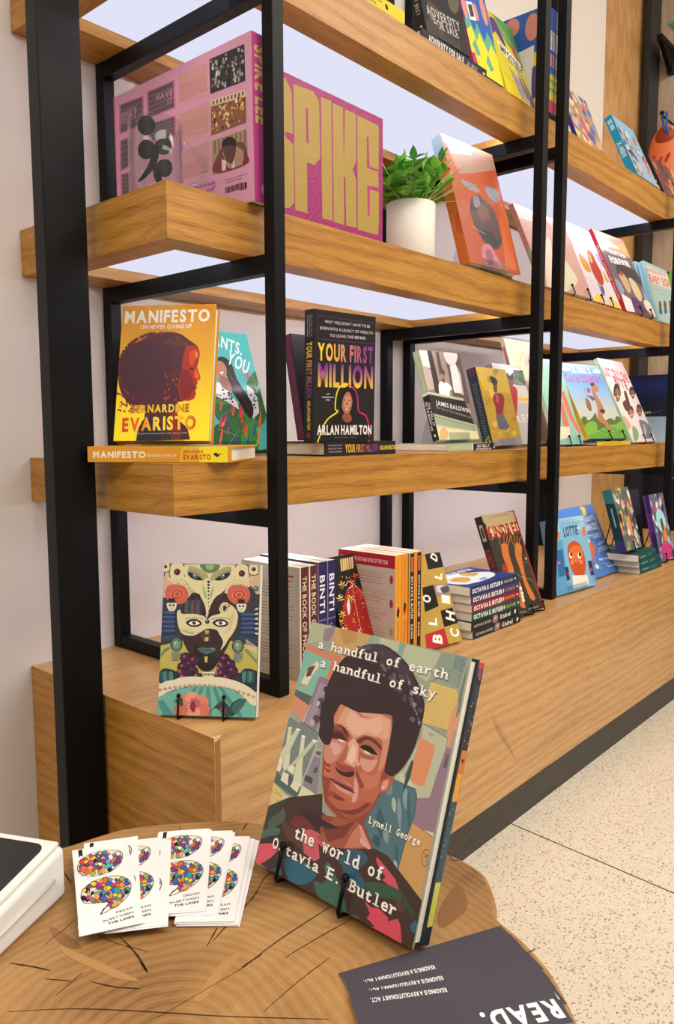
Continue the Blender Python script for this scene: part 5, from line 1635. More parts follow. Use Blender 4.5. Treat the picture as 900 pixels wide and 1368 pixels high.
B 7fb04a 109 72 118 68 122 84 113 88
B 2f7a5c 112 84 120 92 118 104
B 5a3f86 5 16 24 0 48 24 62 68 48 68 29 48 10 60
B d9c52a 0 32 10 8 29 -4 48 12 36 12 17 20 10 60
B c8505a 84 56 101 60 110 88 96 88
P f2efe6 22 68 110 92 115 120 24 96
T 26221e 26.4 92.4 111.6 116.5 17.39 B|IMPOSSIBLE
T 3a3420 48 108.4 100.8 122.5 7.76 -|THE MOVEMENT
B 7c6aa8 48 132 53 128 70 189 65 195
B 7c6aa8 59 136 64 132 80 189 76 195
B 7c6aa8 70 141 74 136 91 189 86 195
B 7c6aa8 80 145 85 141 102 189 97 195
B 4a3a78 77 120 80 120 101 177 96 181
B 4a3a78 88 122 91 122 109 177 104 181
B 4a3a78 98 124 102 124 118 177 113 181
T 4a4420 9.6 152.6 48 164.7 3.83 n|Foreword by a friend
B 4a3a8a 106 181 120 173 120 201 103 201
@imp_right
P 2f5cb0 0 0 130 0 130 215 0 215
P 5ba98a 0 13 26 13 34 73 13 86 0 64
P e2cf2a 0 26 13 17 23 43 10 64 0 56
E d88c7c 44.2 21.5 18.2 19.4
E d88c7c 93.6 34.4 16.9 27.9
E d88c7c 26 77.4 15.6 15.1
P e2cf2a 91 90 130 86 130 215 39 215
P e8e4dc 29 82 99 73 96 185 57 189
B 5a4390 96 120 112 129 109 176 96 181
L 6a6668 0.8 0 44 95 75 90
L 6a6668 0.8 0 44 108 75 103
L 6a6668 0.8 0 44 120 75 116
L 6a6668 0.8 0 44 133 75 129
L 6a6668 0.8 0 44 146 75 142
L 6a6668 0.8 0 44 159 75 155
@imp_spine
P 2f5cb0 0 0 133.3 0 133.3 12 0 12
P e9e6e0 47.3 2.2 86 2.2 86 9.8 47.3 9.8
P d88c7c 94.6 2.4 120.4 2.4 120.4 9.6 94.6 9.6
P e2cf2a 133.3 0 189.2 0 189.2 12 133.3 12
P 4f9c78 133.3 0 141.9 6 133.3 12
P 4f9c78 146.2 0 159.1 6 146.2 12
P 4f9c78 163.4 0 176.3 6 163.4 12
P d0416a 189.2 0 215 0 215 12 189.2 12
T 2c2a30 49.5 7.9 83.8 7.9 3.84 -|IMPOSSIBLE
@mask
P 3a3a40 0 0 137.2 0 137.2 207.2 0 207.2
P c2b98c 0 1 137.1 0.2 137.6 29.5 124.6 29.6 101.8 17 29.7 17.6 3.3 30.9
B 2c2c33 8.9 0.4 27.8 0.3 28.8 23 9.9 23.2
B d8cda0 9.9 1.3 26.9 1.2 27.8 22.1 10.8 22.2
E 4a1f34 18.9 11.7 4.7 4.7
E 8a4a60 17.7 10.6 1.5 1.6
B 2c2c33 101.5 1.2 119.8 1.1 120.5 23.5 102.2 23.6
B d8cda0 102.4 2.1 118.9 2 119.6 22.5 103.1 22.7
E 4a1f34 111 12.3 4.5 4.6
E 8a4a60 109.9 11.2 1.5 1.5
B 2c2c33 120.9 -1 133.9 -1 134.3 13.3 121.3 13.4
B d8cda0 121.8 -0.1 133 -0.1 133.4 12.4 122.2 12.4
E 4a1f34 127.6 6.2 3.1 2.8
E 8a4a60 126.5 5.1 1 0.9
B 2c2c33 -4.6 -1.8 7.4 -1.9 8 11.2 -4 11.3
B d8cda0 -3.6 -0.9 6.5 -0.9 7 10.3 -3.1 10.4
E 4a1f34 1.7 4.7 2.8 2.5
E 8a4a60 0.5 3.6 0.9 0.8
P d8cda0 3 24.4 8.6 19.6 44.3 47.1 42.6 50.8
L 4c4a48 0.4 0 3 24.4 42.6 50.8
P d8cda0 131.9 23.2 126.2 18.6 93.5 46.5 95.5 50.1
L 4c4a48 0.4 0 131.9 23.2 95.5 50.1
P d8cda0 8 23.6 13.6 18.9 45.9 47.1 44.1 50.8
L 4c4a48 0.4 0 8 23.6 44.1 50.8
P d8cda0 127 22.5 121.3 18 92 46.5 94 50.1
L 4c4a48 0.4 0 127 22.5 94 50.1
P d8cda0 13 22.8 18.6 18.1 47.4 47.1 45.6 50.8
L 4c4a48 0.4 0 13 22.8 45.6 50.8
P d8cda0 122.2 21.8 116.4 17.3 90.5 46.5 92.5 50.1
L 4c4a48 0.4 0 122.2 21.8 92.5 50.1
P d8cda0 18 22 23.5 17.3 48.9 47 47.2 50.8
L 4c4a48 0.4 0 18 22 47.2 50.8
P d8cda0 117.3 21.1 111.5 16.6 89 46.5 91 50.2
L 4c4a48 0.4 0 117.3 21.1 91 50.2
P d8cda0 22.9 21.2 28.5 16.5 50.4 47 48.7 50.7
L 4c4a48 0.4 0 22.9 21.2 48.7 50.7
P d8cda0 112.4 20.4 106.7 15.9 87.5 46.5 89.5 50.2
L 4c4a48 0.4 0 112.4 20.4 89.5 50.2
P d8cda0 27.9 20.4 33.5 15.7 51.9 47 50.2 50.7
L 4c4a48 0.4 0 27.9 20.4 50.2 50.7
P d8cda0 107.5 19.7 101.8 15.2 86 46.6 88 50.2
L 4c4a48 0.4 0 107.5 19.7 88 50.2
P d8cda0 32.9 19.6 38.4 14.9 53.5 47 51.7 50.7
L 4c4a48 0.4 0 32.9 19.6 51.7 50.7
P d8cda0 102.6 19 96.9 14.5 84.5 46.6 86.5 50.2
L 4c4a48 0.4 0 102.6 19 86.5 50.2
E b0585a 8.9 27.1 1 0.9
E b0585a 126.4 26 0.9 0.9
E b0585a 11.7 32.5 1 0.9
E b0585a 124.1 31.7 0.9 0.9
E b0585a 14.4 37.8 1 0.9
E b0585a 121.9 37.3 0.9 0.9
E b0585a 16.6 30.2 1 0.9
E b0585a 119.3 30.2 0.9 0.9
E b0585a 19.3 35.6 1 0.9
E b0585a 117 35.9 0.9 0.9
E b0585a 21.5 27.9 1 0.9
E b0585a 114.4 28.8 0.9 0.9
E b0585a 24.2 33.3 1 0.9
E b0585a 112.1 34.5 0.9 0.9
E b0585a 27 38.6 1 0.9
E b0585a 109.5 27.4 0.9 0.9
E b0585a 29.1 31 1 0.9
E b0585a 107.2 33.1 0.9 0.9
E b0585a 31.9 36.3 1 0.9
E b0585a 105 38.8 0.9 0.9
E b0585a 34 28.7 1 0.9
E b0585a 102.3 31.7 0.9 0.9
E b0585a 36.7 34.1 1 0.9
E b0585a 100.1 37.4 0.9 0.9
E b0585a 39.4 39.4 1 0.9
E b0585a 97.4 30.3 0.9 0.9
E b0585a 41.6 31.8 1 0.9
E b0585a 95.2 36 0.9 0.9
P caa98a -1.3 16 14.8 28.9 6 47.6 0.2 47.7
P caa98a 137.2 14.9 120.7 22.4 132.4 40.5 138.3 40.4
E 5b6b66 131.8 32.8 4.1 4
E 8fa39a 131 31.8 1.7 1.6
B d8cda0 28.2 4.6 42.4 0.7 93.7 0.5 101.4 6 99.1 20.7 89.3 33.7 76.5 46.7 68.5 59.6 64.7 72.5 62.4 72.5 58 56.1 47.9 41.5 35.9 26.8 30 15.7
B a9a076 36.8 2.6 60.1 11.8 63.9 22.9 52.9 23 37.4 17.5
B a9a076 93.8 2.3 71.5 11.7 66.2 22.9 79.4 20.9 94.2 15.2
B 2f2a33 44 39.7 57.6 46.9 62.4 70.7 45.3 71 32.1 73.1 29.6 60.2 36.7 47.2
B 3a2a2c 87.6 39.2 72.8 48.6 66.2 72.5 88.8 73.9 99.8 66.4 97.3 50.1
B d8cda0 62.3 19.2 70.1 24.7 76 32 72.6 43.1 67.5 56 65 69.8 63.3 69.8 59.9 56.1 52.1 41.5 52.2 30.4 56.7 23.9
E 3a3436 64.4 24.7 2.1 2
E 3a3436 64.5 28.9 1.9 1.8
E 3a3436 64.7 33.3 1.7 1.7
E 3a3436 64.9 37.9 1.5 1.5
E 3a3436 65.1 42.7 1.3 1.3
E 3a3436 65.3 47.8 1.1 1.1
E 3a3436 65.5 53 0.9 0.9
E 3a3436 65.7 58.5 0.8 0.7
E 3a3436 65.9 64.1 0.6 0.5
B 8fa06c 56 30.3 58 32.2 62.3 45 60.5 46.9
B 8fa06c 72.2 31.1 70.4 33 67 45 69 46.8
B 202830 34.1 12 41 12.9 54.7 20.2 54.8 22.6 45.2 22.3 36.4 17.5
B 4f6f6c 41.1 15.7 45.9 14.1 48 18.9 44.2 20.5
E d8e2dc 43.8 15.6 1.1 1.1
L 3a3434 0.5 1 32.9 10.9 41.4 11.6 55.8 19.6
L 6b6450 0.4 1 32 9 42 9.7 56.9 17.8
B 202830 94.3 11.5 87.6 12.5 74.6 20 74.7 22.4 84.1 22 92.4 17.1
B 4f6f6c 87.7 15.3 82.9 13.8 81.2 18.7 85 20.1
E d8e2dc 85 15.3 1.1 1.1
L 3a3434 0.5 1 95.4 10.4 87.1 11.2 73.5 19.5
L 6b6450 0.4 1 96.1 8.6 86.3 9.4 72.3 17.6
B 5f7c5c 52 0.7 78.6 0.5 76.1 8.9 65.8 12.7 56.2 9
B 93ad7e 59.7 1.6 71.1 1.5 69.4 7.1 61.8 7.1
E 6a6048 32.9 25.9 0.6 0.6
E 6a6048 94.6 25.4 0.6 0.6
E 6a6048 34.6 28.2 0.6 0.6
E 6a6048 93.2 27.6 0.6 0.6
E 6a6048 36.2 30.4 0.6 0.6
E 6a6048 91.7 29.8 0.6 0.6
E 6a6048 37.8 32.6 0.6 0.6
E 6a6048 90.3 32 0.6 0.6
E 6a6048 39.4 34.8 0.6 0.6
E 6a6048 88.9 34.2 0.6 0.6
E 6a6048 41.1 37 0.6 0.6
E 6a6048 87.5 36.5 0.6 0.6
E 6a6048 42.7 39.2 0.6 0.6
E 6a6048 86 38.7 0.6 0.6
E 6a6048 44.3 41.4 0.6 0.6
E 6a6048 84.6 40.9 0.6 0.6
E 6a6048 45.9 43.6 0.6 0.6
E 6a6048 83.2 43.1 0.6 0.6
E 6a6048 47.5 45.8 0.6 0.6
E 6a6048 81.8 45.3 0.6 0.6
E 6a6048 49.1 48 0.6 0.6
E 6a6048 80.3 47.6 0.6 0.6
E 6a6048 50.7 50.2 0.6 0.6
E 6a6048 78.9 49.8 0.6 0.6
B c85f50 2.9 43 6.2 31.8 17.7 28.9 31.3 32.5 36.5 42.6 32.2 53.7 20.8 56.7 9.1 53.1
B e0806a 9.1 42.9 15.4 34.2 27.7 36.2 31.4 43.7 23.9 51.3 12.7 49.3
L 8f332c 0.6 2 9.1 42.9 15.4 34.2 27.7 36.2 31.4 43.7 23.9 51.3 12.7 49.3
B c2503f 11.8 42.9 16.6 36.3 25.9 37.8 28.7 43.5 23 49.3 14.5 47.8
L 8f332c 0.6 2 11.8 42.9 16.6 36.3 25.9 37.8 28.7 43.5 23 49.3 14.5 47.8
B e0806a 14.5 42.9 17.7 38.4 24.1 39.4 26 43.3 22.2 47.2 16.3 46.2
L 8f332c 0.6 2 14.5 42.9 17.7 38.4 24.1 39.4 26 43.3 22.2 47.2 16.3 46.2
B c2503f 17.2 42.8 18.9 40.4 22.3 41 23.3 43 21.3 45.1 18.2 44.6
L 8f332c 0.6 2 17.2 42.8 18.9 40.4 22.3 41 23.3 43 21.3 45.1 18.2 44.6
B c85f50 91.4 41.9 94.8 30.9 105.9 28 119.1 31.5 124.1 41.5 119.8 52.5 108.7 55.4 97.4 51.9
B e0806a 97.4 41.8 103.6 33.3 115.6 35.3 119.1 42.6 111.8 50.1 100.9 48.2
L 8f332c 0.6 2 97.4 41.8 103.6 33.3 115.6 35.3 119.1 42.6 111.8 50.1 100.9 48.2
B c2503f 100 41.8 104.8 35.3 113.8 36.8 116.5 42.4 110.9 48.1 102.7 46.6
L 8f332c 0.6 2 100 41.8 104.8 35.3 113.8 36.8 116.5 42.4 110.9 48.1 102.7 46.6
B e0806a 102.7 41.8 105.9 37.3 112.1 38.4 113.9 42.2 110.1 46.1 104.5 45
L 8f332c 0.6 2 102.7 41.8 105.9 37.3 112.1 38.4 113.9 42.2 110.1 46.1 104.5 45
B c2503f 105.3 41.7 107 39.4 110.3 39.9 111.3 42 109.2 44 106.2 43.5
L 8f332c 0.6 2 105.3 41.7 107 39.4 110.3 39.9 111.3 42 109.2 44 106.2 43.5
B 2f5f5c 31.8 67.6 32.2 54.7 35.9 50.9 37.2 60.1 36.1 69.3
B 8a2f3c 34.5 67.5 34.8 52.4 38.6 50.9 39.7 60.1 38.6 69.3
B 24424a 37.2 67.5 37.4 50.2 41.3 50.8 42.2 60 41.1 69.2
B 2f5f5c 39.8 67.4 40.3 54.5 43.9 50.8 44.7 60 43.5 69.2
B 8a2f3c 42.5 67.4 42.8 52.3 46.6 50.8 47.1 60 46 69.2
B 24424a 45.2 67.3 45.4 50 49.2 50.7 49.6 59.9 48.5 69.1
B 2f5f5c 47.8 67.3 48.3 54.4 51.9 50.7 52.1 59.9 50.9 69.1
B 8a2f3c 50.5 67.3 50.8 52.2 54.6 50.7 54.5 59.8 53.4 69
B 24424a 53.1 67.2 53.4 49.9 57.2 50.6 57 59.8 55.9 69
B ddd4b4 6.9 54.5 19.2 54.3 19.8 60.4 16.6 66.2 10.5 66.3 6.8 60.6
E 2a2426 10.7 58.1 1.5 1.7
E 2a2426 15.7 58 1.5 1.7
P 2a2426 12.6 61.8 13.3 60.3 14.1 61.8
P 2a2630 5.7 53.7 8 53.3 8.2 48.5 17.4 48.4 18 53.2 20.3 53.5 20.4 54.6 5.7 54.9
L 5a5246 0.5 0 10.8 63.7 16.2 63.6
B ddd4b4 106 53.6 118 53.4 118.5 59.4 115.4 65.1 109.4 65.2 105.9 59.6
E 2a2426 109.7 57.2 1.5 1.6
E 2a2426 114.5 57.1 1.5 1.6
P 2a2426 111.5 60.8 112.2 59.3 113 60.8
P 2a2630 104.9 52.9 107.1 52.5 107.3 47.7 116.3 47.6 116.8 52.3 119 52.7 119.1 53.8 104.9 54
L 5a5246 0.5 0 109.7 62.6 114.9 62.6
P 24304e -0.5 66.2 19.3 65.9 20.7 97.2 1 97.6
B 3b4a72 -0.4 68.5 3.4 66.6 15.5 66.4 19.4 68.1 15.7 70.4 3.6 70.6
L 6f80a4 0.5 0 1.9 67.9 17.1 67.6
B 3b4a72 -0.1 74.7 3.7 72.8 15.8 72.6 19.7 74.4 16 76.7 3.9 76.9
L 6f80a4 0.5 0 2.2 74.2 17.4 73.9
B 3b4a72 0.2 81 4 79.1 16.1 78.9 20 80.7 16.2 82.9 4.2 83.2
L 6f80a4 0.5 0 2.5 80.4 17.7 80.1
B 3b4a72 0.5 87.3 4.3 85.4 16.3 85.1 20.2 86.9 16.5 89.2 4.4 89.4
L 6f80a4 0.5 0 2.8 86.7 17.9 86.4
B 3b4a72 0.8 93.5 4.5 91.6 16.6 91.4 20.5 93.1 16.8 95.4 4.7 95.7
L 6f80a4 0.5 0 3.1 92.9 18.2 92.6
P 24304e 110.9 66.3 132.2 65.9 133.2 96.5 111.9 97
B 3b4a72 111 68.4 114.7 66.6 128.5 66.3 132.3 68.1 128.7 70.3 114.8 70.5
L 6f80a4 0.5 0 113.2 67.9 130.1 67.6
B 3b4a72 111.2 74.6 114.9 72.7 128.7 72.5 132.5 74.2 128.9 76.5 115 76.7
L 6f80a4 0.5 0 113.4 74 130.3 73.7
B 3b4a72 111.4 80.8 115.1 78.9 128.9 78.6 132.7 80.4 129 82.6 115.2 82.9
L 6f80a4 0.5 0 113.6 80.2 130.4 79.9
B 3b4a72 111.6 86.9 115.3 85 129.1 84.8 132.9 86.5 129.2 88.7 115.4 89
L 6f80a4 0.5 0 113.8 86.3 130.6 86
B 3b4a72 111.8 93 115.5 91.2 129.3 90.9 133 92.6 129.4 94.8 115.6 95.1
L 6f80a4 0.5 0 114 92.5 130.8 92.1
P b9ae56 -2.5 114.2 41 104 89.8 102.9 136.4 112.6 136.5 146.5 -0.7 152.4
B 2c3c50 -1.2 101.3 12.2 99.2 29.3 97 27.8 106.1 12.6 109.2 0.1 108.6
B 2c3c50 104.5 95.4 119.3 96.8 136.1 101.9 136.7 110.8 123.4 109.3 108.5 104.3
L 60758c 0.5 0 2 106.7 6.5 100.2
L 60758c 0.5 0 110.3 102.5 113.8 97.9
L 60758c 0.5 0 5.4 106.7 9.9 100.1
L 60758c 0.5 0 114 103.3 117.6 98.9
L 60758c 0.5 0 8.9 106.6 13.4 100.1
L 60758c 0.5 0 117.7 104.1 121.3 99.9
L 60758c 0.5 0 12.3 106.5 16.8 100
L 60758c 0.5 0 121.4 104.9 125 100.9
L 60758c 0.5 0 15.8 106.4 20.2 99.9
L 60758c 0.5 0 125.2 105.7 128.7 101.9
L 60758c 0.5 0 19.2 106.3 23.7 99.8
L 60758c 0.5 0 128.9 106.5 132.4 102.8
L 60758c 0.5 0 22.6 106.3 27.1 99.8
L 60758c 0.5 0 132.6 107.3 136.1 103.8
P d8cfae 131.1 60.5 135.7 58.6 135.8 61.3 131.2 62.3
L d8cfae 0.7 0 119.5 102.2 135.7 112.6
P d8cfae 131.3 67 135.9 65.5 136 68.2 131.4 68.8
L d8cfae 0.7 0 119.6 104.4 135.7 114.2
P d8cfae 131.5 73.5 136.1 72.3 136.2 75.1 131.6 75.3
L d8cfae 0.7 0 119.7 106.6 135.8 115.8
P d8cfae 131.7 80 136.3 79.2 136.4 81.9 131.8 81.8
L d8cfae 0.7 0 119.7 108.7 135.8 117.5
P d8cfae 131.9 86.5 136.5 86 136.6 88.7 132 88.3
L d8cfae 0.7 0 119.8 110.9 135.9 119.1
P d8cfae 132.1 93 136.7 92.9 136.8 95.6 132.2 94.8
L d8cfae 0.7 0 119.9 113 135.9 120.7
B 3b2b2c 30.9 89.6 40.4 89.4 64.9 88.9 89.3 88.4 98.9 95.5 97.4 106.4 90.5 120.9 81.7 135.6 74.6 144.7 67.2 147.7 57.7 145.2 47.8 132.9 37.8 118.7 30.5 104.3
B 4f3c3c 55.8 96.4 63.1 90.8 66.9 90.7 71.1 103.3 67.5 107 60.9 107.2
B 2c2023 47 113 60.4 118.1 73.8 125 83.4 131.9 72.7 144.8 61.5 145.1 51.8 136.4
B d8cda0 21.3 67.7 25.9 64 28.1 69.5 45.2 69.2 58.6 71.7 64.8 76.2 70.9 71.5 83 67.6 80.9 63.1 82.5 55.8 88 52.4 93.7 53.8 95.7 58.3 92 59.3 89.1 56.6 86 59.4 88.5 64.8 95.6 55.6 103.3 60.9 107.7 69.9 106 84.5 100.8 95.4 95.4 102.8 90.2 111.9 84.8 117.5 88.1 106.6 82.1 95.8 78.2 90.5 66.8 88.9 59.4 91.8 48.3 98.4 37 99 28.2 95.2 22.9 82.4
L 9c9168 0.4 1 26.1 89.7 29.1 93.3 32.8 89.6
L 9c9168 0.4 1 89.5 93.9 95.1 92.8 98.6 88.2
L 9c9168 0.4 1 28 90.4 31.4 93.8 35.1 90.1
L 9c9168 0.4 1 90.2 91.7 95.5 90.3 99.1 85.7
L 9c9168 0.4 1 30 91.1 33.7 94.3 37.4 90.6
L 9c9168 0.4 1 90.9 89.5 96 87.8 99.6 83.2
L 9c9168 0.4 1 31.9 91.8 36 94.8 39.7 91.1
L 9c9168 0.4 1 91.5 87.3 96.5 85.2 100.1 80.6
L 9c9168 0.4 1 33.8 92.5 38.3 95.3 42 91.6
L 9c9168 0.4 1 92.2 85.1 97 82.7 100.5 78.1
L 9c9168 0.4 1 35.8 93.2 40.6 95.8 44.3 92.1
L 9c9168 0.4 1 92.9 82.9 97.4 80.1 101 75.5
L 9c9168 0.4 1 37.7 93.9 42.9 96.3 46.6 92.6
L 9c9168 0.4 1 93.5 80.7 97.9 77.6 101.5 73
L 9c9168 0.4 1 39.6 94.6 45.2 96.8 48.9 93.1
L 9c9168 0.4 1 94.2 78.5 98.4 75 101.9 70.4
L 9c9168 0.4 1 41.6 95.2 47.5 97.3 51.2 93.6
L 9c9168 0.4 1 94.9 76.3 98.8 72.5 102.4 67.9
L 9c9168 0.4 1 43.5 95.9 49.8 97.8 53.4 94.1
L 9c9168 0.4 1 95.5 74.2 99.3 69.9 102.9 65.3
B 9c9168 46.3 94.8 40.7 96.7 31 93.3 38.7 95.9
L 5c5444 0.6 1 85.4 57.5 90 54.7 93.9 58.3 91.3 63.8 85.7 64.9 82.7 59.4 85.2 53 93.6 49.2
B 2c2226 34.5 81.8 40.4 77 49.9 76.4 57.3 81.8 52.2 86.4 41.8 86.7
B efe8d8 38.4 82.1 43.4 79.3 50 79.2 54.3 82.6 48.3 84.5 42.6 84.6
E 3a2c28 46.3 81.6 2.7 2.7
E 120d0e 46.3 81.6 1.3 1.5
E f4f0e8 47 80.7 0.6 0.5
P 3a3038 32.8 76.7 33.9 75.3 35.1 77.1
P 3a3038 35.8 76.1 36.9 74.6 38.1 76.5
P 3a3038 38.8 75.5 39.9 74 41.1 75.9
P 3a3038 41.9 74.9 42.9 73.4 44.2 75.3
P 3a3038 44.9 74.3 46 72.8 47.2 74.6
P 3a3038 47.9 74.8 49 73.3 50.2 75.1
P 3a3038 51 75.3 52.1 73.8 53.3 75.6
P 3a3038 54 75.8 55.1 74.3 56.3 76.1
P 3a3038 57.1 76.3 58.2 74.8 59.4 76.6
B 2c2226 72.2 81.1 78 76.3 87.4 75.8 94.7 81.1 89.6 85.7 79.3 85.9
B efe8d8 76 81.4 80.9 78.6 87.5 78.5 91.7 81.9 85.8 83.8 80.2 83.9
E 3a2c28 83.8 80.9 2.6 2.7
E 120d0e 83.8 80.9 1.3 1.5
E f4f0e8 84.5 80 0.6 0.5
P 3a3038 70.5 76.1 71.6 74.6 72.8 76.4
P 3a3038 73.5 75.5 74.5 74 75.7 75.8
P 3a3038 76.5 74.9 77.5 73.4 78.7 75.2
P 3a3038 79.4 74.3 80.5 72.8 81.7 74.6
P 3a3038 82.4 73.7 83.5 72.2 84.7 74
P 3a3038 85.4 74.2 86.5 72.7 87.7 74.5
P 3a3038 88.5 74.6 89.5 73.2 90.7 75
P 3a3038 91.5 75.1 92.5 73.7 93.7 75.5
P 3a3038 94.5 75.6 95.5 74.2 96.7 76
E 3a3a50 64.8 79.5 3.2 3.1
E 8a90b0 64 78.6 1.1 1.1
P cdb25c 62 91.7 67.7 91.6 67.5 96.2 62.6 96.3
P cdb25c 62 100.8 67.3 100.7 67.1 106.1 62.6 106.3
P cdb25c 62.8 119.8 67.6 119.7 67.4 123.3 62.9 123.5
P cdb25c 62.7 127.1 67.5 126.9 66.7 135.1 63.3 134.6
L 3b2b2c 0.6 0 61.8 94.1 68.2 94
L 3b2b2c 0.6 0 61.9 97.4 67.9 97.2
B 4a6a66 51.9 117.4 60.3 114.5 66 115.8 71.6 114.2 79.2 117.3 70 122.4 60.6 122.6
B 2c3c3c 52.9 117.6 66.1 118.3 78.2 117.3 66.1 119.4
E 7f9f94 73.5 116.3 2.2 0.7
L 241a1c 0.6 1 59.7 108.1 64.8 109.3 70.4 107.3
E 2c3038 22.3 111.7 8.8 9.8
E 8a8a6a 22.3 111.7 7.2 8.4
E 3c4a48 22.3 111.7 6.1 7.1
E 6f9a82 22.3 111.7 5 6
E a9c8a8 20.7 110 1.7 1.8
E 3a3f44 17.6 123.2 1.7 1.6
E 9fb0a4 17.4 122.8 1.1 1.1
E 3a3f44 21.1 123.1 1.7 1.6
E 9fb0a4 20.9 122.7 1.1 1.1
E 3a3f44 24.5 123 1.7 1.6
E 9fb0a4 24.3 122.6 1.1 1.1
E 3a3f44 27.9 122.9 1.7 1.6
E 9fb0a4 27.7 122.5 1.1 1.1
E 3a3f44 17.8 126.4 1.7 1.6
E 9fb0a4 17.6 126.1 1.1 1.1
E 3a3f44 21.2 126.4 1.7 1.6
E 9fb0a4 21 126 1.1 1.1
E 3a3f44 24.6 126.3 1.7 1.6
E 9fb0a4 24.4 125.9 1.1 1.1
E 3a3f44 28.1 126.2 1.7 1.6
E 9fb0a4 27.9 125.8 1.1 1.1
E 3a3f44 17.9 129.7 1.7 1.6
E 9fb0a4 17.7 129.4 1.1 1.1
E 3a3f44 21.4 129.6 1.7 1.6
E 9fb0a4 21.2 129.3 1.1 1.1
E 3a3f44 24.8 129.5 1.7 1.6
E 9fb0a4 24.6 129.2 1.1 1.1
E 3a3f44 28.2 129.4 1.7 1.6
E 9fb0a4 28 129.1 1.1 1.1
E 3a3f44 18.1 133 1.7 1.6
E 9fb0a4 17.9 132.6 1.1 1.1
E 3a3f44 21.5 132.9 1.7 1.6
E 9fb0a4 21.3 132.5 1.1 1.1
E 3a3f44 24.9 132.8 1.7 1.6
E 9fb0a4 24.7 132.4 1.1 1.1
E 2c3038 109.1 111.5 8.5 9.7
E 8a8a6a 109.1 111.5 7 8.3
E 3c4a48 109.1 111.5 5.9 7
E 6f9a82 109.1 111.5 4.8 5.9
E a9c8a8 107.6 109.7 1.7 1.8
E 3a3f44 104.5 122.7 1.7 1.6
E 9fb0a4 104.3 122.4 1.1 1.1
E 3a3f44 107.8 122.6 1.7 1.6
E 9fb0a4 107.6 122.3 1.1 1.1
E 3a3f44 111.1 122.6 1.7 1.6
E 9fb0a4 110.9 122.2 1.1 1.1
E 3a3f44 114.4 122.5 1.7 1.6
E 9fb0a4 114.2 122.1 1.1 1.1
E 3a3f44 104.6 126 1.7 1.6
E 9fb0a4 104.4 125.6 1.1 1.1
E 3a3f44 107.9 125.9 1.7 1.6
E 9fb0a4 107.7 125.5 1.1 1.1
E 3a3f44 111.2 125.8 1.7 1.6
E 9fb0a4 111 125.4 1.1 1.1
E 3a3f44 114.6 125.7 1.7 1.6
E 9fb0a4 114.4 125.3 1.1 1.1
E 3a3f44 104.7 129.2 1.7 1.6
E 9fb0a4 104.5 128.8 1.1 1.1
E 3a3f44 108 129.1 1.7 1.6
E 9fb0a4 107.8 128.7 1.1 1.1
E 3a3f44 111.3 129 1.7 1.6
E 9fb0a4 111.1 128.7 1.1 1.1
E 3a3f44 114.7 128.9 1.7 1.6
E 9fb0a4 114.5 128.6 1.1 1.1
E 3a3f44 104.8 132.4 1.7 1.6
E 9fb0a4 104.6 132.1 1.1 1.1
E 3a3f44 108.1 132.3 1.7 1.6
E 9fb0a4 107.9 132 1.1 1.1
E 3a3f44 111.4 132.2 1.7 1.6
E 9fb0a4 111.2 131.9 1.1 1.1
E 3a4a44 1 127.2 1.7 1.6
E 8fa89a 0.8 126.9 1.1 1.1
E 3a4a44 120.9 116.6 1.7 1.6
E 8fa89a 120.7 116.2 1.1 1.1
E 3a4a44 2.3 125.4 1.7 1.6
E 8fa89a 2 125 1.1 1.1
E 3a4a44 122.8 118.5 1.7 1.6
E 8fa89a 122.6 118.1 1.1 1.1
E 3a4a44 3.5 123.5 1.7 1.6
E 8fa89a 3.3 123.2 1.1 1.1
E 3a4a44 124.7 120.4 1.7 1.6
E 8fa89a 124.5 120.1 1.1 1.1
E 3a4a44 4.8 121.7 1.7 1.6
E 8fa89a 4.6 121.3 1.1 1.1
E 3a4a44 126.6 122.3 1.7 1.6
E 8fa89a 126.4 122 1.1 1.1
E 3a4a44 6 119.8 1.7 1.6
E 8fa89a 5.8 119.5 1.1 1.1
E 3a4a44 128.5 124.3 1.7 1.6
E 8fa89a 128.3 123.9 1.1 1.1
E 3a4a44 7.3 119.1 1.7 1.6
E 8fa89a 7.1 118.7 1.1 1.1
E 3a4a44 130.4 126.2 1.7 1.6
E 8fa89a 130.2 125.8 1.1 1.1
E 3a4a44 8.6 118.3 1.7 1.6
E 8fa89a 8.4 117.9 1.1 1.1
E 3a4a44 132.3 128.1 1.6 1.6
E 8fa89a 132.1 127.7 1.1 1.1
E 3a4a44 9.9 117.5 1.7 1.6
E 8fa89a 9.7 117.2 1.1 1.1
E 3a4a44 134.2 130 1.6 1.6
E 8fa89a 134 129.6 1.1 1.1
E 3a4a44 11.2 116.8 1.7 1.6
E 8fa89a 11 116.4 1.1 1.1
E 3a4a44 136.1 131.9 1.6 1.6
E 8fa89a 135.9 131.5 1.1 1.1
E 241820 36.4 129.6 8.3 7.6
E 4a2440 36.4 129.6 7.2 6.7
E 7a4468 34.4 127.8 2.3 2
E c8a0b4 34 127.3 0.8 0.7
E 241820 42.4 138.5 8.3 7.6
E 4a2440 42.4 138.5 7.2 6.7
E 7a4468 40.4 136.7 2.3 2
E c8a0b4 40 136.2 0.8 0.7
E 241820 33.1 142.4 8.3 7.6
E 4a2440 33.1 142.4 7.2 6.7
E 7a4468 31.1 140.6 2.3 2
E c8a0b4 30.7 140.1 0.8 0.7
E 241820 46.5 147.4 8.3 7.6
E 4a2440 46.5 147.4 7.1 6.7
E 7a4468 44.6 145.6 2.3 2
E c8a0b4 44.2 145.1 0.8 0.7
E 241820 40.1 151.2 8.3 7.6
E 4a2440 40.1 151.2 7.2 6.7
E 7a4468 38.1 149.4 2.3 2
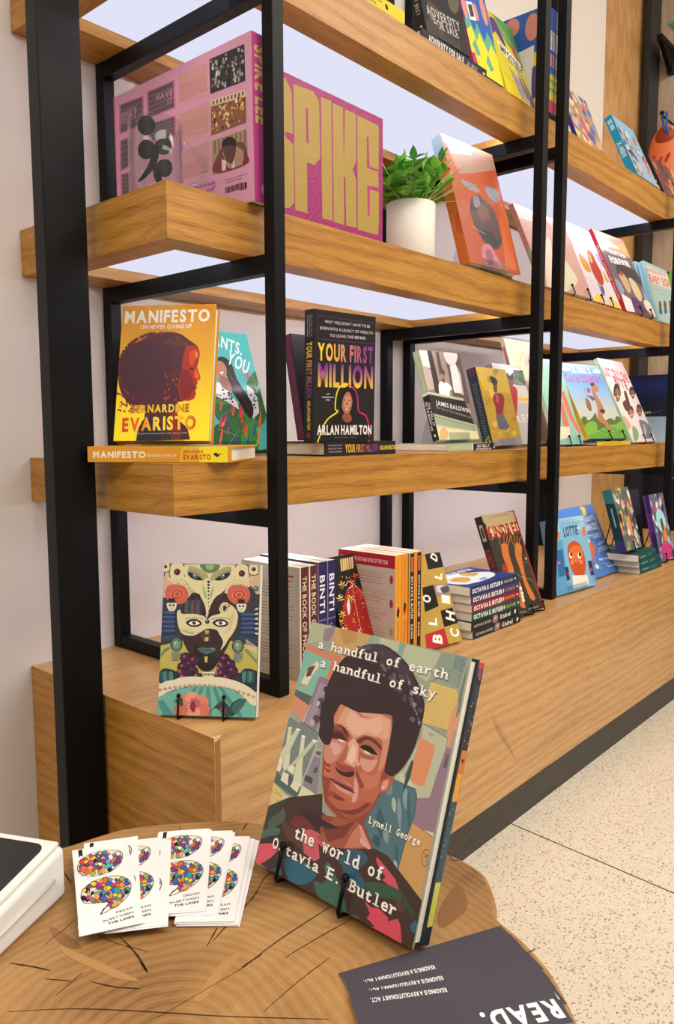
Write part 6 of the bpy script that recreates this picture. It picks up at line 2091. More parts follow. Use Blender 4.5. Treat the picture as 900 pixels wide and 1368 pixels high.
E c8a0b4 37.7 148.9 0.8 0.7
E 241820 31.6 151.4 8.3 7.6
E 4a2440 31.6 151.4 7.2 6.7
E 7a4468 29.6 149.7 2.3 2
E c8a0b4 29.2 149.2 0.8 0.7
E 241820 47.8 132.9 8.3 7.6
E 4a2440 47.8 132.9 7.2 6.7
E 7a4468 45.9 131.1 2.3 2
E c8a0b4 45.5 130.6 0.8 0.7
E 241820 90.8 129.9 8.2 7.5
E 4a2440 90.8 129.9 7.1 6.6
E 7a4468 88.9 128.2 2.2 2
E c8a0b4 88.5 127.6 0.7 0.7
E 241820 98.5 136.9 8.1 7.5
E 4a2440 98.5 136.9 7 6.6
E 7a4468 96.6 135.1 2.2 2
E c8a0b4 96.2 134.6 0.7 0.7
E 241820 88.4 140.8 8.2 7.5
E 4a2440 88.4 140.8 7.1 6.6
E 7a4468 86.5 139 2.2 2
E c8a0b4 86.1 138.5 0.7 0.7
E 241820 97 147.7 8.1 7.5
E 4a2440 97 147.7 7 6.6
E 7a4468 95.1 145.9 2.2 2
E c8a0b4 94.7 145.4 0.7 0.7
E 241820 87.8 149.7 8.2 7.5
E 4a2440 87.8 149.7 7 6.6
E 7a4468 85.9 148 2.2 2
E c8a0b4 85.5 147.5 0.7 0.7
E 241820 102.5 145.7 8.1 7.5
E 4a2440 102.5 145.7 7 6.6
E 7a4468 100.6 144 2.2 2
E c8a0b4 100.2 143.5 0.7 0.7
E 241820 94.5 154.9 8.1 7.5
E 4a2440 94.5 154.9 7 6.6
E 7a4468 92.6 153.2 2.2 2
E c8a0b4 92.2 152.6 0.7 0.7
E 241820 52.6 156.2 8.2 7.5
E 4a2440 52.6 156.2 7.1 6.6
E 7a4468 50.6 154.5 2.3 2
E c8a0b4 50.2 153.9 0.8 0.7
E 8a4a50 28.6 147.9 2.7 2.5
E c07a74 28 147.4 1.1 1.1
E 8a4a50 52.4 152.6 2.6 2.5
E c07a74 51.8 152.1 1.1 1.1
E 8a4a50 82 142.7 2.6 2.5
E c07a74 81.4 142.2 1.1 1.1
E 8a4a50 80.4 150 2.6 2.5
E c07a74 79.8 149.4 1.1 1.1
E 8a4a50 85.5 137.3 2.6 2.5
E c07a74 84.9 136.7 1.1 1.1
E 8a4a50 31.8 155 2.6 2.5
E c07a74 31.2 154.5 1.1 1.1
P d8cfae 59.7 147.9 78.4 147.3 76.8 155.4 61.9 155.9
E 4a4048 62.7 151.4 1.3 1.4
E 4a4048 66 151.3 1.3 1.4
E 4a4048 69.4 151.2 1.3 1.4
E 4a4048 72.8 151.1 1.3 1.4
E 4a4048 76.1 151 1.3 1.4
B 24343c -0.2 163.3 1 148.7 10.4 144.8 25.9 149.8 28.3 162.4 15.3 168.2
B 34565c 1.2 152.4 3.3 148.7 6.5 150.4 7.3 161.2 3.7 164.1
B 4f8078 5.4 152.2 7.5 148.5 10.7 150.3 11.5 161.1 7.9 163.9
B 34565c 9.6 152.1 11.7 148.4 14.8 150.1 15.7 161 12 163.8
B 4f8078 13.8 152 15.9 148.3 19 150 19.9 160.8 16.2 163.7
B 24343c 114 159.6 115.4 145.3 124.4 141.5 139.2 146.4 141.4 158.7 128.8 164.4
B 34565c 133.8 148.3 131.5 144.8 128.6 146.7 128.6 157.4 132.3 159.9
B 4f8078 129.8 148.4 127.5 145 124.6 146.8 124.6 157.5 128.3 160
B 34565c 125.8 148.6 123.5 145.1 120.6 146.9 120.6 157.6 124.3 160.2
B 4f8078 121.7 148.7 119.4 145.2 116.5 147.1 116.5 157.7 120.3 160.3
B e2d6b8 -1.7 172.4 7.4 163 20.6 159.9 31.8 155.9 48.7 154.5 67.5 154.8 84.2 154.3 99.2 156.5 115.9 161.3 128.9 168 137.4 176.5 136.9 190.6 129.6 189.1 116.4 177.3 99.6 169 77.3 167 49.2 167.1 28.7 171.4 11.9 177.3 -1.1 185
E 9a4a54 2.2 174.1 2.5 2
E e2d6b8 2.2 174.1 1.3 1.1
E 5c5050 2.2 174.1 0.6 0.5
E 8a6a66 9.2 172.6 2.5 2
E e2d6b8 9.2 172.6 1.3 1.1
E 5c5050 9.2 172.6 0.6 0.5
E 8a6a66 16.1 171.3 2.5 2
E e2d6b8 16.1 171.3 1.3 1.1
E 5c5050 16.1 171.3 0.6 0.5
E 9a4a54 23 170 2.5 2
E e2d6b8 23 170 1.3 1.1
E 5c5050 23 170 0.6 0.5
E 8a6a66 30 168.8 2.5 2
E e2d6b8 30 168.8 1.3 1.1
E 5c5050 30 168.8 0.6 0.5
E 8a6a66 36.9 167.8 2.4 2
E e2d6b8 36.9 167.8 1.3 1.1
E 5c5050 36.9 167.8 0.6 0.5
E 9a4a54 43.8 167 2.4 2
E e2d6b8 43.8 167 1.3 1.1
E 5c5050 43.8 167 0.6 0.5
E 8a6a66 50.7 166.4 2.4 2
E e2d6b8 50.7 166.4 1.3 1.1
E 5c5050 50.7 166.4 0.6 0.5
E 8a6a66 57.6 166.1 2.4 2
E e2d6b8 57.6 166.1 1.3 1.1
E 5c5050 57.6 166.1 0.6 0.5
E 9a4a54 64.5 166.1 2.4 2
E e2d6b8 64.5 166.1 1.3 1.1
E 5c5050 64.5 166.1 0.6 0.5
E 8a6a66 71.4 166.3 2.4 2
E e2d6b8 71.4 166.3 1.3 1.1
E 5c5050 71.4 166.3 0.6 0.5
E 8a6a66 78.2 166.8 2.4 2
E e2d6b8 78.2 166.8 1.3 1.1
E 5c5050 78.2 166.8 0.6 0.5
E 9a4a54 85.1 167.5 2.4 2
E e2d6b8 85.1 167.5 1.3 1.1
E 5c5050 85.1 167.5 0.6 0.5
E 8a6a66 92 168.5 2.4 2
E e2d6b8 92 168.5 1.3 1.1
E 5c5050 92 168.5 0.6 0.5
E 8a6a66 98.8 169.8 2.4 2
E e2d6b8 98.8 169.8 1.3 1.1
E 5c5050 98.8 169.8 0.6 0.5
E 9a4a54 105.7 171.3 2.4 2
E e2d6b8 105.7 171.3 1.3 1.1
E 5c5050 105.7 171.3 0.6 0.5
E 8a6a66 112.5 172.9 2.4 1.9
E e2d6b8 112.5 172.9 1.3 1.1
E 5c5050 112.5 172.9 0.6 0.5
E 8a6a66 119.3 174.7 2.4 1.9
E e2d6b8 119.3 174.7 1.3 1.1
E 5c5050 119.3 174.7 0.5 0.5
E 9a4a54 126.1 176.7 2.4 1.9
E e2d6b8 126.1 176.7 1.3 1.1
E 5c5050 126.1 176.7 0.5 0.5
E 8a6a66 132.9 178.7 2.4 1.9
E e2d6b8 132.9 178.7 1.3 1.1
E 5c5050 132.9 178.7 0.5 0.5
E e2d6b8 0 167.8 5.7 2.9
E e2d6b8 12.5 165.4 5.7 2.9
E e2d6b8 24.9 163.3 5.7 2.9
E e2d6b8 37.3 161.7 5.7 2.9
E e2d6b8 49.7 160.7 5.6 2.9
E e2d6b8 62.1 160.5 5.6 2.9
E e2d6b8 74.4 161.1 5.6 2.9
E e2d6b8 86.8 162.6 5.6 2.9
E e2d6b8 99.1 164.9 5.5 2.8
E e2d6b8 111.3 167.9 5.5 2.8
E e2d6b8 123.6 171.4 5.5 2.8
E e2d6b8 135.7 175.3 5.5 2.8
P 6fb3a2 -0.7 184.1 13.8 177.3 32.4 170.9 51.1 167.4 77.3 167.4 99.6 169.3 116.4 177.6 129.6 189.1 137 192.4 137.4 206.7 0 207.4
P 4f8f8a 24.2 207.2 32.5 206.9 55.1 168.7 49.5 168.9
P 4f8f8a 46.4 207 54.6 206.7 63.7 168.4 58.1 168.6
P 4f8f8a 68.4 206.8 76.5 206.5 72.3 168.1 66.7 168.3
P 4f8f8a 90.2 206.7 98.3 206.4 80.8 167.8 75.3 168
P 4f8f8a 111.9 206.5 119.9 206.2 89.4 167.5 83.8 167.7
P 4f8f8a -0.4 190.4 6.6 186.5 22.7 206.5 7.6 207.1
B d8846c 25.7 189.4 30.9 179.5 41.1 180.3 48.2 187.5 44.1 197.3 33.9 196.6
B e29a80 37.7 184.5 42.5 175.5 51.9 176.1 58.3 182.8 54.5 191.7 45.2 191.1
B d8846c 49.5 188.5 54.6 179 64.4 179.7 71.1 186.7 67.2 196.1 57.4 195.5
B cf7460 53.3 199.1 58.1 190.1 67.4 190.7 73.8 197.3 70 206.3 60.8 205.6
B e29a80 37.5 201.5 42.7 191.6 52.9 192.3 59.9 199.6 55.8 209.3 45.7 208.6
B cf7460 22.4 200.3 27.2 191.2 36.5 191.9 43 198.5 39.3 207.5 29.9 206.9
B c85f6a 44.6 190.5 48 184 54.8 184.4 59.5 189.2 56.8 195.8 50 195.3
L a8504c 0.5 0 49.4 193.9 62.4 192.5
L a8504c 0.5 0 49.4 193.9 60.2 198.9
L a8504c 0.5 0 49.4 193.9 53.8 203
L a8504c 0.5 0 49.4 193.9 45.7 203.3
L a8504c 0.5 0 49.4 193.9 39 199.6
L a8504c 0.5 0 49.4 193.9 36.2 193.4
L a8504c 0.5 0 49.4 193.9 38.6 187
L a8504c 0.5 0 49.4 193.9 45 182.9
L a8504c 0.5 0 49.4 193.9 53.2 182.7
L a8504c 0.5 0 49.4 193.9 59.8 186.5
B 8a2f44 44.8 195.9 50 186.7 53.2 195.5 50.7 202.8
B 3f5a4a 23.7 187.7 33 183.8 35.3 194.4 28.7 192.9
B 3a5048 78.3 195.5 85.5 189 92.8 187 100.4 193.7 104.4 202.4 97.2 207.1 89.7 201.2 82.1 196.2
L 241e20 0.8 1 71.2 202.8 78.4 196.4 85.7 194.3
B 2c4a4c 98.8 199.1 103.9 188.3 116.6 181.7 115.1 193.2 108.1 204 100.9 206.1
B 3f6a66 102.4 197.2 109.4 186.3 123.9 182.3 117 194.9 109.9 202.2
B 8a4a50 85.8 196.1 93.1 194 97.1 202.7 90.6 201.2
L 1f3034 0.5 0 104.4 200.7 118.5 184.2
@mask_side
P 8a9478 0 0 207 0 207 16 0 16
P d8d4c4 25 3 124 2 120 14 25 11
P 4a5048 132 3 136 3 136 13 132 13
P 4a5048 140 3 143 3 143 13 140 13
P 4a5048 147 3 150 3 150 13 147 13
P 4a5048 155 3 158 3 158 13 155 13
P 4a5048 162 3 165 3 165 13 162 13
P 4a5048 170 3 173 3 173 13 170 13
P 4a5048 177 3 180 3 180 13 177 13
P 4a5048 185 3 188 3 188 13 185 13
P 4a5048 192 3 195 3 195 13 192 13
@back_grey
P cfc4b4 0 0 134 0 134 180 0 180
P a84a40 83 14 121 14 121 17 83 17
P a84a40 88 22 118 22 118 24 88 24
L 5f564e 0.8 0 11 32 118 32
L 5f564e 0.8 0 11 38 115 38
L 5f564e 0.8 0 11 43 117 43
L 5f564e 0.8 0 11 48 114 48
L 5f564e 0.8 0 11 53 114 53
L 5f564e 0.8 0 11 64 120 64
L 5f564e 0.8 0 11 69 120 69
L 5f564e 0.8 0 11 74 112 74
L 5f564e 0.8 0 11 79 118 79
L 5f564e 0.8 0 11 85 118 85
L 5f564e 0.8 0 11 95 110 95
L 5f564e 0.8 0 11 100 116 100
L 5f564e 0.8 0 11 106 112 106
L 5f564e 0.8 0 11 111 116 111
L 5f564e 0.8 0 11 116 114 116
L 5f564e 0.8 0 11 126 119 126
L 5f564e 0.8 0 11 132 114 132
L 5f564e 0.8 0 11 137 111 137
L 5f564e 0.8 0 11 142 115 142
L 5f564e 0.8 0 11 147 113 147
L 5f564e 0.8 0 11 158 113 158
L 5f564e 0.8 0 11 163 120 163
@back_grey_front
P b0a888 0 0 134 0 134 180 0 180
@phoenix_spine
P 5c1f22 0 0 180 0 180 20 0 20
P e2d8c8 0 17.6 180 17.6 180 20 0 20
T d9c9b4 14.4 14 165.6 14 8.8 -|THE BOOK OF PHOENIX
L 8a5a50 0.5 0 7.2 2.8 172.8 2.8
@binti_spine
P 2a2354 0 0 180 0 180 21 0 21
P 8a86a4 0 19.3 180 19.3 180 21 0 21
P 6f6c8c 93.6 0 96.3 0 96.3 21 93.6 21
T e6e4ee 21.6 16 82.8 16 11.34 -|BINTI
T c2c0d4 108 7.6 126 7.6 3.78 -|THE
T c2c0d4 102.6 12.6 133.2 12.6 2.94 -|COMPLETE
T c2c0d4 104.4 17.6 131.4 17.6 2.94 -|TRILOGY
@flower
P 1c1718 0 0 74 0 74 185 0 185
B a01f1c 47 52 70 62 84 82 85 107 86 132 69 149 42 150 15 138 8 103 24 72
L e8cf9a 0.8 2 51 56 68 66 84 82 84 103 84 131 70 148 47 150
P d8b878 37 6 41 6 36 26 32 27
P d8b878 43 6 47 6 42 26 37 27
P d8b878 48 6 53 6 47 26 43 26
P d8b878 54 6 58 6 53 26 49 26
P d8b878 60 6 64 6 59 25 55 26
P d8b878 66 6 70 6 65 25 60 26
L b8a888 0.5 0 63 6 79 5
L b8a888 0.5 0 62 10 78 10
L b8a888 0.5 0 60 15 76 15
L b8a888 0.5 0 58 20 74 20
B e8c24a 28 49 34 50 37 52 31 51
B e8c24a 28 49 28 54 28 56 27 52
B e8c24a 28 49 21 53 20 53 24 50
B e8c24a 28 49 18 48 19 46 25 47
B e8c24a 28 49 24 44 27 42 28 46
B e8c24a 28 49 32 45 36 45 31 48
E 7a1c1c 27.6 49 2 1.4
B f0d878 15 71 21 72 24 74 18 73
B f0d878 15 71 15 76 16 77 14 73
B f0d878 15 71 8 74 7 74 11 72
B f0d878 15 71 6 69 6 68 12 69
B f0d878 15 71 11 66 14 64 16 68
B f0d878 15 71 19 67 23 67 18 70
E 7a1c1c 14.7 70.8 1.9 1.4
B e8c24a 10 97 16 98 19 100 13 99
B e8c24a 10 97 11 102 11 104 9 100
B e8c24a 10 97 4 100 2 100 6 98
B e8c24a 10 97 1 95 2 94 7 95
B e8c24a 10 97 7 92 10 90 11 94
B e8c24a 10 97 14 93 18 94 14 96
E 7a1c1c 10.2 97 1.9 1.3
B f0d878 6 123 12 124 15 126 9 125
B f0d878 6 123 7 128 7 129 5 126
B f0d878 6 123 -1 126 -2 126 2 124
B f0d878 6 123 -3 121 -3 120 3 121
B f0d878 6 123 2 118 5 116 7 120
B f0d878 6 123 10 119 14 120 10 122
E 7a1c1c 5.8 123 1.9 1.3
B d8402a 53 50 60 50 63 52 56 51
B d8402a 53 50 54 54 54 56 52 52
B d8402a 53 50 46 53 45 53 49 50
B d8402a 53 50 44 48 44 47 50 48
B d8402a 53 50 50 44 52 43 54 47
B d8402a 53 50 58 45 62 46 57 49
E 7a1c1c 53.3 49.5 2 1.4
B d8402a 62 68 69 69 72 71 65 70
B d8402a 62 68 63 73 63 75 61 71
B d8402a 62 68 55 72 54 72 58 69
B d8402a 62 68 53 67 53 65 59 66
B d8402a 62 68 58 63 61 62 63 66
B d8402a 62 68 66 64 71 64 66 68
E 7a1c1c 62.1 68.3 2 1.4
B d8402a 24 86 31 87 33 89 27 88
B d8402a 24 86 25 91 25 93 24 89
B d8402a 24 86 18 90 16 90 21 87
B d8402a 24 86 15 84 16 83 22 84
B d8402a 24 86 21 81 24 79 25 83
B d8402a 24 86 28 82 33 82 28 85
E 7a1c1c 24.4 86 1.9 1.4
B d8402a 89 111 96 113 99 114 92 113
B d8402a 89 111 90 116 90 118 88 114
B d8402a 89 111 82 115 80 115 85 112
B d8402a 89 111 79 110 80 108 86 109
B d8402a 89 111 85 106 88 104 90 109
B d8402a 89 111 93 107 98 108 93 111
E 7a1c1c 89 111.4 2.1 1.4
B d8402a 88 129 94 130 97 132 91 131
B d8402a 88 129 89 134 89 136 87 131
B d8402a 88 129 80 132 79 132 84 129
B d8402a 88 129 78 127 78 125 85 127
B d8402a 88 129 84 123 87 122 89 126
B d8402a 88 129 92 125 97 125 92 128
E 7a1c1c 87.8 128.7 2.1 1.4
B e0642a 70 76 76 78 79 80 73 78
B e0642a 70 76 70 82 71 83 69 79
B e0642a 70 76 62 80 61 80 66 77
B e0642a 70 76 60 75 60 74 67 75
B e0642a 70 76 66 71 69 70 71 74
B e0642a 70 76 74 72 78 73 74 76
E 7a1c1c 69.7 76.5 2 1.4
B f0d878 84 152 91 154 94 156 87 154
B f0d878 84 152 85 157 85 159 83 155
B f0d878 84 152 77 156 76 156 80 153
B f0d878 84 152 74 150 75 149 81 150
B f0d878 84 152 80 147 83 146 85 150
B f0d878 84 152 88 148 93 149 88 152
E 7a1c1c 84.1 152.3 2.1 1.4
B e8c24a 39 75 45 76 48 78 42 77
B e8c24a 39 75 40 80 40 82 38 77
B e8c24a 39 75 32 78 30 78 35 76
B e8c24a 39 75 30 73 30 72 36 73
B e8c24a 39 75 35 69 38 68 40 72
B e8c24a 39 75 43 71 47 71 43 74
E 7a1c1c 38.7 74.8 2 1.4
B e8c24a 1 109 7 110 10 112 4 110
B e8c24a 1 109 2 113 2 115 0 111
B e8c24a 1 109 -6 112 -7 112 -3 109
B e8c24a 1 109 -8 107 -8 106 -2 107
B e8c24a 1 109 -2 103 0 102 2 106
B e8c24a 1 109 5 105 9 105 5 108
E 7a1c1c 1 108.7 1.9 1.3
B e0642a 64 41 71 42 74 44 68 42
B e0642a 64 41 65 46 65 48 64 43
B e0642a 64 41 57 44 56 45 60 42
B e0642a 64 41 55 39 55 38 61 39
B e0642a 64 41 61 35 64 34 65 38
B e0642a 64 41 69 36 73 37 68 40
E 7a1c1c 64.5 40.7 2 1.4
E e8c24a 31.4 35.7 1.2 0.9
E e8c24a 48.5 39.8 1.3 0.9
E e8c24a 41.1 37.9 1.2 0.9
E e8c24a 41.9 40.6 1.2 0.9
E e8dcb0 54.4 46.8 1.3 0.9
E e8dcb0 52.3 51 1.3 0.9
E c8502a 47.2 50.7 1.2 0.9
E e8c24a 57.7 56.1 1.3 0.9
E c8502a 23.5 51.5 1.2 0.9
E c8502a 54 58.1 1.3 0.9
E e8c24a 23.5 55.1 1.2 0.9
E c8502a 63.3 61.1 1.3 0.9
E e8dcb0 36.3 59.7 1.2 0.9
E e8c24a 36.2 63.9 1.2 0.9
E e8dcb0 16.7 64.4 1.2 0.9
E e8dcb0 32.9 69.3 1.2 0.9
E c8502a 58.3 78.6 1.3 0.9
E c8502a 26 69.2 1.2 0.9
E e8dcb0 15.6 73.6 1.2 0.8
E e8dcb0 63.7 86.8 1.3 0.9
E e8c24a 46.1 80.6 1.2 0.9
E e8dcb0 68.3 88 1.3 0.9
E e8c24a 66.2 94 1.3 0.9
E e8c24a 29.9 89.8 1.2 0.9
E e8c24a 47.5 93.4 1.2 0.9
E c8502a 11.5 92 1.2 0.8
E c8502a 22.7 94.1 1.2 0.8
E c8502a 20.7 93.8 1.2 0.8
E e8c24a 39.4 101.3 1.2 0.9
E e8dcb0 57.5 110 1.3 0.9
E e8c24a 3.2 99.8 1.2 0.8
E c8502a 10.5 103.7 1.2 0.8
E e8c24a 34.6 110.8 1.2 0.8
E e8c24a 46.5 112.7 1.2 0.9
E e8c24a 1.6 105.2 1.2 0.8
E c8502a 0 109.3 1.2 0.8
E c8502a 33.4 119.5 1.2 0.8
E e8c24a 11.4 114.9 1.2 0.8
E e8c24a 67 128.6 1.3 0.9
E e8c24a 2.9 122.1 1.2 0.8
E c8502a 53.8 129.9 1.3 0.9
E c8502a 11.7 128.5 1.2 0.8
E e8dcb0 20.8 131.8 1.2 0.8
E c8502a 55.7 137.3 1.3 0.9
E e8c24a 78.7 148.3 1.3 0.9
E e8dcb0 29.7 141.9 1.2 0.8
B e8e0d0 26 83 34 74 33 88 26 100 24 96
L f0e6c8 1.1 1 33 52 45 45 52 53 40 58
L f0e6c8 1 0 38 126 43 134
L f0e6c8 1 0 46 127 35 133
L e8a03a 1.2 1 30 106 36 110 30 112 37 115
B e07a2a 9 120 19 129 25 140 12 134
@back_pink
P cfbcb0 0 0 124 0 124 186 0 186
P b81f34 0 0 124 0 124 22 0 22
T f0d8d4 5 15.8 109.1 15.8 6.51 -|NEW YORK TIMES NOTABLE BOOK OF THE YEAR
L b86a5c 0.7 0 27 32 106 32
L b86a5c 0.7 0 27 36 102 36
L 6f6058 0.7 0 27 40 96 40
L 6f6058 0.7 0 27 45 92 45
L 6f6058 0.7 0 27 50 100 50
L b86a5c 0.7 0 27 63 105 63
L b86a5c 0.7 0 27 67 107 67
L 6f6058 0.7 0 27 72 99 72
L 6f6058 0.7 0 27 76 105 76
L 6f6058 0.7 0 27 81 93 81
L b86a5c 0.7 0 27 94 92 94
L b86a5c 0.7 0 27 99 106 99
L 6f6058 0.7 0 27 103 104 103
L 6f6058 0.7 0 27 108 93 108
L 6f6058 0.7 0 27 112 96 112
L b86a5c 0.7 0 27 125 93 125
L b86a5c 0.7 0 27 130 102 130
L 6f6058 0.7 0 27 134 106 134
L 6f6058 0.7 0 27 139 103 139
L 6f6058 0.7 0 27 143 93 143
L b86a5c 0.7 0 27 157 104 157
L b86a5c 0.7 0 27 161 102 161
L 6f6058 0.7 0 27 166 101 166
L 6f6058 0.7 0 27 170 101 170
E b8342c 116.6 40.9 3.7 7.4
E b8342c 116.6 81.8 3.7 7.4
E c09a4a 116.6 130.2 3.7 7.4
E b8342c 116.6 163.7 3.7 7.4
@parable_spine
P e0982a 0 0 186 0 186 17 0 17
T c9741c 7.4 11.2 81.8 11.2 6.12 -|Parable of the Sower
B b82c1c 87.4 5.1 96.7 8.5 89.3 11.2
P 1f1a1a 93 4.1 107.9 6.8 100.4 12.6 89.3 10.2
T 7a4a16 111.6 11.2 178.6 11.2 5.44 -|OCTAVIA E. BUTLER
@parable2_spine
P df8a22 0 0 186 0 186 17 0 17
T c06818 7.4 11.2 81.8 11.2 6.12 -|Parable of the Talents
P 1f1a1a 85.6 4.1 104.2 6.8 96.7 12.6 81.8 10.2
B b82c1c 96.7 5.1 104.2 8.5 96.7 11.2
T 7a4a16 111.6 11.2 178.6 11.2 5.44 -|OCTAVIA E. BUTLER
@dawn_spine
P dd8f2c 0 0 186 0 186 18 0 18
P 15181a 1.9 4 184.1 4 184.1 15.5 1.9 15.5
T e6dccc 40.9 12.2 115.3 12.2 5.04 -|OCTAVIA E. BUTLER
T e6dccc 124.6 12.2 148.8 12.2 5.04 -|DAWN
E 3f8a6a 169.3 9.7 3.7 2.5
P b8603a 7.4 6.1 33.5 6.1 33.5 13 7.4 13
@dawn_back
P b8301c 0 0 124 0 124 186 0 186
P 2f8a78 74 0 124 0 124 56 99 37
P 3a7a4a 99 56 124 56 124 149
P d88a2c 87 74 118 93 112 167
@blood
P b39340 0 0 112 0 112 170 0 170
P 17120f 70 1 114 2 113 30 68 30
P 17120f 41 60 72 59 72 99 32 104
P 17120f 73 108 107 107 114 137 72 138
P b3232c 18 142 72 140 73 173 11 171
P 8f8288 72 59 114 62 114 82 76 82
B c9c4cc 79 63 95 63 109 70 98 76 79 74
B 4f4650 89 67 110 67 110 76 93 78
T efe9dc 96.4 19 103.8 8.2 16.62 B|D
T efe9dc 97.7 53.8 102.3 42 17.29 B|L
T efe9dc 53 89.8 55.8 76.1 18.45 B|O
T efe9dc 103.3 100.2 107.5 85.3 20.6 B|I
T efe9dc 54.1 132.2 57.5 119.3 19.9 B|L
T efe9dc 102.9 132.7 109.2 116.7 21.19 B|H
T efe9dc 55.3 166.1 60.5 150.5 22.62 B|B
T efe9dc 104 163.1 108.7 149.1 21.39 B|C
L 3a2c14 0.5 0 33 106 32 109
L 3a2c14 0.5 0 40 106 39 109
L 3a2c14 0.5 0 46 106 46 108
L 3a2c14 0.5 0 53 106 52 108
L 3a2c14 0.5 0 60 106 59 108
L 3a2c14 0.5 0 67 105 66 108
L 3a2c14 0.5 0 74 105 73 108
L 3a2c14 0.5 0 80 105 80 107
L 3a2c14 0.5 0 87 105 86 107
L 3a2c14 0.5 0 94 104 93 107
L 3a2c14 0.5 0 101 104 100 107
L 3a2c14 0.5 0 108 104 108 106
L 3a2c14 0.5 0 116 104 115 106
L 3a2c14 0.5 0 123 104 122 106
@kindred
P 2e2c22 0 0 143 0 143 221 0 221
B b09a72 0 1 137 2 144 22 136 45 101 38 81 30 14 39 7 19
T 7a3a24 31.2 6.4 112.6 7 2.44 -|A GRAPHIC NOVEL ADAPTATION
P cdb98c 16 30 146 29 145 51 130 44 105 53 95 38 74 51 69 38 43 51 36 41 10 55 20 43
T a0201c 2.1 50.5 147.8 50.2 24.22 B|KINDRED
B c8702c 45 67 68 70 63 98 64 123 56 140 50 169 34 176 34 136 40 116 36 91
L c8702c 1.9 1 46 75 40 60 53 48
L c8702c 1.9 1 53 76 59 63 66 50
L c8702c 1.9 1 59 77 70 64 80 52
L c8702c 1.9 1 65 78 80 65 94 53
L 6b2c14 0.5 1 53 71 42 95 45 114
L 6b2c14 0.5 1 61 72 50 96 52 115
L 6b2c14 0.5 1 69 73 58 97 59 116
B c8702c 106 71 127 80 113 104 106 132 104 156 117 196 97 195 89 163 90 126 88 98
L c8702c 1.9 1 99 82 92 66 97 53
L c8702c 1.9 1 106 82 101 67 111 55
L c8702c 1.9 1 112 83 112 69 125 56
L c8702c 1.9 1 119 84 123 70 140 58
L 6b2c14 0.5 1 106 78 95 102 98 121
L 6b2c14 0.5 1 115 79 103 103 105 122
L 6b2c14 0.5 1 123 80 112 104 112 123
B c8702c 68 151 73 164 66 193 63 208 45 201 40 186
L 8a8a4a 1.3 1 73 133 85 144 113 152 128 160 134 180 135 199
L 4a5030 1.3 1 72 145 101 140 133 142 144 156 140 172
E e2d8c0 67.9 166.1 5.9 4.3
E e2d8c0 67.4 176.7 5.8 4.2
E e2d8c0 65.5 184.5 5.8 4.2
E e2d8c0 64.3 191.2 5.8 4.2
P c8342c 24 108 45 108 45 110 24 110
P c8342c 21 112 42 112 43 114 21 114
P c8342c 19 116 40 116 40 118 19 118
P c8342c 17 120 38 120 38 122 16 122
P c8342c 14 123 35 124 35 126 14 126
E b8a84a 129.6 108.9 4.4 3.2
T a89a7a 116.1 117.3 139.2 117.9 2.38 n|Octavia E. Butler
T b8ae98 71.9 213.6 123.1 215.9 2.75 -|DAMIAN DUFFY
T b8ae98 33.8 213.9 63.9 216 2.18 -|JOHN JENNINGS
P 8a1c1c 138 0 146 0 142 219 135 219
@kindred_spine
P 2b211e 0 0 221 0 221 18 0 18
P b8a890 17.7 4.7 53 4.7 53 13.3 17.7 13.3
P 3a2c28 24.3 6.5 46.4 6.5 46.4 11.5 24.3 11.5
T 9a1f24 70.7 15.5 128.2 15.5 11.52 B|KINDRED
T 9a1f24 137 15.1 176.8 15.1 10.8 B|BUTLER
@stk1
P 1c2c62 0 0 184 0 184 17.3 0 17.3
T f0ece2 7.4 13.1 114.1 13.1 7.96 B|OCTAVIA E. BUTLER
E d8d0b0 119.6 9 2.9 4.2
T c9b23a 128.8 11.8 165.6 11.8 5.19 -|WILD SEED
P e6e0d0 173 6.9 178.5 6.9 178.5 10.4 173 10.4
@stk2
P 46305c 0 0 184 0 184 17.3 0 17.3
T f0ece2 7.4 13.1 114.1 13.1 7.96 B|OCTAVIA E. BUTLER
E d8d0b0 119.6 9 2.9 4.2
T c9862c 128.8 11.8 165.6 11.8 5.19 -|PATTERNMASTER
P e6e0d0 173 6.9 178.5 6.9 178.5 10.4 173 10.4
@stk3
P 8a1c30 0 0 184 0 184 17.3 0 17.3
T f0ece2 7.4 13.1 114.1 13.1 7.96 B|OCTAVIA E. BUTLER
E d8d0b0 119.6 9 2.9 4.2
T e0962c 128.8 11.8 165.6 11.8 5.19 -|MIND OF MY MIND
P e6e0d0 173 6.9 178.5 6.9 178.5 10.4 173 10.4
@stk4
P 1c4a3a 0 0 184 0 184 17.3 0 17.3
T f0ece2 7.4 13.1 114.1 13.1 7.96 B|OCTAVIA E. BUTLER
E d8d0b0 119.6 9 2.9 4.2
T c9b84a 128.8 11.8 165.6 11.8 5.19 -|CLAY'S ARK
P e6e0d0 173 6.9 178.5 6.9 178.5 10.4 173 10.4
@stk5
P 1b1a1b 0 0 184 0 184 17.3 0 17.3
T c9c4bc 11 11.4 73.6 11.4 4.5 -|OCTAVIA E. BUTLER
B 8a6a66 82.8 1.7 99.4 2.4 99.4 15.6 81 15.6
B c9a89a 88.3 4.2 95.7 5.2 92 10.4 86.5 9.3
T e9e4da 110.4 13.1 150.9 13.1 8.65 -|Kindred
E e9e4da 171.1 8.7 3.3 4.5
@stk6
P 1b1a1b 0 0 184 0 184 17.3 0 17.3
T c9c4bc 11 11.4 73.6 11.4 4.5 -|OCTAVIA E. BUTLER
B 8a6a66 82.8 1.7 99.4 2.4 99.4 15.6 81 15.6
B c9a89a 88.3 4.2 95.7 5.2 92 10.4 86.5 9.3
T e9e4da 110.4 13.1 150.9 13.1 8.65 -|Kindred
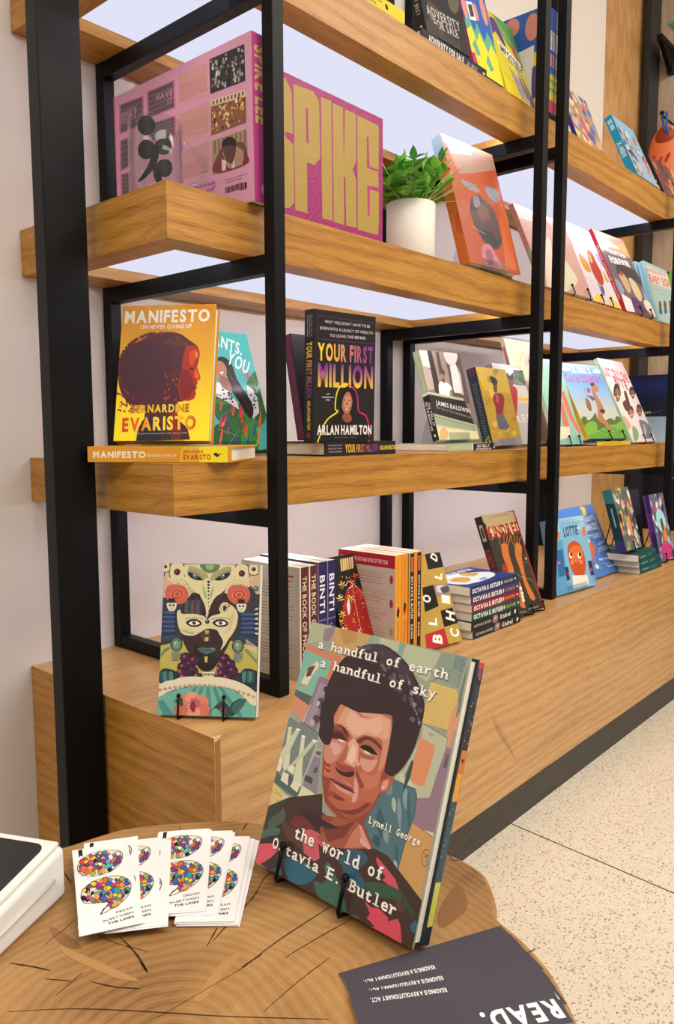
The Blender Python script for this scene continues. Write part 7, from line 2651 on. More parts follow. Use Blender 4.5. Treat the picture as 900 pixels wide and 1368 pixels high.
E e9e4da 171.1 8.7 3.3 4.5
@stk_top
P 24397c 0 0 110 0 110 184 0 184
B dfe4ea 19.8 22.1 66 11 94.6 55.2 88 110.4 55 165.6 22 128.8
B d8a23a 33 36.8 60.5 29.4 72.6 62.6 55 81 37.4 66.2
B d8a23a 55 101.2 81.4 95.7 85.8 125.1 61.6 136.2
B 7fa0c8 22 73.6 33 92 30.8 110.4 19.8 95.7
T e8eef4 92.4 22.1 92.4 66.2 13.2 B|BUTLER
T e8eef4 92.4 73.6 92.4 117.8 13.2 B|WILD SEED
T e8eef4 92.4 125.1 92.4 169.3 13.2 B|BUTLER
@lottie
P 7fb4d4 0 0 189 0 189 178 0 178
P 5f9cc8 35 51 66 51 54 184 -5 177
P a8cde0 65 -7 178 -1 181 13 67 7
T 2c3a6a 75.8 44.5 144.7 44.8 21.82 B|LOTTIE
T 6a8fb0 72.3 7.3 136.2 9.4 4.71 -|NICE TO MEET YOU
B c8501c 81 73 109 59 135 64 152 85 156 113 143 143 114 151 92 138 80 116
E e0702c 118.3 91.1 33.3 20.7
E f4efe8 91.4 91.7 7.7 7.5
E 1c1c24 94.1 89.7 5.1 5.5
E f4efe8 131.3 96.9 8 7.7
E 1c1c24 134.1 94.9 5.3 5.6
E e08a80 91.9 109.6 7 5.1
E e08a80 135.2 113.3 7.3 5.2
P e8e6e0 82 140 154 148 155 172 77 172
P 22305c 54 116 70 117 69 148 54 149
P 22305c 167 115 187 116 189 153 171 154
P c8344a 62 130 70 131 71 138 63 138
P c8344a 173 133 182 134 181 143 172 143
P 6aa4d0 53 148 72 150 74 172 52 171
P 6aa4d0 174 151 195 154 192 171 170 171
L e8eef2 0.8 0 139 31 184 3
L e8eef2 0.8 0 53 33 57 3
L e8eef2 0.8 0 141 31 184 11
L e8eef2 0.8 0 53 31 59 10
L e8eef2 0.8 0 143 31 184 19
L e8eef2 0.8 0 54 29 60 16
L e8eef2 0.8 0 145 31 184 26
L e8eef2 0.8 0 54 28 62 23
L e8eef2 0.8 0 147 32 185 34
L e8eef2 0.8 0 55 26 64 30
B e0702c 169 30 181 32 179 49 166 51
B e0702c 46 32 54 32 52 46 42 47
P 2f6a9c 28 73 59 73 51 135 20 137
E c87aa0 31.6 102.8 8.4 2.3
@super
P 4a7cc4 0 0 235 0 235 197 0 197
E 8ab4e8 252.2 64 2.7 1.7
E 6a9ade 375.6 19.7 3.1 2
E 8ab4e8 367.4 35.6 3 1.9
E e8e4d8 301.6 48.7 2.9 1.8
E 8ab4e8 308.2 101.1 2.8 1.7
E 6a9ade 187.2 26 2.7 1.6
E e8e4d8 270.6 89.2 2.7 1.7
E e8e4d8 345.4 60.4 2.9 1.8
E 6a9ade 251.2 94.5 2.7 1.6
E e8e4d8 177.6 173.4 2.4 1.4
E 8ab4e8 86.7 143.5 2.3 1.3
E 6a9ade 331.4 15.8 3 1.9
E 8ab4e8 100.2 69.6 2.4 1.4
E 8ab4e8 141.9 46.9 2.5 1.5
E e8e4d8 404.3 21.5 3.1 2
E 6a9ade 339.4 59.4 2.9 1.8
E e8e4d8 354 45.9 3 1.9
E e8e4d8 170.8 113.4 2.5 1.5
E 6a9ade 181.2 82.1 2.6 1.5
E e8e4d8 299.3 43.4 2.9 1.8
E e8e4d8 74.3 98.4 2.3 1.3
E 6a9ade 199.9 146.5 2.5 1.4
E e8e4d8 67.5 123.5 2.3 1.3
E 6a9ade 105 93.2 2.4 1.4
E e0c050 262.1 115 2.7 1.6
E e8e4d8 352.2 40.7 3 1.9
E e0c050 187.9 83.7 2.6 1.5
E e8e4d8 137.6 115.6 2.4 1.4
E e8e4d8 217.2 49.7 2.7 1.6
E 8ab4e8 83.5 144 2.3 1.3
E e0c050 289 33.5 2.9 1.8
E e8e4d8 37.7 132.1 2.2 1.2
E 8ab4e8 148.2 134.8 2.4 1.4
E 6a9ade 279.7 24.8 2.9 1.8
E 6a9ade 54.7 131.1 2.2 1.3
E e0c050 282.2 124.8 2.7 1.6
E 6a9ade 285.2 47.5 2.8 1.8
E e0c050 18.4 154.8 2.1 1.2
E 6a9ade 183.9 36.5 2.6 1.6
E e8e4d8 301.9 14.9 2.9 1.8
E e8e4d8 126.1 145.1 2.3 1.3
E e0c050 134.1 176.2 2.3 1.3
E e0c050 136.3 92.5 2.5 1.4
E e0c050 166.7 19.1 2.6 1.6
E e0c050 314.8 27.7 2.9 1.8
E 8ab4e8 92.4 101.8 2.3 1.4
E 8ab4e8 153.8 151.7 2.4 1.4
E e0c050 182.4 168.9 2.4 1.4
E 8ab4e8 85 161.9 2.2 1.2
E e0c050 248.8 44.5 2.8 1.7
E e8e4d8 64.6 137.2 2.2 1.3
E e8e4d8 118.9 89.1 2.4 1.4
E 8ab4e8 81.4 98.2 2.3 1.4
E e0c050 121.6 170.2 2.3 1.3
E e8e4d8 187.4 117.7 2.5 1.5
E 8ab4e8 189.2 106.6 2.5 1.5
E e8e4d8 260.2 124.6 2.7 1.6
E e0c050 126.4 42.9 2.5 1.5
E 6a9ade 64.6 122.1 2.3 1.3
E 8ab4e8 30.9 148.6 2.2 1.2
T f0ece0 152 46.9 221.3 42.2 12.41 -|LIGHTS,
T f0ece0 138.1 69.8 218.2 71.4 17.31 B|SNACKS,
T f0ece0 132.8 86.9 155.3 87.1 6.41 -|the
T f0ece0 158.1 93.7 218.7 94.3 11.46 -|QUEST
T f0ece0 173.8 114.9 218.7 112.6 7.79 -|and the
T f0ece0 164.8 132.6 217.3 131.8 9.78 -|LITTLE SUN
T f0ece0 141.2 155.5 214.8 160 5.29 B|PERRY OWENS
T f0ece0 158.6 167.2 204.1 169.4 1.93 n|illustrated by
T f0ece0 176.7 178.9 233.2 181.5 4.45 B|TILLY ROSE
B e2b84a 106 72 122 74 120 101 120 119 105 121 96 98
B f0e8d8 110 92 130 90 129 109 110 111
B d86a3c 117 104 144 104 137 129 116 141 116 158 108 154 107 132
B e8d8c0 113 161 126 170 112 175 102 168
B e2b84a 151 2 180 7 172 26 147 32 155 15
B a86a4a 109 45 122 52 118 70 101 72
L e8d890 1.2 1 149 108 157 132 151 142
@X2
P 5c6660 0 0 124 0 124 170 0 170
C 8a8a80,c8c4b0,3a4a48,d8a04a,e07a5c,b8c0a8,2c2c34,e6ded0,9a5a5c,7a9a5c 70 11 2.5 3.4 121.2 167.1 4.9 16.1
T 3f5550 19.8 27.3 108.9 27.3 18.76 -|BEFORE
B e8875a 59 75 74 68 82 99 72 136 59 119
B 5c3a34 59 58 74 55 77 75 64 82
@X2_spine
P 2a7a72 0 0 41 0 34.2 25 0 25
P 123638 41 0 143.6 0 136.8 25 34.2 25
P 3a2c6a 143.6 0 171 0 171 25 136.8 25
P 7fb4a8 51.3 10 102.6 10 102.6 14 51.3 14
@X3
P 6a6478 0 0 124 0 124 200 0 200
C a9a4b0,d0c8cc,5a2c6a,3a2c5c,8fd0d8,c84a8a,e0902c,2c2440,e8e0e4 60 13 2.5 4 121.9 196.4 5 16.2
B 9fdfe4 30 60 75 48 104 80 87 112 37 108
B d8883a 60 100 82 92 97 140 77 160 62 140
B c8407c 25 156 75 144 112 168 100 196 30 192
B 6a4038 57 80 75 76 75 108 62 112
@X3_spine
P 3a1f5c 0 0 196 0 196 30 0 30
P 5c2a7c 58.8 0 117.6 0 98 30 39.2 30
P 7a4a9c 0 13.2 196 13.2 196 15.6 0 15.6
P b8a8c8 11.8 18 78.4 18 78.4 21.6 11.8 21.6
@X4
P 2c2a3c 0 0 120 0 120 206 0 206
L 8a8798 0.8 0 12 62 83 62
L 8a8798 0.8 0 12 70 84 70
L 8a8798 0.8 0 12 78 96 78
L 8a8798 0.8 0 12 87 92 87
L 8a8798 0.8 0 12 95 88 95
L 8a8798 0.8 0 12 103 90 103
L 8a8798 0.8 0 12 112 79 112
L 8a8798 0.8 0 12 120 86 120
L 8a8798 0.8 0 12 128 87 128
L 8a8798 0.8 0 12 136 92 136
L 8a8798 0.8 0 12 144 85 144
L 8a8798 0.8 0 12 153 95 153
L 8a8798 0.8 0 12 161 96 161
L 8a8798 0.8 0 12 169 89 169
L 8a8798 0.8 0 12 178 86 178
L 8a8798 0.8 0 12 186 95 186
@sstack_spine
P 1c4a48 0 0 168 0 168 18 0 18
P 5a9a8a 16.8 6.1 67.2 6.1 67.2 10.4 16.8 10.4
P 2a6a62 84 3.6 134.4 4.7 117.6 14.4 84 12.6
@yellow_spine
P d8c020 0 0 150 0 150 22 0 22
T 2c2810 -30 9.7 126 9.7 4.84 -|HOW TO STAY YOUNG
T 2c2810 12 17.6 114 17.6 3.96 -|THE TINY MANUAL
B 1c1a10 135 8.8 141 6.6 144 13.6 138 14.5
@nas_lying_spine
P dcb62c 0 0 231 0 231 11 0 11
P b08a1c 34.6 4.4 161.7 4.4 161.7 6.6 34.6 6.6
@bookmark
P f1efee 0 0 55.5 0 55.5 152 0 152
P 1e1d24 4.8 1.7 8.9 1.1 8.9 17 6.8 14.2 4.9 17.6
B e8d8c0 2.6 39.7 4.9 27.3 12.2 16.2 25.1 12 37.8 14.1 46.4 18.6 48.3 29.5 44.9 43.3 35.9 54.4 24.6 59.1 13.9 57.5 5.8 50.3
B 1c1c22 5 46.6 8.4 40.9 12 48.5 7.4 55
P f0ece4 5.3 46.7 8.4 41.6 11.7 48.3 7.4 54.3
B 1c1c22 25.6 50.8 29.2 46.3 32 51.7 28.6 56.2
B f0ece4 26 50.9 29.2 47 31.6 51.5 28.6 55.5
B 1c1c22 21.4 48.2 26 42 29.7 52.4 24.7 58.3
B e89a5c 21.8 48.3 26 42.7 29.4 52.2 24.8 57.6
B 1c1c22 3.9 35.7 7.9 28.7 10.6 38.5 6.8 43.9
P 3c5fb0 4.3 35.8 7.8 29.4 10.2 38.4 6.9 43.2
B 1c1c22 11.9 36 16.5 31.9 19.6 39.4 15.7 43.5
B c83a8a 12.3 36.1 16.5 32.7 19.2 39.3 15.8 42.8
B 1c1c22 32.4 37.7 35.8 33.4 37.7 38.8 34.5 42.5
B c83a8a 32.8 37.8 35.7 34.1 37.3 38.7 34.6 41.8
B 1c1c22 9.1 31.1 13.3 24.9 17.8 33.4 13.1 41.2
P 7a3a7a 9.5 31.2 13.3 25.6 17.4 33.2 13.1 40.5
B 1c1c22 15 36 19.1 31.1 22.8 38.9 18.3 44.4
B 3c5fb0 15.4 36.2 19.1 31.8 22.5 38.7 18.3 43.7
B 1c1c22 28.7 40.4 31.4 36.1 32.7 42.6 30 45.8
B 1c1c22 29.1 40.5 31.4 36.8 32.3 42.5 30 45.1
B 1c1c22 21 25.2 23.8 21.4 26.1 28.1 23.3 31.2
P 5ab0b8 21.4 25.3 23.7 22.2 25.7 28 23.3 30.5
B 1c1c22 19.4 35.5 23.1 30 25.4 36.8 21.8 41.2
B 8fc04a 19.8 35.6 23 30.7 25 36.7 21.8 40.5
B 1c1c22 29.2 33.4 32.2 29.6 35.3 37 31.7 40.6
B 5ab0b8 29.6 33.5 32.2 30.3 34.9 36.9 31.7 39.9
B 1c1c22 24.7 19.1 29.7 13.3 32.9 21.1 28.9 27.5
P 3c5fb0 25.1 19.3 29.6 14.1 32.6 21 29 26.8
B 1c1c22 18.8 23.1 21.6 19.7 23.6 23.7 20.7 27.3
B c83a8a 19.2 23.2 21.6 20.4 23.2 23.6 20.8 26.6
B 1c1c22 13.7 52.5 17.2 46 20 53.3 17.2 58.3
B 8fc04a 14.1 52.6 17.2 46.7 19.6 53.2 17.2 57.6
B 1c1c22 14.6 22.3 19.3 16.9 22.5 23.5 17.8 28.6
P e8c83a 14.9 22.4 19.2 17.6 22.1 23.4 17.8 27.8
B 1c1c22 36.5 31.9 40.6 28.1 42.9 34.1 39.9 39.9
B e06a2c 36.9 32 40.5 28.8 42.6 33.9 40 39.1
B 1c1c22 10.7 43.3 13.7 40 15 44.7 12.8 47.6
B e89a5c 11 43.4 13.7 40.7 14.7 44.5 12.9 46.9
B 1c1c22 18.5 28.8 20.7 25.8 22.7 30.7 20.6 33.9
P 1c1c22 18.9 28.9 20.6 26.5 22.3 30.5 20.7 33.2
B 1c1c22 30.1 24.9 33 20.9 36.6 27.7 32.7 32.8
B 3c5fb0 30.4 25 32.9 21.7 36.2 27.6 32.7 32
B 1c1c22 26.1 41.2 28 37.6 30.3 42.4 28 46.5
B 8fc04a 26.4 41.3 28 38.3 29.9 42.2 28 45.8
B 1c1c22 21.3 54 23.4 49.3 25.5 55.5 23.7 58.9
P 8fc04a 21.7 54.1 23.4 50 25.1 55.3 23.8 58.3
B 1c1c22 12.1 41.6 16 36.6 19.8 45.7 15.8 50.9
B e89a5c 12.5 41.7 15.9 37.3 19.4 45.5 15.9 50.2
B 1c1c22 31.9 22.1 35.1 17.8 37 24.5 34.4 28.4
B c83a8a 32.3 22.3 35 18.5 36.6 24.4 34.5 27.7
B 1c1c22 37.8 24.4 42 20.4 44.3 26.1 40.8 29.6
P 2f9aa0 38.1 24.5 41.9 21.1 43.9 26 40.9 28.9
B 1c1c22 21.5 43.1 24.6 38.4 27.4 44.3 24.1 49.1
B 7a3a7a 21.9 43.3 24.6 39.1 27 44.2 24.2 48.4
B 1c1c22 41.5 29.6 45 24.1 47.3 33.1 44.2 37.4
B 7a3a7a 41.9 29.8 44.9 24.8 46.9 33 44.2 36.7
B 1c1c22 21.9 30.2 25.6 23.1 28.5 31.2 24.5 35.7
P 7a3a7a 22.2 30.4 25.6 23.8 28.1 31 24.6 35
B 1c1c22 20.7 17.7 23.8 13.6 25.8 18.6 22.4 22.2
B 3c5fb0 21 17.8 23.7 14.3 25.5 18.4 22.5 21.5
B 1c1c22 8.3 22 11.3 18.9 13.8 25.4 10 28.9
B d23a4a 8.6 22.1 11.3 19.6 13.5 25.3 10.1 28.1
B 1c1c22 25.9 26.7 28.7 21.9 31.8 28.5 28.3 34.1
P e89a5c 26.3 26.9 28.7 22.7 31.5 28.3 28.3 33.4
B 1c1c22 19.9 43.5 22.6 38.8 24.4 45 22.4 48.8
B 7a3a7a 20.3 43.6 22.6 39.5 24.1 44.9 22.5 48.1
B 1c1c22 3.5 43.1 5.8 39.5 7.5 43.9 5.3 46.3
B c83a8a 3.9 43.2 5.7 40.2 7.1 43.8 5.4 45.6
B 1c1c22 36.7 42.2 39.5 37.3 42.2 44.5 38.8 47.9
P 3c5fb0 37 42.4 39.5 38 41.9 44.3 38.8 47.2
B 1c1c22 12.3 20.1 14.8 16.1 16.9 20.4 14.8 24.3
B e8c83a 12.6 20.3 14.8 16.8 16.6 20.2 14.8 23.6
B 1c1c22 15.6 46.1 18.2 42.9 20.5 47.5 17.6 50.4
B d23a4a 16 46.3 18.2 43.6 20.1 47.4 17.6 49.7
B 1c1c22 24 14.1 25.9 11.1 28.8 17.6 25.6 19.9
P e8c83a 24.4 14.3 25.9 11.8 28.4 17.5 25.7 19.1
B 1c1c22 4.6 25.9 8.7 20 12 29.1 8.2 34
B d23a4a 5 26 8.7 20.8 11.7 29 8.2 33.2
B 1c1c22 28.7 44.9 33.8 38.3 37.1 48.7 32.3 52.8
B 5ab0b8 29 45 33.7 39.1 36.8 48.6 32.3 52.1
B 1c1c22 31 50.8 34.5 47.5 36.5 52.6 33 57.3
P 1c1c22 31.4 50.9 34.5 48.2 36.1 52.5 33 56.6
B 1c1c22 33.8 27.2 36.3 21.5 39.1 28.2 36.3 33.1
B f0ece4 34.1 27.3 36.2 22.3 38.7 28.1 36.3 32.4
B 1c1c22 22.5 36.4 25 34.1 27.5 38.5 25 42.6
B f0ece4 22.8 36.5 24.9 34.8 27.1 38.4 25.1 41.9
B 1c1c22 39 38.4 43.4 32 46.2 41.2 41.8 44.2
P 7a3a7a 39.4 38.6 43.4 32.7 45.8 41 41.9 43.5
B 1c1c22 25.7 31.6 29.5 28.4 31.5 34.9 28.6 38.9
B 7a3a7a 26 31.8 29.4 29.1 31.1 34.7 28.7 38.2
B 1c1c22 7.9 46.7 11.6 41.8 15.1 49.9 11 54.1
B e06a2c 8.3 46.8 11.5 42.5 14.8 49.8 11.1 53.4
B 1c1c22 34.8 49.3 37 45.8 39.2 49.9 36.9 53.1
P f0ece4 35.2 49.5 36.9 46.5 38.9 49.8 37 52.4
B 1c1c22 13.4 31.1 16.5 26.3 19.7 34 16.2 37.4
B c83a8a 13.8 31.2 16.5 27 19.3 33.9 16.2 36.7
B 1c1c22 28.9 16.5 31.7 11.5 34.1 16.4 31.1 20.4
B 2f9aa0 29.3 16.6 31.7 12.2 33.7 16.3 31.2 19.6
B 1c1c22 41 22.3 45 18.9 47 25.4 43.5 29.2
P f0ece4 41.4 22.5 45 19.6 46.6 25.3 43.5 28.5
B 1c1c22 14.7 17.8 16.9 13.8 20 19.1 16.3 23.3
B c83a8a 15.1 17.9 16.8 14.6 19.6 18.9 16.3 22.6
B 1c1c22 4.9 40.7 8.6 34.9 11.9 43.9 7.9 49.8
B e06a2c 5.3 40.8 8.6 35.6 11.6 43.8 7.9 49.1
B 1c1c22 8.5 27.9 12.2 23.4 14.7 28.6 11 32.8
P e8c83a 8.8 28.1 12.2 24.1 14.3 28.5 11 32.1
L 1c1a20 0.7 2 2.6 39.7 4.9 27.3 12.2 16.2 25.1 12 37.8 14.1 46.4 18.6 48.3 29.5 44.9 43.3 35.9 54.4 24.6 59.1 13.9 57.5 5.8 50.3
B e8d8c0 4.2 89.6 6.4 79.7 14.5 69.5 26.6 64.9 39.8 66.3 48.7 75.3 51.1 87.5 47.9 101.5 41.7 111.8 33.1 118.8 24.9 123.7 19.7 126.1 24.2 117.5 29.9 109.5 20.4 107 9.2 104.3 5 98.3
B 1c1c22 32.3 85.7 35.6 81.4 38.4 88.2 35.4 93.2
P c83a8a 32.7 85.8 35.6 82 38.1 88 35.5 92.6
B 1c1c22 40.2 92.1 45.2 88.5 47.7 94.6 43.6 99.1
B c83a8a 40.6 92.3 45.2 89.1 47.4 94.5 43.6 98.5
B 1c1c22 36.4 89.6 41.6 84.5 44.5 93.2 40 99.6
B c83a8a 36.8 89.7 41.5 85.2 44.1 93.1 40.1 99
B 1c1c22 33.8 103.7 37.4 98.8 39.7 105.3 36.5 108.7
P 2f9aa0 34.2 103.9 37.4 99.5 39.3 105.2 36.6 108.1
B 1c1c22 16.2 72.8 19.5 67.7 22.5 75.6 18.9 79.3
B d23a4a 16.6 72.9 19.4 68.4 22.2 75.5 18.9 78.7
B 1c1c22 26.9 115.1 30.1 112.9 31.8 117.3 29.2 120.2
B c83a8a 27.3 115.2 30.1 113.5 31.5 117.2 29.2 119.6
B 1c1c22 23.9 75.9 27.3 71.1 29.7 78.9 26.4 83.3
P e8c83a 24.3 76.1 27.2 71.7 29.3 78.8 26.4 82.7
B 1c1c22 36.7 108.1 39.8 105.9 41.7 109.7 39 112.8
B e06a2c 37 108.2 39.7 106.5 41.4 109.6 39 112.2
B 1c1c22 11.4 92.5 14 87.6 17.1 94.8 13.7 97.9
B 5ab0b8 11.8 92.7 14 88.2 16.7 94.6 13.7 97.3
B 1c1c22 6.4 79.7 10.6 76 12.9 81.9 10 87.8
P 1c1c22 6.8 79.8 10.6 76.6 12.5 81.7 10 87.2
B 1c1c22 7.1 96.6 9.3 93.3 11.9 98.1 9.4 101.8
B 1c1c22 7.5 96.7 9.3 94 11.6 97.9 9.5 101.2
B 1c1c22 20.2 93 23.7 89.1 26.5 96.3 22.4 100.5
B 5ab0b8 20.5 93.1 23.6 89.7 26.2 96.1 22.5 99.9
B 1c1c22 9.4 85.2 11.8 81.7 12.9 85.5 10.7 88.7
P e89a5c 9.8 85.3 11.7 82.4 12.5 85.3 10.8 88.1
B 1c1c22 21.8 82.5 24.1 78.9 26.2 85.4 23.7 88.4
B 7a3a7a 22.2 82.6 24.1 79.6 25.9 85.2 23.7 87.8
B 1c1c22 24.5 95.3 27.9 91.2 30.3 96.4 27.2 100.5
B 7a3a7a 24.9 95.4 27.8 91.8 30 96.3 27.3 99.8
B 1c1c22 11.3 99.7 14.3 96.4 16.5 101.2 14.1 104.7
P e06a2c 11.6 99.8 14.3 97 16.2 101 14.1 104.1
B 1c1c22 29.9 93.2 32.3 89.2 34.3 94 31.8 98.7
B e89a5c 30.2 93.3 32.3 89.8 33.9 93.9 31.9 98.1
B 1c1c22 9.7 74.6 12.6 71.3 14.5 77.5 11.8 80.4
B 7a3a7a 10.1 74.7 12.6 71.9 14.2 77.4 11.9 79.8
B 1c1c22 39.2 88 43.1 82.6 45.3 90.3 42 94.5
P e8c83a 39.5 88.2 43 83.3 45 90.1 42.1 93.9
B 1c1c22 12.8 89.3 14.8 84.7 17.1 89.9 14.6 92.5
B 1c1c22 13.1 89.5 14.8 85.3 16.8 89.8 14.6 91.9
B 1c1c22 17.2 92.2 21.3 86.7 23.9 94.9 19.9 101.1
B 1c1c22 17.5 92.4 21.3 87.3 23.5 94.8 19.9 100.5
B 1c1c22 21.7 119.6 23.8 117.6 26 122.5 24.1 125.1
P f0ece4 22 119.8 23.8 118.2 25.7 122.3 24.1 124.5
B 1c1c22 27.8 99.5 31 96 33.9 102.4 30.4 104.7
B 8fc04a 28.2 99.6 30.9 96.6 33.6 102.3 30.5 104.1
B 1c1c22 14 81.4 16.2 78 18.7 82.1 15.6 86.5
B f0ece4 14.3 81.5 16.2 78.7 18.3 82 15.6 85.8
B 1c1c22 28.8 71.5 32.3 67.3 35.7 73.2 32.1 77.9
P 5ab0b8 29.1 71.7 32.3 67.9 35.3 73.1 32.2 77.2
B 1c1c22 22.8 88.4 25.9 86 28.4 91.5 25.3 94.2
B 2f9aa0 23.1 88.6 25.9 86.6 28 91.4 25.3 93.6
B 1c1c22 34 80.9 36.1 76.9 37.7 82 35.7 83.5
B e8c83a 34.4 81 36 77.6 37.4 81.9 35.7 82.8
B 1c1c22 37.7 101.5 41.6 98.9 44 103.8 40.6 107.6
P 3c5fb0 38.1 101.6 41.5 99.5 43.7 103.7 40.6 107
B 1c1c22 30.3 87.5 33.9 81.7 36.6 89.1 33.3 92.6
B 3c5fb0 30.6 87.6 33.8 82.3 36.3 89 33.3 92
B 1c1c22 13.9 93.5 16.4 89.5 18.9 95.6 16.4 98.8
B f0ece4 14.2 93.6 16.4 90.2 18.5 95.5 16.5 98.2
B 1c1c22 26.5 106.4 30 103.1 32.9 109 29.6 112.7
P d23a4a 26.8 106.5 29.9 103.7 32.6 108.8 29.6 112.1
B 1c1c22 31 103.9 33.7 100.2 35.1 105.2 32.6 108.1
B d23a4a 31.4 104 33.7 100.8 34.8 105.1 32.7 107.5
B 1c1c22 17.1 88.2 20.3 86.2 22.3 91.1 19.6 93.7
B 5ab0b8 17.5 88.3 20.2 86.8 22 91 19.7 93.1
B 1c1c22 16.4 100.7 19.2 97.4 21.2 102.9 18.8 106.4
P e06a2c 16.8 100.8 19.2 98 20.9 102.8 18.9 105.8
B 1c1c22 20.3 75.1 22.5 70.4 25.1 75.6 22.6 79.4
B c83a8a 20.6 75.3 22.5 71.1 24.7 75.4 22.6 78.8
B 1c1c22 12.8 73.3 14.9 70.7 16.4 75.3 14 77.9
B d23a4a 13.1 73.4 14.9 71.4 16.1 75.2 14 77.2
B 1c1c22 44.9 93.6 47.9 89.4 50.1 96.1 47.4 99.4
P 2f9aa0 45.3 93.7 47.8 90.1 49.7 96 47.5 98.8
B 1c1c22 39.9 78.9 42.5 75.3 43.7 80.2 41.2 81.7
B 3c5fb0 40.2 79.1 42.5 75.9 43.3 80.1 41.3 81.1
B 1c1c22 25.1 81 28.3 76.6 31.5 82.7 27.4 87.4
B 8fc04a 25.5 81.2 28.2 77.3 31.1 82.5 27.4 86.8
B 1c1c22 39.2 96.9 42.9 91.6 45.8 98.5 41.8 103.7
P 5ab0b8 39.6 97 42.8 92.3 45.5 98.4 41.8 103.1
B 1c1c22 35.6 94.8 39.4 89.7 41.2 96.6 38.5 100.4
B 7a3a7a 35.9 94.9 39.3 90.3 40.9 96.5 38.5 99.7
B 1c1c22 30.8 108.7 34.1 104.8 36.3 110.1 33 113.5
B 2f9aa0 31.2 108.9 34 105.4 36 110 33.1 112.9
B 1c1c22 35.9 77 39.8 72.9 43.2 80.3 38.4 83.7
P d23a4a 36.2 77.1 39.7 73.6 42.8 80.2 38.4 83.1
B 1c1c22 43.9 82.2 47.8 78.1 50.5 84.9 46.8 88.5
B 3c5fb0 44.2 82.3 47.8 78.7 50.1 84.7 46.9 87.9
B 1c1c22 27.3 78.5 31.7 73.2 35.3 81.5 31.1 86.1
B 2f9aa0 27.7 78.6 31.7 73.9 34.9 81.4 31.1 85.5
B 1c1c22 23.9 69.8 28.2 63.9 31.8 71.4 26.6 77.2
P e06a2c 24.2 70 28.1 64.6 31.4 71.3 26.6 76.5
B 1c1c22 18.1 79.6 21.5 76.3 24 81.9 20.5 85.8
B 7a3a7a 18.4 79.8 21.4 76.9 23.6 81.8 20.5 85.1
B 1c1c22 32.8 97.7 35.6 94.9 37.4 99.9 34.4 102.9
B e8c83a 33.2 97.8 35.5 95.6 37.1 99.7 34.4 102.3
B 1c1c22 22.8 98.5 27.1 95.4 30.6 101.4 26.2 107.4
P e89a5c 23.2 98.6 27.1 96 30.3 101.3 26.2 106.8
B 1c1c22 36.5 83.2 39.5 78.3 42.6 86.5 38.6 88.9
B e06a2c 36.9 83.3 39.5 78.9 42.3 86.4 38.7 88.3
B 1c1c22 29.7 114.2 31.9 112.1 34.6 116.3 31.9 121
B e8c83a 30.1 114.3 31.9 112.7 34.3 116.1 32 120.4
B 1c1c22 37.3 97.9 40.6 94.8 42.7 99.9 39.9 104.2
P c83a8a 37.7 98 40.5 95.4 42.4 99.8 39.9 103.6
B 1c1c22 27.7 93 29.5 90.4 31.3 93.4 29.6 96.2
B 3c5fb0 28 93.2 29.4 91 31 93.3 29.7 95.6
B 1c1c22 31.8 93.1 34.9 89.4 36.4 93.7 33.9 96.8
B 3c5fb0 32.1 93.3 34.8 90 36 93.6 33.9 96.2
B 1c1c22 39.1 83.6 42.9 79.1 46 85.1 42.2 89.3
P e89a5c 39.4 83.7 42.9 79.7 45.6 85 42.2 88.7
B 1c1c22 20.9 104.2 22.8 101.1 24.6 105.3 22.7 108.1
B e8c83a 21.2 104.3 22.8 101.7 24.2 105.2 22.8 107.5
B 1c1c22 24.6 117.9 27.5 114.4 29.1 118.8 26.7 121.6
B e89a5c 25 118.1 27.4 115 28.8 118.6 26.7 121
B 1c1c22 40.6 73.2 43.8 69.5 46.2 75.9 42.9 79.1
P 8fc04a 41 73.3 43.8 70.2 45.8 75.8 43 78.4
B 1c1c22 21.8 69.7 23.7 67.6 25.4 72.5 23.3 74.6
B e89a5c 22.1 69.9 23.6 68.3 25.1 72.3 23.3 73.9
B 1c1c22 33.4 75.1 36.2 71.5 38.1 76.6 35.9 79.7
B f0ece4 33.8 75.2 36.2 72.1 37.7 76.5 36 79
B 1c1c22 30.7 79.8 34.1 76 36.4 82 33.7 84.3
P c83a8a 31.1 79.9 34.1 76.7 36 81.9 33.7 83.7
B 1c1c22 7.6 93 10.6 90.4 12.6 94.8 10.3 98.9
B c83a8a 8 93.1 10.6 91 12.3 94.7 10.3 98.3
B 1c1c22 35.3 108.1 37.2 106.1 38.8 109.5 36.2 112.4
B 5ab0b8 35.6 108.2 37.2 106.7 38.5 109.3 36.2 111.8
B 1c1c22 36.4 72.6 38.6 70.4 40.1 74.5 37.4 77.7
P 3c5fb0 36.8 72.8 38.6 71 39.7 74.4 37.4 77
B 1c1c22 33.9 91.5 38 85.8 41.1 93.2 37 98.3
B 2f9aa0 34.2 91.7 37.9 86.5 40.8 93.1 37 97.7
B 1c1c22 13.9 102.5 16.1 100.7 17.4 104.4 15.3 106.9
B 2f9aa0 14.2 102.6 16.1 101.4 17 104.3 15.4 106.3
B 1c1c22 14.8 76.3 16.3 73.8 18.4 78.1 15.8 80.4
P 8fc04a 15.1 76.4 16.3 74.5 18 78 15.8 79.8
B 1c1c22 15.5 93.9 18.8 89.7 21.3 97.1 18.1 101.1
B e89a5c 15.9 94 18.7 90.3 21 96.9 18.1 100.5
B 1c1c22 27.4 76 30.5 71.6 33.2 77.5 29.6 82.1
B 3c5fb0 27.8 76.1 30.4 72.2 32.8 77.3 29.7 81.4
B 1c1c22 13.4 71.2 16.9 67.1 20.1 73.2 16.6 79
P e8c83a 13.7 71.3 16.8 67.8 19.7 73 16.7 78.3
B 1c1c22 36.7 101 39.7 98.6 41.2 102.8 38.4 106.8
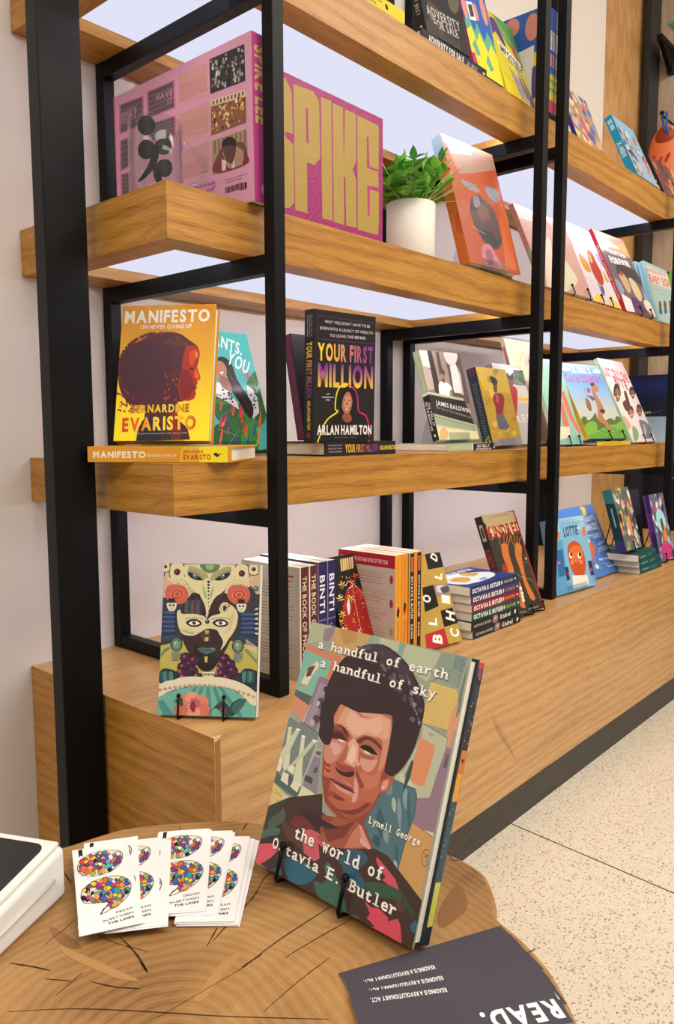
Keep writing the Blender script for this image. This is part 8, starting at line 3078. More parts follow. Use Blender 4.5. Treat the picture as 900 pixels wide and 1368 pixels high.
B e8c83a 37 101.1 39.6 99.2 40.9 102.7 38.5 106.1
B 1c1c22 25 84.6 28.4 80.1 31.8 88.1 27.5 91.4
B e89a5c 25.4 84.8 28.3 80.7 31.5 88 27.5 90.8
B 1c1c22 43.6 98.4 45.7 94.6 48.2 99.1 45.3 102.6
P 1c1c22 43.9 98.5 45.6 95.2 47.9 99 45.3 102
B 1c1c22 27.4 84.6 30.1 80.8 33 86 29.4 89.5
B e8c83a 27.8 84.7 30.1 81.5 32.6 85.9 29.5 88.9
B 1c1c22 29.7 113.3 34.2 106.9 37.8 116 33.7 120.3
B e89a5c 30 113.4 34.2 107.5 37.5 115.9 33.8 119.7
B 1c1c22 3.5 93.3 6.5 89.3 9.5 96.4 6.8 99.3
P 1c1c22 3.8 93.4 6.5 89.9 9.1 96.3 6.8 98.7
B 1c1c22 29.2 111.7 31 109.1 32.8 112.6 30.5 114.5
B 3c5fb0 29.6 111.8 31 109.7 32.4 112.5 30.5 113.9
B 1c1c22 20.6 100.6 24.7 95.5 27.9 103.7 23.9 108.6
B 3c5fb0 21 100.7 24.6 96.1 27.6 103.5 23.9 108
B 1c1c22 45.6 76.5 47.6 74 49.6 77.9 47 80.8
P 3c5fb0 45.9 76.7 47.6 74.7 49.2 77.8 47 80.1
B 1c1c22 5.7 79.2 8.2 77 9.9 82.2 7.5 84.1
B e8c83a 6 79.4 8.1 77.7 9.5 82.1 7.5 83.5
L 1c1a20 0.7 2 4.2 89.6 6.4 79.7 14.5 69.5 26.6 64.9 39.8 66.3 48.7 75.3 51.1 87.5 47.9 101.5 41.7 111.8 33.1 118.8 24.9 123.7 19.7 126.1 24.2 117.5 29.9 109.5 20.4 107 9.2 104.3 5 98.3
P f4f2f0 20.1 125.9 24.1 119.5 27.1 116.6 29.1 120.3 24.9 123.7
L 1c1a20 0.6 0 20.1 126.2 28.1 110.9
T 4a4648 33.9 129.8 48.8 127.4 3.34 n|DREAM
T 4a4648 21.6 139.4 48.8 134.5 3.23 n|IN-BETWEEN
T 3a3638 25.6 144.5 48.8 141.1 3.03 -|THE LINES
@postcard
P 47434c 0 0 163 0 163 63.5 0 63.5
T f2f0ee 84.4 55.1 147.7 55.6 4.62 -|READING IS A REVOLUTIONARY ACT.
T f4f2f0 3.9 25.3 68.1 22.5 18.23 B|READ.
@oct_edge_page
P 16161c 0 0 81 0 81 9 0 9
P c03a4a 0 0 5 0 5 9 0 9
P 8a3a5c 5 1 13 1 15 7 5 8
P 20344a 23 2 41 3 38 8 20 7
P c8702c 81 0 102 0 104 9 81 9
P d89a30 102 0 127 0 127 9 102 9
P 1f4654 127 0 198 0 198 9 127 9
P c8c452 198 0 236 0 236 9 198 9
P 1c2026 236 0 254 0 254 9 236 9
P 2a1c1c 89 2 94 6 89 7
E 5f8f9c 170.7 1.9 1 0.4
E 5f8f9c 134 5.5 1 0.4
E 9fc0c4 166.1 0.7 1 0.4
E 5f8f9c 153.3 6.8 1 0.4
E 5f8f9c 161.5 4.1 1 0.4
E 5f8f9c 194.1 8.4 1 0.4
E 5f8f9c 138.8 3.3 1 0.4
E 5f8f9c 160.7 1.5 1 0.4
E 5f8f9c 139 0.9 1 0.4
E 5f8f9c 191.7 8.4 1 0.4
E 2f6a7a 138.7 0.6 1 0.4
E 9fc0c4 165.2 3.4 1 0.4
E 9fc0c4 137.2 0.5 1 0.4
E 9fc0c4 175.4 0.6 1 0.4
E 2f6a7a 192 0.6 1 0.4
E 5f8f9c 165.1 3.8 1 0.4
E 2f6a7a 162.3 3 1 0.4
E 5f8f9c 172.7 6 1 0.4
E 5f8f9c 151.1 6.9 1 0.4
E 2f6a7a 182 7.8 1 0.4
E 5f8f9c 187.7 7.9 1 0.4
E 5f8f9c 134 4 1 0.4
E 2f6a7a 170.4 4.4 1 0.4
E 2f6a7a 188 7.7 1 0.4
E 2f6a7a 145.3 2.7 1 0.4
E 2f6a7a 161.7 7.9 1 0.4
E 2f6a7a 160 2 1 0.4
E 2f6a7a 135.8 1.2 1 0.4
E 2f6a7a 166.6 2 1 0.4
E 9fc0c4 155.2 7.7 1 0.4
E d8dce0 72.5 1.1 0.8 0.4
E d8dce0 74.5 8.2 0.8 0.4
E d8dce0 49.8 8.1 0.8 0.4
E d8dce0 54.4 3.6 0.8 0.4
E d8dce0 56.2 6.7 0.8 0.4
E d8dce0 15.2 5.9 0.8 0.4
E d8dce0 38 2.3 0.8 0.4
E d8dce0 58.2 6.6 0.8 0.4
E d8dce0 62.9 4.5 0.8 0.4
E d8dce0 40.8 0.5 0.8 0.4
"""
ART = {}
for row in ART_TEXT.strip().split('\n'):
    if row[0] == '@': cur = ART.setdefault(row[1:], []); continue
    k = row[0]; txt = None
    if k == 'T': row, txt = row.split('|', 1)
    c, *a = row[1:].split(); c = c.split(',') if ',' in c else c
    if k in 'PB': cur.append((k, c, [float(q) for q in a]))
    elif k == 'L': cur.append((k, c, float(a[0]), [float(q) for q in a[2:]], int(a[1])))
    elif k == 'E': a = [float(q) for q in a]; cur.append((k, c, *a[:4], a[4] if len(a) > 4 else 0))
    elif k == 'G': cur.append((k, *[float(q) for q in a], c))
    elif k == 'C': cur.append((k, c, int(a[0]), int(a[1]), *[float(q) for q in a[2:]]))
    elif k == 'T': cur.append((k, c, txt, *[float(q) for q in a[:5]], a[5]))

# ---------------------------------------------------------------- structure
def build_shell():
    o = MB(); o.box(-2.6, 5, -5, D + .1, ZF - .05, ZF)
    fl = mat('terrazzo', 'e2d5bd', .3); b = fl.node_tree.nodes['Principled BSDF']
    tc = N(fl, 'ShaderNodeTexCoord'); ns = N(fl, 'ShaderNodeTexNoise', i_Scale=60.); LK(fl, tc.outputs['Object'], ns.inputs['Vector'])
    ad = N(fl, 'ShaderNodeVectorMath'); ad.operation = 'MULTIPLY_ADD'; ad.inputs[1].default_value = (.012,) * 3; LK(fl, ns.outputs['Color'], ad.inputs[0]); LK(fl, tc.outputs['Object'], ad.inputs[2])
    cur = None
    base = ramp(fl, [(.3, 'd3c7b2'), (.7, 'e2d8c6')]); nb = N(fl, 'ShaderNodeTexNoise', i_Scale=5., i_Detail=3.); LK(fl, nb.outputs[0], base.inputs[0]); cur = base.outputs[0]
    for sc, th, col, dk in ((110., .3, 'b8a488', 3), (170., .28, 'a3917a', 9), (75., .2, '9c8a72', 17), (210., .25, 'f4eee0', 23)):
        mp = N(fl, 'ShaderNodeMapping'); mp.inputs['Location'].default_value = (dk, dk, 0); mp.inputs['Scale'].default_value = (1, 1.5, 1); mp.inputs['Rotation'].default_value = (0, 0, dk); LK(fl, ad.outputs[0], mp.inputs[0])
        v = N(fl, 'ShaderNodeTexVoronoi', i_Scale=sc); LK(fl, mp.outputs[0], v.inputs['Vector'])
        cp = N(fl, 'ShaderNodeMath'); cp.operation = 'LESS_THAN'; cp.inputs[1].default_value = th; LK(fl, v.outputs['Distance'], cp.inputs[0])
        sp = N(fl, 'ShaderNodeSeparateColor'); LK(fl, v.outputs['Color'], sp.inputs[0]); g = N(fl, 'ShaderNodeMath'); g.operation = 'GREATER_THAN'; g.inputs[1].default_value = .45; LK(fl, sp.outputs[0], g.inputs[0])
        mu = N(fl, 'ShaderNodeMath'); mu.operation = 'MULTIPLY'; LK(fl, cp.outputs[0], mu.inputs[0]); LK(fl, g.outputs[0], mu.inputs[1])
        mx = N(fl, 'ShaderNodeMix'); mx.data_type = 'RGBA'; LK(fl, mu.outputs[0], mx.inputs[0]); LK(fl, cur, mx.inputs[6]); mx.inputs[7].default_value = lin(col); cur = mx.outputs[2]
    LK(fl, cur, b.inputs['Base Color'])
    fo = tag(o.build('floor', fl), kind='structure')
    q = MB(); q.add([(.7935, .02, ZF + .0004), (.7965, .02, ZF + .0004), (.50, -3.2, ZF + .0004), (.497, -3.2, ZF + .0004)], [(0, 1, 2, 3)]); q.build('divider_strip', mat('joint_metal', '4a4038', .4), fo)
    o = MB(); o.box(-2.6, 2.246, D, D + .1, ZF, 2.4); tag(o.build('wall_back', wallm), kind='structure')
    o = MB(); o.box(2.246, 2.699, D - .002, D + .1, ZF, 2.4); tag(o.build('trim_1', oak_z), kind='structure')
    o = MB(); o.box(2.70, 2.78, -.9, D + .1, .27, 2.4); tag(o.build('wall_right', ply), kind='structure')
    o = MB(); o.box(2.56, 2.78, D - .022, D - .003, ZF, .27); o.box(2.702, 2.78, -.9, D - .003, ZF, .2695); tag(o.build('trim_2', mat('dark_panel', '17161a', .6)), kind='structure')  # flat near-black panels below the plywood and over the foot of the oak strip
    o = MB(); o.box(-2.6, 5, -5, D + .1, 2.4, 2.45); tag(o.build('ceiling', mat('ceiling_paint', 'dcd8d2', .9)), kind='structure')
build_shell()

def shelf(zb, zt, x0, x1, label):
    e = empty('wall_shelf', (x0, YS, zb), label=label, cat='shelf', group='thick oak wall shelves with lights underneath')
    t = zt - zb; L = x1 - x0; W = D - YS - .001; rec = .022; rw = .048; rb = .088
    o = MB(); mi = [1, 0, 0, 0, 2, 2]
    o.box(0, L, 0, W, rec, t, [0, 0, 0, 0, 2, 2]); o.build('shelf_body', [oak_x, oak_y, oak_y], e)
    for a, b_ in ((0, rw), (W - rb, W)): o = MB(); o.box(0, L, a, b_, 0, rec - .0002); o.build('rim', [oak_x], e)
    for a, b_ in ((-.0001, rw), (L - rw, L + .0001)): o = MB(); o.box(a, b_, rw, W - rb, 0, rec - .0002); o.build('end_rim', [oak_y], e)
    o = MB(); o.box(rw + .001, L - rw - .001, rw + .001, W - rb - .001, rec - .004, rec - .001); o.build('light_panel', led_panel, e)
    o = MB(); o.box(rw + .002, L - rw - .002, rw + .0012, rw + .0055, rec - .010, rec - .0045); o.build('led_strip', led_strip, e)
    return e
XE = 1.006
for nm, zb, zt in (('top', Z1B, Z1T), ('middle', Z2B, Z2T), ('lower', Z3B, Z3T)):
    shelf(zb, zt, XS, XE, {'top': 'oak shelf cut off by the top edge of the photo, near bay', 'middle': 'oak shelf that carries the pink books and potted plant', 'lower': 'oak shelf that carries the yellow book with the profile portrait'}[nm])
    shelf(zb, zt, XE + .003, 1.95, {'top': 'oak shelf at upper right with the bright blue book, far bay', 'middle': 'oak shelf in the far bay at middle right, with red and light blue picture books', 'lower': 'oak shelf in the far bay with the horse picture book'}[nm])
def upright(x0, x1, label):
    e = empty('ladder_upright', (x0, 0, .001), label=label, cat='upright', group='black metal ladder uprights')
    w = x1 - x0; top = 2.35
    for (y0, y1) in ((.0439, .0651), (.4522, D - .0006)):
        o = MB(); o.box(0, w, y0, y1, 0, top); o.build('post', black, e, bevel=.0012)
    for z0, z1 in ((0, .022), (Z3B - .0275, Z3B - .0012), (Z2B - .0275, Z2B - .0012), (Z1B - .0275, Z1B - .0012)):
        o = MB(); o.box(.0005, w - .0005, .0653, .452, z0, z1); o.build('cross_bar', black, e, bevel=.001)
    return e
upright(.1602, .1815, 'black frame in front of the near bay, left of the tall standing books')
upright(.945, .968, 'left of the twin black frames between the two bays')
upright(1.040, 1.0625, 'right of the twin black frames between the two bays')
upright(1.815, 1.837, 'black frame cut off by the right edge of the photo')
o = MB(); o.box(-.068, -.004, .249, .278, ZF, 2.39); tag(o.build('floor_post', black, bevel=.002), 'wide black floor post standing left of the shelves, in front of the counter side', 'post')
o = MB(); o.box(2.56, 2.665, .432, .4525, ZF, 2.39); tag(o.build('back_post', mat('grey_black_metal', '212227', .5)), 'grey-black upright between the oak strip and the plywood wall', 'post')

def counter():
    e = empty('display_counter', (0, 0, ZF), label='long low oak display counter with a dark plinth under the shelves', cat='counter')
    h = -ZF; k = ZK - ZF
    o = MB(); o.box(0, 2.5, .003, D - .021, 0, k - .003); o.build('plinth', kick, e)
    o = MB(); o.box(0, 2.5, 0, D - .001, k, h, [0, 0, 0, 0, 1, 1]); o.build('body', [oakc_x, oakc_y], e, bevel=.0012)
    o = MB(); o.box(.0015, .0095, -.0006, 0.0005, k, h - .004); o.build('edge_strip', mat('edge_dark', '9a6b30', .5), e)
    ch = MB(); ch.add([(-.001, -.001, h + .0006), (.012, -.0012, h + .0006), (.009, .004, h + .0006), (.004, .0025, h + .0006), (-.0008, .01, h + .0006)], [(0, 1, 2, 3, 4)])
    ch.add([(-.0009, -.0009, h - .006), (-.0009, -.0009, h + .0006), (.012, -.0009, h + .0006), (.006, -.0009, h - .003)], [(0, 1, 2, 3)])
    ch.build('chipped_corner', mat('chipped_veneer', 'd8bd92', .8), e)
    for i in range(9):
        x = .700 + i * .0085; z = -.165 - i * .009 + h; sc = MB()
        L = [(x + .030 * t - .004 * sin(pi * t), z - .052 * t) for t in (0, .25, .5, .75, 1)]
        sc.add([(a, -.0007, b) for a, b in L] + [(a + .0007, -.0007, b) for a, b in L], [(k2, k2 + 1, 6 + k2, 5 + k2) for k2 in range(4)])
        sc.build('scratch', mat('scratched_veneer', 'a37848', .7), e)
counter()

# ---------------------------------------------------------------- stump table
def stump():
    e = empty('stump_table', (-.27, -.27, ZF), label='round tree stump table with growth rings and dark cracks', cat='table')
    C0 = Vector((-.27, -.27))
    edge = [(-.29, .045), (-.245, .035), (-.203, .016), (-.165, .008), (-.133, -.002), (-.09, -.033), (-.047, -.074), (-.025, -.108), (0, -.16), (.03, -.215), (.055, -.268), (.065, -.315), (.063, -.345), (.054, -.368), (.036, -.386), (.016, -.402), (.0, -.413), (-.013, -.446),
            (-.036, -.486), (-.076, -.527), (-.12, -.565), (-.19, -.6), (-.27, -.61), (-.36, -.6), (-.45, -.57), (-.52, -.51), (-.575, -.42), (-.59, -.32), (-.58, -.2), (-.54, -.1), (-.48, -.03), (-.42, .02), (-.35, .045)]
    out = catmull(edge, True, 4); n = len(out); H = ZT - ZF
    rings = [(H, 0.0), (H - .0015, .0035), (H - .006, .006), (H - .05, .002), (H * .6, -.02), (H * .25, -.025), (.03, -.005), (0, .012)]
    o = MB(); vs = []
    for z, g in rings:
        for (x, y) in out:
            d = (Vector((x, y)) - C0); l = d.length; k = (l - .006 + g) / l
            vs.append((d.x * k, d.y * k, z))
    fs = [(i * n + k, i * n + (k + 1) % n, (i + 1) * n + (k + 1) % n, (i + 1) * n + k) for i in range(len(rings) - 1) for k in range(n)]
    o.add(vs, [q[::-1] for q in fs], 1, None, True)
    o.add([(0, 0, H)] + [vs[k] for k in range(n)], [(0, 1 + k, 1 + (k + 1) % n) for k in range(n)], 0)
    m = mat('stump_end_grain', rough=.38); b = m.node_tree.nodes['Principled BSDF']
    tc = N(m, 'ShaderNodeTexCoord'); ns = N(m, 'ShaderNodeTexNoise', i_Scale=5., i_Detail=3.); LK(m, tc.outputs['Object'], ns.inputs['Vector'])
    ad = N(m, 'ShaderNodeVectorMath'); ad.operation = 'MULTIPLY_ADD'; ad.inputs[1].default_value = (.07, .07, 0); LK(m, ns.outputs['Color'], ad.inputs[0]); LK(m, tc.outputs['Object'], ad.inputs[2])
    wv = N(m, 'ShaderNodeTexWave', i_Scale=30., i_Distortion=1.6, i_Detail=3.); wv.wave_type = 'RINGS'; wv.rings_direction = 'Z'; wv.inputs['Detail Scale'].default_value = 2.; LK(m, ad.outputs[0], wv.inputs['Vector'])
    wf = N(m, 'ShaderNodeTexWave', i_Scale=90., i_Distortion=2.5, i_Detail=2.); wf.wave_type = 'RINGS'; wf.rings_direction = 'Z'; LK(m, ad.outputs[0], wf.inputs['Vector'])
    # saw marks: straight, very fine
    mp = N(m, 'ShaderNodeMapping'); mp.inputs['Rotation'].default_value = (0, 0, .7); mp.inputs['Scale'].default_value = (2, 70, 1); LK(m, tc.outputs['Object'], mp.inputs[0])
    sw = N(m, 'ShaderNodeTexNoise', i_Scale=1., i_Detail=3.); LK(m, mp.outputs[0], sw.inputs['Vector'])
    bl = N(m, 'ShaderNodeTexNoise', i_Scale=7., i_Detail=4., i_Distortion=.6); LK(m, tc.outputs['Object'], bl.inputs['Vector'])
    def mixf(a, b_, t):
        x = N(m, 'ShaderNodeMix'); x.data_type = 'FLOAT'; x.inputs[0].default_value = t; LK(m, a, x.inputs[2]); LK(m, b_, x.inputs[3]); return x.outputs[0]
    v = mixf(bl.outputs[0], wv.outputs['Fac'], .09); v = mixf(v, wf.outputs['Fac'], .05); v = mixf(v, sw.outputs[0], .14)
    rp = ramp(m, [(.30, '6f4e2c'), (.42, '976f42'), (.58, 'b08753'), (.8, 'c8a26c')]); LK(m, v, rp.inputs[0])
    # darker heart wood edge band comes from the distance to the centre
    LK(m, rp.outputs[0], b.inputs['Base Color']); bump(m, v, .15, .001)
    side = mat('stump_side', 'c08a52', .45); nz = N(side, 'ShaderNodeTexNoise', i_Scale=22., i_Detail=5.); r3 = ramp(side, [(.3, '8a6034'), (.7, 'b98d58')]); LK(side, nz.outputs[0], r3.inputs[0]); LK(side, r3.outputs[0], side.node_tree.nodes['Principled BSDF'].inputs[0])
    o.build('trunk', [m, side], e)
    # stains and burr
    def flat(name, col, polys, z, rough=.5):
        q = MB()
        for p in polys:
            p = [(x - C0.x, y - C0.y) for x, y in p]
            q.add([(x, y, H + z) for x, y in p], [tuple(t) for t in tessellate_polygon([[Vector((x, y, 0)) for x, y in p]])])
        return q.build(name, mat(name + '_wood', col, rough), e)
    crk = []
    def crack(p, w):
        p = catmull(p, False, 3); n = len(p); L = []; R = []
        for i in range(n):
            a = p[max(0, i - 1)]; b2 = p[min(n - 1, i + 1)]; dx, dy = b2[0] - a[0], b2[1] - a[1]; l = math.hypot(dx, dy) or 1
            ww = w * sin(pi * min(1, (i + .25) / n)) * random.uniform(.6, 1.3) + .0002
            L.append((p[i][0] - dy / l * ww, p[i][1] + dx / l * ww)); R.append((p[i][0] + dy / l * ww, p[i][1] - dx / l * ww))
        crk.append(L + R[::-1])
    for p, w_ in STUMP_CRACKS: crack(p, w_)
    for pl in STUMP_LIGHT: flat('light_burr', 'b08551', [catmull(pl, True, 3)], .0002)
    for pl in STUMP_DARK: flat('dark_burr', '8c6238', [catmull(pl, True, 3)], .0002)
    for c_ in crk: flat('crack', '3a2212', [c_], .0003, .9)
    return e
STUMP_CRACKS = [([(-0.3342, -0.1268), (-0.3246, -0.1436), (-0.3156, -0.1624)], 0.00072), ([(-0.324, -0.168), (-0.3109, -0.1871)], 0.00042), ([(-0.3003, -0.2006), (-0.2902, -0.2216), (-0.2786, -0.2375)], 0.0006), ([(-0.2516, -0.1681), (-0.2543, -0.1932), (-0.2596, -0.2166), (-0.263, -0.2269)], 0.00084), ([(-0.2589, -0.2101), (-0.2623, -0.2248)], 0.00084), ([(-0.3624, -0.1808), (-0.3255, -0.2181), (-0.2882, -0.2657), (-0.2523, -0.3141), (-0.2005, -0.3781)], 0.00036), ([(-0.2002, -0.2366), (-0.1805, -0.23), (-0.1421, -0.2183), (-0.1196, -0.2101)], 0.00054), ([(-0.2083, -0.2382), (-0.1851, -0.2248)], 0.00048), ([(-0.2064, -0.2818), (-0.1827, -0.2827)], 0.00054), ([(-0.2066, -0.283), (-0.162, -0.2803), (-0.1136, -0.2813), (-0.082, -0.2817)], 0.00042), ([(-0.1732, -0.301), (-0.1293, -0.3051), (-0.093, -0.3101)], 0.00036), ([(-0.1372, -0.2184), (-0.1027, -0.1998), (-0.0882, -0.1957)], 0.00036), ([(-0.2289, -0.3336), (-0.1847, -0.3303), (-0.1474, -0.3306)], 0.00018), ([(-0.0518, -0.1096), (-0.0362, -0.1013)], 0.00072), ([(-0.1008, -0.0584), (-0.0907, -0.0466)], 0.0003), ([(-0.2304, -0.0325), (-0.236, -0.057)], 0.0006), ([(0.0642, -0.3156), (0.0549, -0.3274), (0.0683, -0.3339)], 0.0003), ([(-0.0275, -0.4575), (-0.0187, -0.4601)], 0.0006), ([(-0.3277, -0.193), (-0.2994, -0.1852)], 0.00018), ([(-0.2459, -0.2058), (-0.2575, -0.1771), (-0.2639, -0.1508)], 0.00024), ([(-0.2881, -0.2755), (-0.2011, -0.2836)], 0.00012), ([(-0.2658, -0.1154), (-0.3017, -0.1265)], 0.00024)]
STUMP_LIGHT = [[(-0.2563, -0.2799), (-0.2419, -0.2755), (-0.225, -0.2676), (-0.2101, -0.2646), (-0.1915, -0.2651), (-0.2032, -0.2725), (-0.222, -0.2766), (-0.2393, -0.2838), (-0.2544, -0.2871)], [(-0.2929, -0.1366), (-0.2894, -0.156), (-0.2828, -0.1814), (-0.2764, -0.2115), (-0.2733, -0.2288), (-0.2826, -0.2154), (-0.2912, -0.1833), (-0.2967, -0.1536)]]
STUMP_DARK = [[(-0.0022, -0.3564), (0.0204, -0.355), (0.01, -0.3704), (-0.0078, -0.3832), (-0.0253, -0.3842), (-0.0486, -0.3813), (-0.0345, -0.3668)], [(-0.2861, -0.1057), (-0.281, -0.1312), (-0.2829, -0.1573), (-0.2929, -0.1366)]]

stump()

# ---------------------------------------------------------------- books
def book(label, w, h, t, loc, yaw=0., lean=0., roll=0., art=None, spine='L', hard=True, cols=('cccccc', 'cccccc', 'cccccc'), sart=None, m=None, flat=None, group=None, pages=None, name='book', back_art=None, page_side=None):
    m = m or matte
    e = empty(name, label=label, cat='book', group=group)
    if flat is not None:   # lying, cover up, spine towards the viewer, head at the left; flat = turn about z
        R = Matrix(((0, 0, -1), (1, 0, 0), (0, -1, 0)))     # columns are images of x, y, z
        M = Matrix.Rotation(flat, 4, 'Z') @ R.to_4x4(); M.translation = (loc[0], loc[1], loc[2] + t); e.matrix_world = M
    else:
        e.rotation_euler = (-lean, -roll, yaw); e.location = loc
    b = .0022 if hard else .0005; ins = .003 if hard else .0002
    cf, cs, cb = [lin(c) for c in cols]
    o = MB(); xs0, xs1 = (0, b) if spine == 'L' else (w - b, w)
    fx0, fx1 = (0, w)
    o.box(fx0, fx1, 0, b, 0, h, 0, cf); o.box(fx0, fx1, t - b, t, 0, h, 0, cb); o.box(xs0, xs1, b, t - b, 0, h, 0, cs)
    Wm, Hm, Tm = w * 1000, h * 1000, t * 1000
    if art:
        Print(o, Wm, Hm, lambda a, v, k: (a, -k, h - v)).run(ART[art] if isinstance(art, str) else art)
    if sart:
        if spine == 'L': fm = lambda a, v, k: (-k, v, h - a)
        else: fm = lambda a, v, k: (w + k, t - v, h - a)
        Print(o, Hm, Tm, fm).run(ART[sart] if isinstance(sart, str) else sart)
    if page_side:   # printing on the exposed far board edge
        Print(o, Hm, Tm, lambda a, v, k: (w + k, v, h - a)).run(ART[page_side])
    o.build('cover', m, e)
    q = MB(); x0, x1 = (b, w - ins) if spine == 'L' else (ins, w - b)
    q.box(x0, x1, b, t - b, ins, h - ins); q.build('page_block', pages or paper, e)
    return e
RL = {}
def wire_easel(x, y, z, yaw, lean, w, t, base, label, prong=.024, hs=.11, xs=(.25, .75), group='black wire book easels', R=.0016):
    """hooks in front of a leaning book and legs behind it; x, y, z = the book's front lower left corner"""
    e = empty('book_easel', (x, y, z), (0, 0, yaw), label=label, cat='easel', group=group); zb = base - z
    upv = Vector((0, sin(lean), cos(lean))); bk = Vector((0, cos(lean), -sin(lean)))
    for k in xs:
        X = w * k; under = Vector((X, 0, 0)) - upv * .0016
        p0 = under + Vector((0, -.007, 0)); back = under + bk * (t + .002)
        p = [p0 + upv * prong, p0 + upv * (prong * .5), p0 + upv * .003, p0 + bk * .002 - upv * .0008, back, back + upv * hs * .5, back + upv * hs]
        o = MB(); o.tube(p, R, 6); o.ball(tuple(p[0]), R * 2); o.build('prong', black, e)
        foot = Vector((X, 0, 0)) + Vector((0, back.y + .055, 0)); foot.z = zb + R
        o = MB(); o.tube([back + upv * hs, foot, Vector((X, foot.y - .02, zb + R))], R, 6); o.build('leg', black, e)
        f2 = Vector((X, back.y, zb + R)); 
        if back.z - f2.z > .003: o = MB(); o.tube([back, f2], R, 6); o.build('leg', black, e)
    o = MB(); q = Vector((0, 0, 0)) - upv * .0016 + bk * (t + .002); o.tube([Vector((w * xs[0], q.y, q.z)), Vector((w * xs[1], q.y, q.z))], R, 6); q2 = q + upv * hs
    o.tube([Vector((w * xs[0], q2.y, q2.z)), Vector((w * xs[1], q2.y, q2.z))], R, 6); o.build('cross_wire', black, e)
    return e
def acrylic_stand(x, y, z, yaw, lean, w, t, base, label, sw=.07, lip=.016, group='clear acrylic book stands', dx=0):
    e = empty('display_stand', (x, y, z), (0, 0, yaw), label=label, cat='stand', group=group); zb = base - z
    upv = Vector((0, sin(lean), cos(lean))); bk = Vector((0, cos(lean), -sin(lean))); T = .0018
    c = w / 2 + dx; xa, xb = c - sw / 2, c + sw / 2
    def slab(name, pth):   # pth: list of (y,z) closed
        o = MB(); n = len(pth); vs = [(xa, a, b) for a, b in pth] + [(xb, a, b) for a, b in pth]
        o.add(vs, [tuple(range(n))[::-1], tuple(range(n, 2 * n))] + [(i, (i + 1) % n, n + (i + 1) % n, n + i) for i in range(n)]); o.build(name, acrylic, e)
    P = lambda v: (v.y, v.z)
    O = Vector((0, 0, 0)) - upv * .0005
    f0 = O - bk * .0009
    slab('lip', [P(f0), P(f0 + upv * lip), P(f0 + upv * lip - bk * T), P(f0 - bk * T)])
    slab('ledge', [P(f0 - bk * T - upv * T), P(O + bk * (t + .001) - upv * T), P(O + bk * (t + .001)), P(f0 - bk * T)])
    b0 = O + bk * (t + .0012)
    slab('back_plate', [P(b0), P(b0 + bk * T), P(b0 + bk * T + upv * .1), P(b0 + upv * .1)])
    ft = b0 + bk * T * 1.2 + upv * .1; fy = ft.y + .03
    slab('rear_leg', [(ft.y, ft.z), (ft.y + T, ft.z), (fy + T, zb + .0003), (fy, zb + .0003)])
    return e
